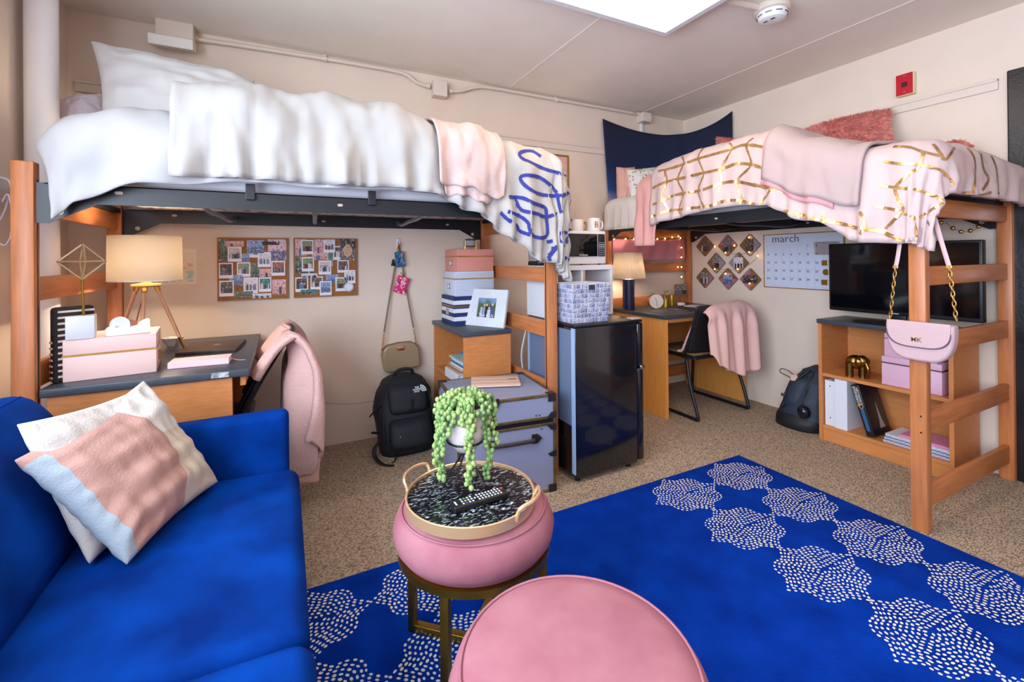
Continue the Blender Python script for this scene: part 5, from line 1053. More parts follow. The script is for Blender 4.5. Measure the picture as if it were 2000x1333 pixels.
# clock
q = py(1281, 578, 2.80); fd = V((-q.x, -q.y, 0)).normalized(); fd = (fd+V((.35, 0, 0))).normalized(); R_ = .062; cc = V((q.x, q.y, D2Z+R_+.001)); t = thing('desk_clock', 'round desk clock with gold case and white face', 'clock', (cc.x, cc.y, D2Z))
MB().cyl(cc-fd*.03, cc+fd*.012, R_, n=40).build('case', GOLD, t, smooth=40); MB().cyl(cc+fd*.012, cc+fd*.0135, R_*.93, n=40).build('face', M('clock_face', (226, 216, 208), .5), t)
uu = V((-fd.y, fd.x, 0)); up_ = V((0, 0, 1))
for an, L_, w_ in ((-.25, .03, .003), (2.95, .045, .0022)): d = up_*math.cos(an)+uu*math.sin(an); MB().cyl(cc+fd*.0145, cc+fd*.0145+d*L_, w_*.6, n=6).build('hand', BLACKP, t)
for k in range(12): d = up_*math.cos(k*PI/6)+uu*math.sin(k*PI/6); MB().cyl(cc+fd*.0138+d*R_*.76, cc+fd*.0138+d*R_*.86, .001, n=5).build('hour_mark', M('mark_grey', (120, 110, 100), .5), t)
# gold cups and scissors
def cup(label, px_, Y, r, h_):
    q = py(px_, 585, Y); MB().lathe([(r, .0005), (r, h_), (r-.003, h_), (r-.003, .005), (.001, .004)], (q.x, Y, D2Z), 24).build('pen_cup', BRASS, label=label, cat='cup', smooth=40); return q
cq = cup('short gold cup holding gold scissors on the corner desk', 1300, 2.86, .042, .07); cup('taller slim gold cup beside the scissors cup', 1312, 2.93, .03, .092); cup('small gold cup nearest the round clock', 1291, 2.92, .022, .05)
t = thing('scissors', 'gold-handled scissors standing in the short gold cup', 'scissors', (cq.x, 2.86, D2Z+.007))
for s_ in (-1, 1):
    c_ = V((cq.x+s_*.017, 2.86, D2Z+.115)); MB().tube([c_+V((.012*math.cos(a_)+s_*.004*math.sin(a_), 0, .022*math.sin(a_))) for a_ in [k*2*PI/20 for k in range(20)]], .0035, 6, closed=True).build('finger_loop', GOLD, t, smooth=True); MB().tube([(cq.x+s_*.012, 2.86, D2Z+.094), (cq.x, 2.86, D2Z+.06), (cq.x-s_*.008, 2.86, D2Z+.008)], .003, 6).build('blade', CHROME, t, smooth=True)
# picture on stand
q = py(1330, 566, 2.9); t = thing('picture_stand', 'small group photo on a gold stand with white base', 'picture stand', (q.x, 2.9, D2Z)); zc = q.z; w_ = .078; h_ = .05
MB().lathe([(.035, .0005), (.035, .018), (.03, .022), (.02, .024)], (q.x, 2.9, D2Z), 24).build('base', M('marble_base', (226, 216, 214), .4), t, smooth=40); MB().cyl((q.x, 2.9, D2Z+.022), (q.x, 2.9, zc-h_), .0035, n=8).build('rod', GOLD, t)
MB().box(q.x-w_, q.x+w_, 2.897, 2.903, zc-h_, zc+h_).build('frame', BRASS, t, bevel=.002); mb = MB(); pic_grid(mb, q.x-w_+.008, q.x+w_-.008, zc-h_+.008, zc+h_-.008, 2.8965, scene_fn('bw', 5), 26, 18); mb.build('picture', PRINT, t)
# laptop + paper on desk 2
t = thing('laptop', 'slim dark laptop lying on the corner desk behind the chair', 'laptop', (3.02, 2.66, D2Z)); MB().at((3.0, 2.66, D2Z), rz=.12).rbox(-.17, .17, -.11, .11, .0005, .009, .003).build('base', M('alu_dark', (120, 118, 124), .3, .8), t, smooth=40); MB().at((3.0, 2.66, D2Z), rz=.12).rbox(-.17, .17, -.11, .11, .0095, .014, .003).build('lid', BLACKP, t, smooth=40)
MB().at((3.1, 2.66, D2Z+.0145), rz=.3).box(-.07, .07, -.09, .09, 0, .004).build('paper_stack', M('paper_grey', (196, 192, 200), .7), label='pale leaflet stack on the dark corner-desk laptop', cat='papers')
# ================================================================ chair 2 and its blanket
t = thing('desk_chair', 'black sled-base chair with woven seat at the corner desk', 'chair', (2.94, 2.53, 0))
for X in (2.66, 3.215):
    MB().tube(crv([(X+(.03 if X < 3 else -.03), 2.42, .44), (X, 2.36, .25), (X, 2.296, .05), (X, 2.30, .014), (X, 2.34, .012), (X, 2.6, .012), (X, 2.80, .012), (X, 2.83, .03), (X+(.03 if X < 3 else -.03), 2.78, .43)], 6), .0125, 10).build('sled_leg', BLACKM, t, smooth=True)
MB().rbox(2.69, 3.19, 2.34, 2.80, .43, .455, .02, 3).build('seat_pan', CHB, t, smooth=40); MB().rbox(2.71, 3.17, 2.36, 2.78, .4555, .472, .008, 2).build('seat_pad', M('woven_seat', (156, 124, 78), .9, rgb2=(70, 54, 36), vscale=90, stretch=(1, 3, 1), bump=.4, bscale=120), t, smooth=40)
def back2(u, v): x = 2.69+.50*u; y = 2.365-.10*v-.0+.05*(2*u-1)**2; z = .47+.37*v; return V((x, y, z))
MB().grid(back2, 16, 10).build('backrest', CHB, t, smooth=True, solid=.018, sub=1)
for X in (2.69, 3.19): MB().tube(crv([(X, 2.46, .44), (X, 2.42, .5), (X, 2.35, .7), (X, 2.315, .83)], 5), .011, 8).build('back_upright', BLACKM, t, smooth=True)
PK2 = M('pale_rose_knit', (222, 178, 170), .85, sheen=.3, bump=.15, bscale=120, var=.04)
def blk2(u, v):
    X = 2.745+.47*u; top = .868-.05*(2*u-1)**4-.03*(1-u)+.008*nz(u*5)
    f_ = .02*math.sin(u*17+1.5*v)+.011*math.sin(u*37+2)
    if v < .4:
        s_ = (.4-v)/.4; y = 2.272+.05*sm(0, .12, s_)+.17*s_-.02*(1-u)*s_; z = top-.40*s_**1.25; X2 = X-.09*s_*(1-u); z = max(z, .482+.008*math.sin(12*u)); return V((X2, y+f_*.5, z))
    s_ = (v-.4)/.6; L_ = lerp([(0, .28), (.12, .40), (.3, .46), (.6, .52), (.85, .50), (1, .44)], u); th = min(1, s_*8); y = 2.272-.045*math.sin(th*PI/2)-.02*s_; return V((X+.03*(u-.5)*s_-.03*(1-u)*(1-s_), y+f_*sm(0, .3, s_), top-.02*(1-math.cos(th*PI/2))-L_*s_))
MB().grid(blk2, 60, 60).build('draped_blanket', PK2, smooth=True, solid=.012, label='pale rose blanket draped over the corner desk chair', cat='blanket')

# ================================================================ right wall: diamonds, calendar
def wallR(x, y): q = px(x, y, RW-.012); return q.y, q.z
CK2 = M('cork_tile', (142, 104, 62), .85, rgb2=(116, 80, 46), vscale=150); MV = M('mauve_felt', (166, 110, 128), .8); GRF = M('grey_felt', (150, 140, 146), .8)
DI = [(1376, 481, 21, 'room', None, 'top row tile nearest the corner'), (1420, 480, 22, 'bw', 'T', 0), (1464, 479, 23, 'room', 'R', 0), (1398, 514, 21, 'bw', 'R', 0), (1442, 514, 22, 'snow', 'L', 0), (1376, 543, 21, 'bw', 'R2', 0), (1421, 545, 22, 'blue', 'B', 0), (1465, 546, 23, 'face', 'L2', 0)]
DL = ['plain cork diamond tile with a dark group photo', 'diamond tile mauve above cork with a standing pair photo', 'diamond tile cork and grey with a brown group photo', 'diamond tile with a tall black-and-white embrace photo', 'diamond tile grey and cork with a photo of girls in white', 'diamond tile with a mauve edge and a white-jacket group photo', 'diamond tile cork above mauve with a blue boat photo', 'diamond tile with a wide photo of four smiling people']
for i, (x, y, hh_, kd, sp, _) in enumerate(DI):
    c_ = wallR(x, y); hz_ = abs(wallR(x, y-hh_)[1]-wallR(x, y+hh_)[1])/2; t = thing('photo_tile', DL[i], 'photo tile', (RW-.006, c_[0], c_[1]-hz_), 'diamond photo tiles on the wall')
    def dia(pts, n0, n1, mat, nm): mb = MB(); mb.frame((RW-.0005, c_[0], c_[1]), (0, -1, 0), (0, 0, 1)); mb.prism(pts, n0, n1); return mb.build(nm, mat, t)
    d = hz_; e = .006
    dia([(-d+e, -e), (-e, -d+e), (e, -d+e), (d-e, -e), (d-e, e), (e, d-e), (-e, d-e), (-d+e, e)], 0, .010, CK2, 'tile')
    tri = {'T': [(-d*.96, 0), (d*.96, 0), (0, d*.96)], 'B': [(-d*.96, 0), (0, -d*.96), (d*.96, 0)], 'R': [(0, -d*.96), (d*.96, 0), (0, d*.96)], 'L': [(0, -d*.96), (0, d*.96), (-d*.96, 0)], 'R2': [(0, -d*.96), (d*.96, 0), (d*.5, d*.46)], 'L2': [(0, -d*.96), (0, d*.96), (-d*.96, 0)]}.get(sp)
    if tri: dia(tri, .0101, .0108, MV if sp in ('T', 'B', 'R2', 'L2') else GRF, 'colour_half')
    w_, h_ = (d*.46, d*.5) if i in (0, 4, 5, 6) else ((d*.66, d*.36) if i == 7 else (d*.36, d*.6))
    mb = MB(); fn = scene_fn(kd, 30+i); pic_grid(mb, c_[0]+w_, c_[0]-w_, c_[1]-h_, c_[1]+h_, RW-.0118, fn, 18, 18, ax='x'); mb.build('picture', PRINT, t)
# calendar whiteboard
cy1, cz1 = wallR(1491, 459); cy0, cz0 = wallR(1650, 575); cz0 = wallR(1493, 561)[1]; cz1 = (cz1+wallR(1632, 455)[1])/2 if False else cz1
t = thing('wall_calendar', 'gold-edged whiteboard calendar reading March on the wall', 'calendar', (RW-.005, (cy0+cy1)/2, cz0))
MB().box(RW-.008, RW-.0005, cy0, cy1, cz0, cz1).build('board', M('whiteboard', (206, 212, 230), .25), t)
for q in ((cy0, cy1, cz1-.006, cz1), (cy0, cy1, cz0, cz0+.006), (cy0, cy0+.006, cz0, cz1), (cy1-.006, cy1, cz0, cz1)): MB().box(RW-.013, RW-.0005, q[0], q[1], q[2], q[3]).build('frame_side', GOLD, t)
INK = M('marker_ink', (30, 30, 40), .6); GRID = M('grid_grey', (168, 176, 200), .6)
gy1, gy0 = wallR(1497, 500)[0], wallR(1608, 500)[0]; gz1, gz0 = cz1-.085, cz0+.02; ncol, nrow = 7, 5; cw_ = (gy1-gy0)/ncol; rh = (gz1-gz0)/nrow
for k in range(ncol+1): MB().box(RW-.0086, RW-.0081, gy0+cw_*k-.0006, gy0+cw_*k+.0006, gz0, gz1).build('grid_line', GRID, t)
for k in range(nrow+1): MB().box(RW-.0086, RW-.0081, gy0, gy1, gz0+rh*k-.0006, gz0+rh*k+.0006).build('grid_line', GRID, t)
mb = MB(); ym, zm = wallR(1533, 467); text(mb, 'march', (RW-.0085, ym, zm), (0, -1, 0), (0, 0, 1), .085, .0004, bold=-.0008); mb.build('month_text', INK, t)
day = 1
for r_ in range(nrow):
    for c_ in range(ncol):
        if r_ == 0 and c_ < 5: continue
        s_ = str(day); day += 1
        if r_ == 4 and c_ == 0: s_ = '24/31'
        mb = MB(); text(mb, s_, (RW-.0085, gy1-cw_*(c_+.22), gz1-rh*(r_+.2)), (0, -1, 0), (0, 0, 1), .022 if len(s_) < 3 else .015, .0003, bold=.0003); mb.build('day_number', INK, t)
# wire basket + gold magnets
q1, q2 = wallR(1596, 474), wallR(1640, 496); t = thing('wire_basket', 'small gold wire pocket hung on the calendar board', 'wire basket', (RW-.03, (q1[0]+q2[0])/2, q2[1]))
for k in range(15): y = q2[0]+(q1[0]-q2[0])*k/14; MB().tube([(RW-.014, y, q1[1]), (RW-.05, y, q1[1]), (RW-.042, y, q2[1]), (RW-.014, y, q2[1])], .0011, 5).build('wire', GOLD, t)
for k in range(9): z = q2[1]+(q1[1]-q2[1])*k/8; xx = RW-.042-.008*k/8; MB().tube([(RW-.014, q1[0], z), (xx, q1[0], z), (xx, q2[0], z), (RW-.014, q2[0], z)], .0011 if k not in (0, 8) else .002, 5).build('wire', GOLD, t)
for i, (x, y, sh_) in enumerate(((1611, 514, 'square'), (1613, 532, 'round'), (1611, 552, 'rectangular'))):
    c_ = wallR(x, y); mb = MB(); mb.frame((RW-.0085, c_[0], c_[1]), (0, -1, 0), (0, 0, 1)); r_ = .022
    if sh_ == 'round': mb.prism([(r_*math.cos(k*PI/12), r_*math.sin(k*PI/12)) for k in range(24)], 0, .006)
    else: mb.box(-r_*(1.1 if i == 2 else 1), r_, -r_*.85, r_*.85, 0, .006)
    mb.build('magnet', BRASS, label='%s gold magnet on the calendar board by the television' % sh_, cat='magnet', bevel=.003)

# ================================================================ bookcase 2 and contents
KX = 3.11; H2 = .785
s_mid = px(1607, 729, KX).z; s_low = px(1607, 830, KX).z
bookcase('low wood bookcase with charcoal top under the television', KX, 3.43, 1.05, 1.715, H2, [s_low, s_mid], 'x', kick=s_low-.02)
q = px(1655, 650, 3.415); MB().cyl((3.4195, q.y, q.z), (3.414, q.y, q.z), .008, n=14).build('cam_lock_cap', CHROME, [o for o in COL.objects if o.get('label', '').startswith('low wood bookcase')][0])
# television
TX = 3.2; ty1, ty0 = px(1618, 477, TX).y, max(.962, px(1928, 468, TX).y); tz1, tz0 = px(1618, 477, TX).z, px(1620, 608, TX).z+.01
t = thing('television', 'black flat television standing on the low bookcase', 'television', (TX+.03, (ty0+ty1)/2, H2))
MB().rbox(TX, TX+.045, ty0, ty1, tz0, tz1, .006).build('cabinet', BLACKP, t, smooth=40); MB().box(TX-.0012, TX-.0002, ty0+.013, ty1-.013, tz0+.022, tz1-.013).build('screen', M('tv_screen', (6, 7, 12), .07), t)
ym = (ty0+ty1)/2; MB().rbox(TX+.012, TX+.034, ym-.04, ym+.04, H2+.012, tz0+.03, .004).build('neck', BLACKP, t, smooth=40); MB().rbox(TX-.06, TX+.1, ym-.2, ym+.2, H2+.0005, H2+.013, .005).build('stand', BLACKP, t, smooth=40)
MB().box(TX-.0012, TX-.0002, ym-.01, ym+.03, tz0+.008, tz0+.013).build('brand_mark', M('brand_silver', (200, 200, 200), .4), t)
# elephant bookend
e = px(1672, 728, 3.2); ex, ey, ez = 3.2, e.y, s_mid; EG = M('antique_gold', (150, 116, 60), .28, 1, var=.2, vscale=20)
t = thing('elephant_figurine', 'gold elephant figurine on the middle bookcase shelf', 'figurine', (ex, ey, ez)); mb = MB(); mb.at((ex, ey, ez), rz=.5)
mb.sphere((.0, 0, .092), .052, 16, 10, (.8, 1.05, .85)); mb.build('body', EG, t, smooth=True)
for a_, b_ in ((-.022, -.032), (.022, -.032), (-.022, .034), (.022, .034)): m_ = MB().at((ex, ey, ez), rz=.5); m_.cyl((a_, b_, .0005), (a_, b_, .085), .021, .02, n=14); m_.build('leg', EG, t, smooth=40)
m_ = MB().at((ex, ey, ez), rz=.5); m_.sphere((-.03, -.03, .105), .036, 14, 8, (.9, .9, 1.05)); m_.build('head', EG, t, smooth=True); m_ = MB().at((ex, ey, ez), rz=.5); m_.tube(crv([(-.055, -.045, .1), (-.068, -.055, .07), (-.066, -.055, .035), (-.06, -.05, .008)], 5), [.013, .0125, .012, .0115, .011, .011, .0105, .01, .01, .0095, .009, .009, .009, .0085, .008, .008], 10); m_.build('trunk', EG, t, smooth=True)
for s_ in (-1, 1): m_ = MB().at((ex, ey, ez), rz=.5); m_.sphere((-.022+.03*s_, -.03-.018*s_, .1), .026, 12, 6, (.5, .9, 1)); m_.build('ear', EG, t, smooth=True)
# pink boxes
PB = M('orchid_pink_board', (226, 182, 206), .5); DKT = M('dark_trim', (90, 60, 60), .5)
a1, a0 = px(1722, 740, 3.15).y, px(1840, 740, 3.15).y; zt = px(1760, 701, 3.15).z; bb1 = px(1727, 690, 3.15).y; zt2 = min(px(1740, 652, 3.15).z, H2-.035)
storage_box('lower orchid pink lidded box on the bookcase middle shelf', (3.15, a1, 0), (3.15, a0, 0), .22, s_mid, zt, .78, PB, None, 'orchid pink boxes', gold=DKT)
storage_box('upper orchid pink lidded box on the bookcase middle shelf', (3.15, bb1, 0), (3.15, a0+.02, 0), .2, zt, zt2, .78, PB, None, 'orchid pink boxes', gold=None)
# binders
def upright(nm, lab, cat, pxl, pxr, z0, h_, mat, dep=.24, X=3.135, lean=0):
    ya, yb = min(1.69, px(pxl, 790, X).y), px(pxr, 790, X).y; t = thing(nm, lab, cat, (X+dep/2, (ya+yb)/2, z0)); return t, ya, yb
BWH = M('binder_white', (222, 224, 234), .4)
t, ya, yb = upright('ring_binder', 'white ring binder at the end of the low bookcase shelf', 'binder', 1607, 1632, s_low, .26, BWH); hb = px(1607, 741, 3.135).z-s_low; hb = min(hb, s_mid-.024-s_low)
MB().rbox(3.135, 3.139, yb, ya, s_low+.0005, s_low+hb, .001).build('spine', BWH, t); MB().box(3.139, 3.37, ya-.003, ya, s_low+.0005, s_low+hb).box(3.139, 3.37, yb, yb+.003, s_low+.0005, s_low+hb).build('cover', BWH, t); MB().box(3.145, 3.36, yb+.005, ya-.005, s_low+.006, s_low+hb-.008).build('pages', M('paper_white', (230, 230, 236), .8), t)
for z in (.18, .88): MB().sphere((3.1345, (ya+yb)/2, s_low+hb*z), .004, 8, 5).build('rivet', DKM, t)
t, ya, yb = upright('ring_binder', 'tall white binder standing next to the black textbook', 'binder', 1632, 1656, s_low, .26, BWH); h2 = s_mid-.024-s_low
MB().rbox(3.125, 3.129, yb, ya, s_low+.0005, s_low+h2, .001).build('spine', BWH, t); MB().box(3.129, 3.36, ya-.003, ya, s_low+.0005, s_low+h2).box(3.129, 3.36, yb, yb+.003, s_low+.0005, s_low+h2).build('cover', BWH, t); MB().box(3.135, 3.35, yb+.005, ya-.005, s_low+.006, s_low+h2-.008).build('pages', M('paper_white', (230, 230, 236), .8), t)
# leaning textbook
b0 = px(1700, 853, 3.13); lean = .28; t = thing('textbook', 'black textbook with a white rocket on the cover, leaning', 'textbook', (3.2, b0.y, s_low)); BKC = M('textbook_black', (22, 22, 28), .4); hgt = (s_mid-.024-s_low)/math.cos(lean)*.93
o_ = V((3.128, px(1693, 845, 3.128).y, s_low+.003)); fu = V((0, math.sin(lean), math.cos(lean))); th_ = .042; fw = V((0, -math.cos(lean), math.sin(lean)))
def tb2(): m_ = MB(); m_.frame(o_, V((1, 0, 0)), fu, fw if False else None); return m_
# local axes: x = depth into shelf, y = book height, z = thickness (towards the door)
def bk(): m_ = MB(); m_.frame(o_+V((0, 0, th_*math.sin(lean)*0)), V((1, 0, 0)), fu); return m_
nrm_ = V((1, 0, 0)).cross(fu); sgn_ = 1 if nrm_.y < 0 else -1
m_ = bk(); m_.rbox(0, .2, 0, hgt, min(0, sgn_*th_), max(0, sgn_*th_), .003); m_.build('cover', BKC, t, smooth=40)
m_ = bk(); m_.box(.198, .2015, .004, hgt-.004, min(sgn_*.004, sgn_*(th_-.004)), max(sgn_*.004, sgn_*(th_-.004))); m_.build('pages', M('paper_white', (230, 230, 236), .8), t)
m_ = bk(); m_.box(-.0008, .0002, hgt*.1, hgt*.55, min(sgn_*.012, sgn_*.03), max(sgn_*.012, sgn_*.03)); m_.build('spine_band', M('book_blue', (40, 92, 140), .5), t)
mb = MB(); text(mb, 'ENGINEERING', o_+fu*hgt*.78+nrm_*sgn_*.013+V((-.0012, 0, 0)), -fu, nrm_*sgn_*-1, .0185, .0003); text(mb, 'MECHANICS', o_+fu*hgt*.78+nrm_*sgn_*.028+V((-.0012, 0, 0)), -fu, nrm_*sgn_*-1, .0185, .0003); mb.build('spine_text', WHITE, t)
mb = MB(); cc_ = o_+fu*hgt*.58+nrm_*sgn_*.021+V((-.0012, 0, 0)); mb.tube([cc_+(fu*math.cos(a_)+nrm_*math.sin(a_))*.011 for a_ in [k*PI/8 for k in range(16)]], .002, 6, closed=True); mb.build('spine_badge', M('badge_orange', (226, 140, 60), .5), t)
m_ = bk(); zf = sgn_*(th_+.0006); m_.prism([(.09, hgt*.12), (.15, hgt*.12), (.135, hgt*.26), (.125, hgt*.45), (.12, hgt*.6), (.113, hgt*.45), (.105, hgt*.26)], zf-.0004, zf+.0004); m_.build('cover_rocket', M('rocket_grey', (166, 150, 146), .6), t)
# notebooks
z = s_low; yA, yB = px(1724, 850, 3.14).y, 1.075
for k, (c_, lab) in enumerate((((206, 208, 224), 'bottom white spiral notebook in the low bookcase pile'), ((212, 212, 226), 'second white spiral notebook in the low bookcase pile'), ((222, 222, 230), 'third white spiral notebook in the low bookcase pile'))):
    o = thing('spiral_notebook', lab, 'notebook', (3.24, (yA+yB)/2, z)); MB().box(3.145+.004*k, 3.35, yB, yA-.004*k, z+.0005, z+.0135).build('pages', M('nb%d' % k, c_, .7), o); MB().box(3.143+.004*k, 3.352, yB, yA-.004*k+.002, z+.0138, z+.0155).build('cover', M('nb_cover%d' % k, [(36, 46, 120), (36, 46, 120), (226, 224, 230)][k], .5), o)
    MB().tube([(3.142+.004*k+.003*math.cos(j*1.3), yA-.01-(yA-yB-.02)*j/60, z+.008+.004*math.sin(j*1.3)) for j in range(61)], .0008, 4).build('spiral', DKM, o); z += .016
MB().box(3.17, 3.34, yB+.005, yA-.07, z+.0005, z+.014).build('notebook', M('orchid_cover', (216, 130, 170), .5), label='orchid pink notebook on top of the spiral notebooks', cat='notebook')

# ================================================================ dark blue backpack on the floor
NVY = M('slate_nylon', (34, 44, 60), .65, bump=.2, bscale=35, var=.18, vscale=9); NVB = M('black_nylon', (17, 20, 27), .6, bump=.2, bscale=40)
t = thing('backpack', 'slate blue backpack slumped against the low bookcase', 'backpack', (3.27, 1.92, 0)); rs = []
def bq(z): return lerp([(0, .14), (.05, .155), (.18, .145), (.3, .12), (.38, .085), (.42, .03)], z), lerp([(0, .15), (.07, .165), (.2, .15), (.3, .135), (.38, .09), (.42, .03)], z)
for i in range(24):
    z = .42*i/23; rx, ry = bq(z); rs.append(superring(3.265+.09*z/.42, 1.905-.06*z/.42+.0*z, .002+z, rx*(1+.04*nz(z*12, 4)), ry*(1+.04*nz(z*10, 7)), 32, 2.5))
MB().loft(rs).build('body', NVY, t, smooth=True)
rs = []
for i in range(14):
    s_ = i/13; z = .13+.22*s_; rx, ry = bq(z); k = 1-abs(2*s_-1)**4; rs.append(superring(3.265+.09*z/.42-.5*rx*.9, 1.905-.06*z/.42+.35*ry, z, .06+.03*k, .05+.025*k, 22, 2.8))
MB().loft(rs).build('front_pocket', NVY, t, smooth=True)
for yy in (.75, -.25):
    pts = []
    for z in (.12, .2, .28, .35, .39): rx, ry = bq(z); pts.append((3.262+.09*z/.42-rx*(1-.18*abs(yy))-.004, 1.905-.06*z/.42+ry*yy*.8, z))
    MB().tube(crv(pts, 5), .009, 6, flat=.4).build('compression_strap', PACKS, t, smooth=True)
rs = []
for i in range(12): z = .15*i/11; rx, ry = bq(z); k = 1-.25*(i/11)**2; rs.append(superring(3.262+.09*z/.42, 1.907-.06*z/.42, .003+z, (rx+.012)*k, (ry+.012)*k, 28, 2.4))
MB().loft(rs).build('base_pocket', NVB, t, smooth=True)
MB().tube(crv([(3.23, 1.99, .16), (3.20, 1.93, .3), (3.26, 1.85, .4)], 6), .008, 6).build('zip', PACKS, t, smooth=True); MB().tube(crv([(3.36, 1.79, .39), (3.37, 1.785, .45), (3.37, 1.755, .455), (3.37, 1.75, .38)], 5), .014, 8, flat=.5).build('grab_handle', PACKS, t, smooth=True)
MB().tube(crv([(3.28, 1.97, .33), (3.33, 2.05, .345), (3.36, 2.12, .34), (3.35, 2.12, .315), (3.3, 2.03, .31), (3.27, 1.97, .3)], 6), .003, 6).build('bungee_loop', PACKS, t, smooth=True)
MB().sphere((3.125, 1.82, .14), .045, 16, 10, (.8, .9, 1)).build('bottle_cap', M('gloss_navy', (20, 22, 34), .12), t, smooth=True)
c_ = V((3.205, 1.93, .335)); m_ = MB().frame(c_, (.45, -.85, 0), (.3, .2, .9)); m_.rbox(-.022, .022, -.022, .022, .0, .006, .006); m_.build('patch', M('patch_tan', (196, 166, 150), .7), t, smooth=40)
m_ = MB().frame((3.13, 1.96, .22), (.45, -.85, 0), (.2, .1, .95)); m_.rbox(-.015, .015, -.01, .01, 0, .012, .004); m_.build('buckle', PACKS, t, smooth=40)

# ================================================================ pink handbag on the bed post
HX = 2.405; A_ = px(1733, 622, HX); B_ = px(1867, 625, HX); bt = px(1800, 706, HX); hz = A_.z; BAG = M('pale_pink_leather', (200, 166, 167), .45, bump=.08, bscale=200)
yl, yr = A_.y, B_.y; ym = (yl+yr)/2; hw = (yl-yr)/2; H_ = hz-bt.z
t = thing('handbag', 'pale pink leather handbag with gold chain on the bed post', 'handbag', (HX, ym, bt.z))
def outline(sc, zt, zb, n=20): # half moon: x to the right as seen from the room
    return [(-hw*sc, zt)]+[(-hw*sc*math.cos(a_)**.55 if math.cos(a_) > 0 else hw*sc*abs(math.cos(a_))**.55, zt-.03-(zt-zb-.03)*math.sin(a_)**.9) for a_ in [PI*k/n for k in range(n+1)]]+[(hw*sc, zt)]
m_ = MB(); m_.frame((HX+.03, ym, 0), (0, -1, 0), (0, 0, 1)); m_.prism(outline(1, hz-.004, bt.z), -.004, .05); m_.build('body', BAG, t, bevel=.012, bseg=4, smooth=50)
m_ = MB(); m_.frame((HX-.021, ym, 0), (0, -1, 0), (0, 0, 1)); m_.prism(outline(.93, hz, hz-H_*.64), 0, .006); fp = m_.build('flap', BAG, t, bevel=.003, bseg=3, smooth=50)
m_ = MB(); m_.frame((HX-.0265, ym, 0), (0, -1, 0), (0, 0, 1)); m_.tube([(x, y, 0) for x, y in outline(.935, hz-.01, hz-H_*.645)[1:-1]], .0018, 6); m_.build('flap_edge', M('plum_edge', (86, 60, 84), .5), fp, smooth=True)
mb = MB(); text(mb, 'MK', (HX-.028, ym+.002, hz-H_*.45), (0, -1, 0), (0, 0, 1), .026, .0015, bold=.0002); mb.build('monogram', GOLD, t)
tp1, tp2 = px(1824, 420, 2.44), px(1757, 490, 2.42)
for side, (x_, y_), topp in ((1, (1868, 622), V((2.467, .905, 1.44))), (-1, (1736, 640), V((2.45, .985, 1.44)))):
    bot = px(x_ if side > 0 else 1738, 628, HX); chain_top = px(1854, 522, HX) if side > 0 else px(1749, 522, HX)
    mid = px(1838, 470, HX+.01) if side > 0 else px(1754, 498, HX+.005)
    if side < 0: topp = px(1764, 470, HX+.02); topp = V((2.44, topp.y, 1.40))
    MB().tube(crv([chain_top, mid, topp], 6), .008, 8, flat=.25, up=(1, 0, 0)).build('strap', BAG, t, smooth=40); MB().rbox(chain_top.x-.004, chain_top.x+.004, chain_top.y-.01, chain_top.y+.01, chain_top.z-.006, chain_top.z+.006, .002).build('strap_end', GOLD, t)
    n_ = 11; 
    for k in range(n_):
        C_ = chain_top+(bot-chain_top)*((k+.5)/n_); d = (bot-chain_top).normalized(); s_ = (V((0, 1, 0)) if k % 2 else V((1, 0, 0))); s_ = (s_+d*.6).normalized(); L_ = (bot-chain_top).length/n_*.72
        MB().tube([C_+d*L_*math.cos(a_)+s_*.0065*math.sin(a_) for a_ in [j*2*PI/12 for j in range(12)]], .0022, 6, closed=True).build('chain_link', GOLD, t, smooth=True)

# ================================================================ head end: pink cloth, string lights
CLO = M('rose_cloth', (206, 128, 138), .85, bump=.15, bscale=20)
def clf(u, v): x = 2.505+.86*u; z = 1.365-.19*v-.01*math.sin(PI*u); return V((x, 3.028+.008*math.sin(u*14)*v+.006*math.sin(u*33+v*3), z))
MB().grid(clf, 60, 12).build('hanging_cloth', CLO, smooth=True, solid=.004, label='rose pink cloth hung across the head rungs of the bed', cat='cloth')
BULB = M('fairy_bulb', (255, 190, 90), .4, emit=14); WIRE = M('copper_wire', (150, 110, 60), .4, .8)
def lights(label, pts, bulbs, on=True, wires=None):
    P = crv(pts, 8); c_ = P[len(P)//2]; t = thing('string_lights', label, 'string lights', (c_.x, c_.y, min(p.z for p in P))); MB().tube(P, .0012, 5).build('wire', WIRE, t, smooth=True)
    for b_ in bulbs: MB().sphere(b_, .0062 if on else .011, 8, 6).build('bulb', BULB if on else GOLD, t, smooth=True)
bl = [py(x, y, 3.015) for x, y in ((1199, 467), (1222, 467), (1238, 467), (1254, 468), (1269, 469), (1284, 467), (1299, 466), (1313, 464), (1325, 462), (1329, 465))]
ch = [py(x, y, 3.0) for x, y in ((1331, 484), (1331, 503), (1331, 522), (1324, 522), (1331, 541))]
lights('glowing fairy lights strung along the head rungs of the bed', [bl[0]-V((.05, 0, 0))]+bl+ch[:3]+ch[4:], bl+ch)
wd = [px(x, y, RW-.03) for x, y in ((1396, 482), (1434, 480), (1417, 494), (1463, 493), (1463, 464), (1480, 500), (1441, 526), (1396, 526), (1417, 535), (1464, 554))]
lights('glowing fairy lights trailing over the diamond photo tiles', wd, wd)
rl = [py(x, y, 1.02) for x, y in ((1846, 434), (1862, 446), (1878, 452), (1896, 452), (1912, 444), (1922, 432), (1936, 456), (1936, 490), (1934, 520), (1932, 553))]
lights('unlit gold disc string lights looped near the television', rl, [py(x, y, 1.02) for x, y in ((1838, 435), (1861, 446), (1877, 453), (1895, 451), (1911, 443), (1924, 431), (1937, 457), (1936, 492), (1932, 553))], on=False)
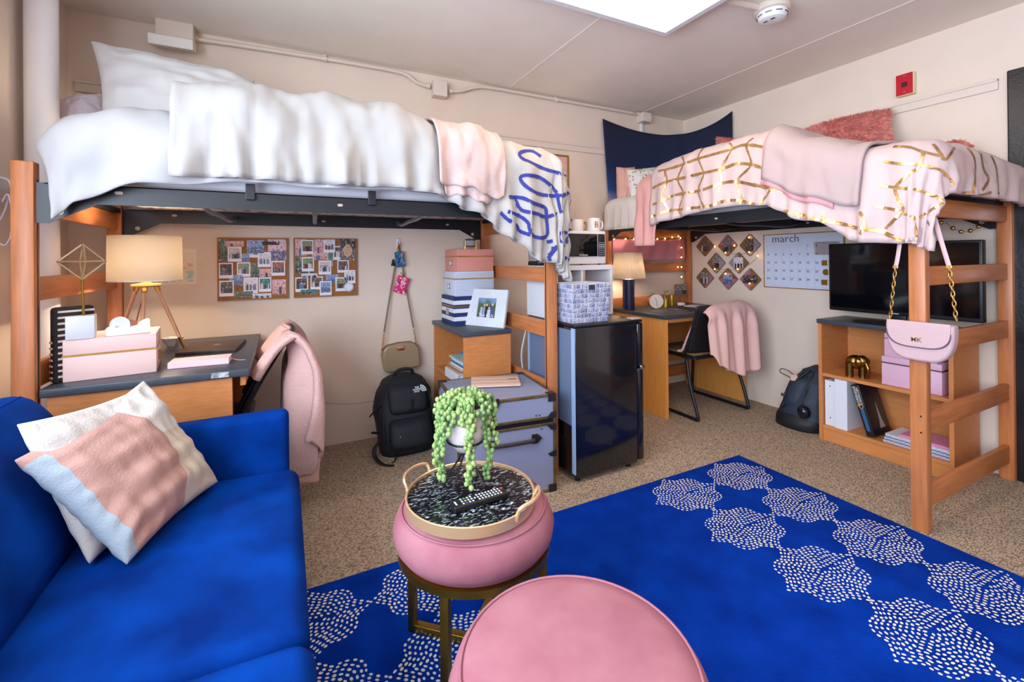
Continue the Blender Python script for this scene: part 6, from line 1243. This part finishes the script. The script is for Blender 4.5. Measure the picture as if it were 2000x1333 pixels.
# wall-side white shelf and cables at the window wall
q = py(8, 368, 2.43); t = thing('wall_shelf', 'small white ledge on the window wall beside the bed post', 'shelf', (LW+.05, 2.38, q.z-.03)); MB().rbox(LW+.0005, LW+.085, 2.2, 2.47, q.z-.03, q.z+.03, .004).build('ledge', WHITE, t, smooth=40)
CAB = M('white_cable', (226, 220, 236), .4)
for i, pl in enumerate((((0, 347), (12, 350), (20, 360), (26, 400), (24, 450), (12, 478), (0, 476)), ((4, 395), (16, 380), (24, 420), (22, 455), (18, 470)), ((0, 430), (10, 410), (19, 385), (25, 430), (20, 460)))):
    MB().tube(crv([py(x, y, 2.28+.02*i) for x, y in pl], 6), .0028, 6).build('charging_cable', CAB, smooth=True, label=('white charging cable in the widest loop beside the bed post', 'short white cable strand between the looped cables', 'white cable folded in a narrow loop at the bed post')[i], cat='cable', group='white cables at the bed post')
# ================================================================ rug
RX0, RX1, RY0, RY1 = -.17, 2.41, -1.6, 1.785
RUG = M('cobalt_rug', (6, 60, 172), .9, rgb2=(3, 44, 140), vscale=7, sheen=.05, spec=.04, bump=.25, bscale=180, detail=6)
rug = thing('rug', 'cobalt blue rug with borders of white dotted medallions', 'rug', ((RX0+RX1)/2, (RY0+RY1)/2, 0))
MB().rbox(RX0, RX1, RY0, RY1, .0005, .013, .005, 2).build('pile', RUG, rug, smooth=40)
mb = MB(); rnd = random.Random(5); AX, AY = .2, .1575
def rho(th):
    t_ = abs((math.degrees(th) % 90)-45)/45; return .77+.12*math.cos(PI*t_) if t_ < .5 else .77+.23*((t_-.5)/.5)**1.7
for X in (2.185, 1.785, .46, .06):
    for k in range(9):
        Yc_ = 1.612-.315*k
        for ring in range(10):
            sc_ = 1-.102*ring
            if sc_ < .08: continue
            pts = []; n_ = 240
            for i in range(n_+1): th = 2*PI*i/n_; r_ = rho(th)*(1-.35*(1-sc_))+.0; r_ = (rho(th)*sc_+(.88*sc_)*(1-sc_))/(1+(1-sc_)); pts.append((X+AX*r_*math.cos(th), Yc_+AY*r_*math.sin(th), th))
            acc = 0; step = .0185
            for i in range(n_):
                x0, y0, t0 = pts[i]; x1, y1, _ = pts[i+1]; L_ = math.hypot(x1-x0, y1-y0); acc += L_
                if acc >= step:
                    acc = 0; cx_, cy_ = x0+rnd.uniform(-.001, .001), y0+rnd.uniform(-.001, .001)
                    if not (RX0+.008 < cx_ < RX1-.008 and cy_ < RY1-.008): continue
                    an = math.atan2(y1-y0, x1-x0); a_, b_ = .0062*rnd.uniform(.85, 1.15), .0042*rnd.uniform(.85, 1.15); ca, sa = math.cos(an), math.sin(an)
                    mb.add([(cx_+a_*math.cos(j*PI/4)*ca-b_*math.sin(j*PI/4)*sa, cy_+a_*math.cos(j*PI/4)*sa+b_*math.sin(j*PI/4)*ca, .0142) for j in range(8)], [tuple(range(8))])
mb.build('dotted_medallions', M('ivory_tuft', (232, 226, 214), .9), rug, kind='stuff')

# ================================================================ sofa
VB = M('blue_velvet', (0, 62, 154), .8, rgb2=(0, 36, 106), vscale=5, sheen=.12, spec=.06, detail=4, bump=.05, bscale=30)
sofa = thing('sofa', 'bright blue velvet sofa along the window wall', 'sofa', (-.45, .85, 0))
SY1_, SZT = 1.90, .42
def cushion(nm, x0, x1, y0, y1, z0, z1, r, puff=.02):
    n1, n2 = 30, 40; mb = MB(); b = bmesh.new(); bmesh.ops.create_cube(b, size=1)
    for v in b.verts: v.co = V(((x0+x1)/2+v.co.x*(x1-x0), (y0+y1)/2+v.co.y*(y1-y0), (z0+z1)/2+v.co.z*(z1-z0)))
    bmesh.ops.bevel(b, geom=list(b.edges), offset=r, segments=4, profile=.6, affect='EDGES')
    mb.bm(b); return mb.build(nm, VB, sofa, smooth=True)
MB().rbox(-.9, .02, -.3, 1.98, .08, .24, .02).build('base_frame', VB, sofa, smooth=40)
def seatc(nm, y0, y1, x1):
    mb = MB(); N1, N2 = 40, 60; x0 = -.56; prof = []
    # closed loft along y, rounded front edge
    rings = []
    for j in range(N2+1):
        y = y0+(y1-y0)*j/N2; e = min(y-y0, y1-y); k = 1-(1-min(1, e/.04))**2; k = math.sqrt(max(0, k)); ring = []
        zt = SZT-.03+.03*k; zb = .235; r = .045
        ring.append(V((x0, y, zb))); ring.append(V((x1-.02+.02*k, y, zb)))
        for a_ in [i*PI/2/6 for i in range(7)]: ring.append(V((x1-.025+.025*k-r+r*math.cos(a_), y, zt-r+r*math.sin(a_))))
        for i in range(1, 12): s_ = i/12; xx = x1-r-.0-(x1-r-x0)*s_; ring.append(V((xx, y, zt+.008*math.sin(PI*s_)*k+.002*nz(xx*6, y*6))))
        ring.append(V((x0, y, zt)))
        rings.append(ring)
    mb.loft(rings); return mb.build(nm, VB, sofa, smooth=60)
seatc('seat_cushion', 1.042, 1.90, .045); seatc('seat_cushion', .18, 1.036, .052); seatc('seat_cushion', -.3, .174, .05)
MB().rbox(-.72, .012, 1.905, 1.985, .1, .625, .028, 4).build('armrest', VB, sofa, smooth=True)
def backc(nm, y0, y1):
    rings = []
    for j in range(31):
        y = y0+(y1-y0)*j/30; e = min(y-y0, y1-y); k = math.sqrt(max(0, 1-(1-min(1, e/.035))**2)); ring = []
        base = [(-.50, .40), (-.505, .46), (-.56, .60), (-.635, .73), (-.665, .775), (-.70, .802), (-.745, .805), (-.79, .785), (-.82, .73), (-.82, .5), (-.80, .40)]
        cx_, cz_ = -.66, .56
        for x, z in base: ring.append(V((cx_+(x-cx_)*(.93+.07*k)+.004*nz(y*7, z*7), y, cz_+(z-cz_)*(.95+.05*k))))
        rings.append(ring)
    return MB().loft(rings).build(nm, VB, sofa, smooth=True, sub=1)
backc('back_cushion', 1.05, 1.895); backc('back_cushion', .18, 1.04)
MB().rbox(-.93, -.83, -.3, 1.98, .1, .70, .03, 3).build('back_frame', VB, sofa, smooth=True)
MB().tube([(-.69-.0, y/100, .806) for y in range(110, 188, 6)], .003, 6).build('piping', VB, sofa)
for x in (-.86, -.02):
    for y in (-.22, 1.92): MB().cyl((x, y, .0135 if x > -.2 and y < 1.78 else 0), (x, y, .09), .014, .022, n=12).build('leg', GOLD, sofa, smooth=40)
# pillows on sofa
Bc, Rc = pz(247, 1108, SZT+.02), pz(428, 942, SZT+.025)
def solve(B, R, lx_, ly_, side):
    d = ray(lx_, ly_); best = None
    for i in range(400):
        s_ = .9+i*.004; L = CAM+d*s_; e = abs((L-B).length-side)+abs((L-B).dot((R-B).normalized()))
        if best is None or e < best[0]: best = (e, L)
    return best[1]
Lc = solve(Bc, Rc, 22, 900, (Rc-Bc).length); Tc = solve(Rc, Bc, 281, 741, (Rc-Bc).length)
n_ = ((Rc-Bc).cross(Lc-Bc)).normalized(); n_ = n_ if n_.dot(CAM-Bc) > 0 else -n_
CRM = M('cream_linen', (206, 192, 176), .9, bump=.2, bscale=160); BLS = M('blush_linen', (184, 142, 130), .9, bump=.2, bscale=160, var=.05, vscale=6); GYB = M('pale_blue_linen', (166, 176, 184), .9, bump=.2, bscale=160)
cs = (Bc, Rc, Tc, Lc)
o = pillow('throw_pillow', cs, .15, CRM, 'cream and blush linen throw pillow in front on the sofa', seed=21, wr=.015, n=44, sub=1)
# colour blocks sewn into the same cloth: assign by position on the cloth
me = o.data; og = ORG[o.name]; e1, e2 = (Rc-Bc), (Lc-Bc)
def pieced(name, cols):
    m = bpy.data.materials.new(name); m.use_nodes = True; nt = m.node_tree; N = nt.nodes; L = nt.links; b = N['Principled BSDF']; b.inputs['Roughness'].default_value = .9
    tc = N.new('ShaderNodeTexCoord'); ad = N.new('ShaderNodeVectorMath'); ad.operation = 'ADD'; ad.inputs[1].default_value = og-Bc; L.new(tc.outputs['Object'], ad.inputs[0])
    def dot(e):
        d = N.new('ShaderNodeVectorMath'); d.operation = 'DOT_PRODUCT'; d.inputs[1].default_value = e/e.length_squared; L.new(ad.outputs[0], d.inputs[0]); return d.outputs['Value']
    def ma(op, a, b_, c_=None):
        n = N.new('ShaderNodeMath'); n.operation = op
        for k, x in enumerate((a, b_, c_)):
            if x is None: continue
            if isinstance(x, (int, float)): n.inputs[k].default_value = x
            else: L.new(x, n.inputs[k])
        return n.outputs[0]
    u, v = dot(e1), dot(e2)
    bound = ma('MULTIPLY_ADD', ma('SINE', ma('MULTIPLY', v, 3.0), 0), .13, .51)
    def mix(f, a, b_):
        n = N.new('ShaderNodeMix'); n.data_type = 'RGBA'; L.new(f, n.inputs[0])
        for k, x in ((6, a), (7, b_)):
            if isinstance(x, tuple): n.inputs[k].default_value = lin(x)
            else: L.new(x, n.inputs[k])
        return n.outputs[2]
    c = mix(ma('GREATER_THAN', v, .6), cols[0], cols[1]); c = mix(ma('LESS_THAN', u, bound), c, cols[2]); c = mix(ma('MULTIPLY', ma('LESS_THAN', u, .09), ma('LESS_THAN', v, .92)), c, cols[3]); L.new(c, b.inputs['Base Color'])
    nn = N.new('ShaderNodeTexNoise'); nn.inputs['Scale'].default_value = 160; L.new(tc.outputs['Object'], nn.inputs['Vector']); bp = N.new('ShaderNodeBump'); bp.inputs['Strength'].default_value = .2; bp.inputs['Distance'].default_value = .01; L.new(nn.outputs['Fac'], bp.inputs['Height']); L.new(bp.outputs[0], b.inputs['Normal'])
    return m
me.materials.clear(); me.materials.append(pieced('pieced_linen', ((206, 190, 170), (212, 206, 200), (184, 142, 130), (160, 172, 182))))
off2 = -n_*.10
Bc2, Rc2 = Bc+off2+V((-.02, .03, .06)), Rc+off2+V((-.04, 0, .05)); Lc2 = solve(Bc2, Rc2, 26, 828, .43); Tc2 = solve(Rc2, Bc2, 285, 752, .43)
pillow('throw_pillow', (Bc2, Rc2, Tc2, Lc2), .13, M('ivory_linen', (208, 200, 194), .9, bump=.2, bscale=160), 'plain ivory throw pillow behind the blush pillow', seed=25, wr=.008, n=34)

# ================================================================ stools
VP = M('pink_velvet', (174, 116, 125), .8, rgb2=(154, 92, 104), vscale=7, sheen=.25, spec=.15, detail=5, bump=.04, bscale=40)
def stool(label, cx, cy, rz):
    t = thing('velvet_stool', label, 'stool', (cx, cy, 0), 'pink velvet stools'); o = V((cx, cy, 0)); R_ = .235
    MB().lathe([(.2, .345), (R_-.012, .352), (R_+.004, .375), (R_+.008, .405), (R_-.004, .438), (R_-.022, .455), (R_-.05, .463), (.1, .469), (.001, .470)], o, 64).build('seat_cushion', VP, t, smooth=True)
    MB().tube([(cx+(R_-.018)*math.cos(k*PI/32), cy+(R_-.018)*math.sin(k*PI/32), .4555) for k in range(64)], .003, 6, closed=True).build('piping', VP, t, smooth=True)
    MB().lathe([(.195, .325), (R_-.006, .325), (R_-.006, .345), (.195, .345)], o, 64).build('seat_ring', BRASS, t, smooth=40)
    r = .213; w_ = .014
    for k in range(4):
        a_ = rz+k*PI/2; m_ = MB().at((cx+r*math.cos(a_), cy+r*math.sin(a_), 0), rz=a_); m_.rbox(-.012, .012, -.012, .012, .0145, .326, .002); m_.build('leg', BRASS, t, smooth=40)
    for k in range(2):
        a_ = rz+k*PI/2; m_ = MB().at((cx, cy, 0), rz=a_); z_ = .0145 if k == 0 else .0395; m_.rbox(-r, r, -.012, .012, z_, z_+.024, .002); m_.build('cross_bar', BRASS, t, smooth=40)
    return t
stool('pink velvet stool carrying the marble tray', .515, 1.285, math.radians(137))
stool('empty pink velvet stool standing on the rug', .48, .69, math.radians(120))
# tray
tx, ty, tz = .497, 1.268, .4705; t = thing('serving_tray', 'round black marble tray with gold rim and handles', 'tray', (tx, ty, tz))
MARB = bpy.data.materials.new('black_marble'); MARB.use_nodes = True; nt = MARB.node_tree; b = nt.nodes['Principled BSDF']; b.inputs['Roughness'].default_value = .15
tc = nt.nodes.new('ShaderNodeTexCoord'); mp = nt.nodes.new('ShaderNodeMapping'); mp.inputs['Scale'].default_value = (1, 2.6, 1); mp.inputs['Rotation'].default_value = (0, 0, .5); n1 = nt.nodes.new('ShaderNodeTexNoise'); n1.inputs['Scale'].default_value = 46; n1.inputs['Detail'].default_value = 6; n1.inputs['Distortion'].default_value = 1.2; rp = nt.nodes.new('ShaderNodeValToRGB'); e = rp.color_ramp.elements
e[0].position = .55; e[0].color = lin((12, 16, 24)); e[1].position = .7; e[1].color = lin((206, 214, 220)); nt.links.new(tc.outputs['Object'], mp.inputs[0]); nt.links.new(mp.outputs[0], n1.inputs['Vector']); nt.links.new(n1.outputs['Fac'], rp.inputs[0]); nt.links.new(rp.outputs[0], b.inputs['Base Color'])
MB().lathe([(.186, .004), (.186, .022)], (tx, ty, tz), 64).build('marble_top', MARB, t, smooth=40)
RG = M('polished_rose_gold', (240, 196, 150), .33, .6)
MB().lathe([(.184, .0005), (.192, .0005), (.193, .03), (.190, .032), (.187, .03), (.187, .004)], (tx, ty, tz), 64, caps=False).build('rim', RG, t, smooth=40)
for a_ in (math.radians(-52), math.radians(132)):
    P = []
    for s_, r_, z_ in ((-.34, .192, .012), (-.335, .196, .035), (-.30, .205, .052), (-.15, .214, .056), (0, .216, .056), (.15, .214, .056), (.30, .205, .052), (.335, .196, .035), (.34, .192, .012)): P.append((tx+r_*math.cos(a_+s_), ty+r_*math.sin(a_+s_), tz+z_))
    MB().tube(crv(P, 5), .006, 10, flat=.7).build('handle', RG, t, smooth=True)
# planter with string of pearls
TT = tz+.0225; pc = V((.507, 1.335, 0)); t = thing('potted_plant', 'string-of-pearls plant in a white pot on black stand', 'plant', (pc.x, pc.y, TT))
dpt = (pc-V((0, 0, 0))).length; pzb, pzt = py(905, 884, pc.y).z, py(905, 792, pc.y).z; rp_ = .066
MB().lathe([(.004, pzb), (.03, pzb+.008), (.052, pzb+.035), (rp_, pzb+.075), (rp_, pzt), (rp_-.005, pzt), (rp_-.005, pzt-.02), (.001, pzt-.02)], (pc.x, pc.y, 0), 40).build('pot', M('matte_white_pot', (228, 214, 214), .6), t, smooth=50)
MB().lathe([(.06, pzt-.019), (.03, pzt-.012), (.001, pzt-.01)], (pc.x, pc.y, 0), 24).build('soil', M('soil', (60, 44, 34), .95), t)
PKB = M('blush_band', (220, 190, 180), .6)
zr = pzb+.04
MB().tube([(pc.x+.058*math.cos(k*PI/16), pc.y+.058*math.sin(k*PI/16), zr) for k in range(32)], .003, 6, closed=True).build('stand_ring', BLACKM, t, smooth=True)
for k in range(4): a_ = k*PI/2+.6; MB().tube([(pc.x+.058*math.cos(a_), pc.y+.058*math.sin(a_), zr), (pc.x-.012*math.cos(a_), pc.y-.012*math.sin(a_), pzb-.006), (pc.x-.07*math.cos(a_), pc.y-.07*math.sin(a_), TT+.003)], .003, 6).build('stand_leg', BLACKM, t, smooth=40)
PRL = M('pearl_green', (142, 166, 100), .45, rgb2=(100, 138, 80), vscale=40); PRL2 = M('pearl_light', (168, 188, 112), .45, rgb2=(132, 164, 92), vscale=40); STM = M('vine_green', (110, 150, 80), .6)
rnd = random.Random(8)
def strand(a_, L_, r0):
    st = MB(); bd = MB(); P = []; n_ = max(6, int(L_/.012)+8)
    p = V((pc.x+r0*math.cos(a_), pc.y+r0*math.sin(a_), pzt-.005)); P.append(p.copy()); P.append(V((pc.x+(rp_*.6)*math.cos(a_), pc.y+(rp_*.6)*math.sin(a_), pzt+.022+rnd.uniform(0, .02))))
    rr = rp_+.012+rnd.uniform(0, .014); P.append(V((pc.x+rr*math.cos(a_), pc.y+rr*math.sin(a_), pzt+.006))); z = pzt
    k = 0
    while pzt-z < L_ and z-.03 > TT+.012: z -= .03; k += 1; P.append(V((pc.x+(rr+.006*math.sin(k+a_*3))*math.cos(a_+.05*math.sin(k*1.7)), pc.y+(rr+.006*math.sin(k+a_*3))*math.sin(a_+.05*math.sin(k*1.7)), max(z, TT+.01))))
    C_ = crv(P, 4); st.tube(C_, .0012, 5); st.build('vine', STM, t, smooth=True); d = 0
    for i in range(1, len(C_)):
        for j in range(1):
            th = rnd.uniform(0, 2*PI); q = C_[i]*(1-j*.5)+C_[i-1]*(j*.5)+V((.0085*math.cos(th), .0085*math.sin(th), rnd.uniform(-.004, .004))); s_ = rnd.uniform(.0062, .0085); bd.sphere(q, s_, 7, 5, (1, 1, 1.12))
    bd.build('pearl_leaves', rnd.choice((PRL, PRL, PRL2)), t, smooth=True, kind='stuff')
ca = math.atan2(-pc.y, -pc.x)
for da, L_ in ((-1.15, .30), (-.95, .27), (-1.3, .22), (-.75, .12), (-1.5, .16), (-.5, .04), (.12, .20), (.2, .23), (-.15, .03), (.35, .03), (.9, .20), (1.05, .24), (1.25, .12), (1.5, .08), (2.0, .1), (2.6, .12), (3.1, .1), (-2.0, .14), (-2.5, .08), (.65, .03), (-.35, .03)): strand(ca+da, L_, .02)
for k in range(14): strand(rnd.uniform(0, 2*PI), .002, rnd.uniform(0, .03))
# remote
a, b = pz(884, 993, TT+.01), pz(988, 962, TT+.01); u = V((b.x-a.x, b.y-a.y, 0)); L_ = u.length; t = thing('remote_control', 'black television remote lying on the marble tray', 'remote', ((a.x+b.x)/2, (a.y+b.y)/2, TT))
RM = Matrix.Translation(V(((a.x+b.x)/2, (a.y+b.y)/2+.004, TT+.0005))) @ Matrix.Rotation(math.atan2(u.y, u.x), 4, 'Z')
def rmt(): m_ = MB(); m_.M = RM.copy(); return m_
hw_ = .021; rmt().rbox(-L_/2, L_/2, -hw_, hw_, 0, .017, .004).build('body', M('remote_black', (20, 20, 23), .35), t, smooth=40)
for i in range(13):
    for j in range(3):
        x, y = -L_/2+.03+i*(L_-.045)/12.5, -.012+.012*j
        col = None
        if i == 1: col = [(60, 90, 220), (230, 170, 50), (40, 170, 110)][j]
        if i in (4,) and j != 1: continue
        rmt().rbox(x-.0026, x+.0026, y-.0032, y+.0032, .0168, .0186, .0008, 1).build('button', M('btn%s' % (col,), col, .5) if col else M('button_white', (214, 216, 222), .5), t)
rmt().rbox(L_/2-.013, L_/2-.006, .006, .014, .0168, .019, .001).build('power_button', M('button_red', (220, 60, 60), .5), t); rmt().box(-L_/2+.008, -L_/2+.013, -.01, .01, .0168, .0174).build('brand_mark', M('brand_silver', (200, 200, 200), .4), t)
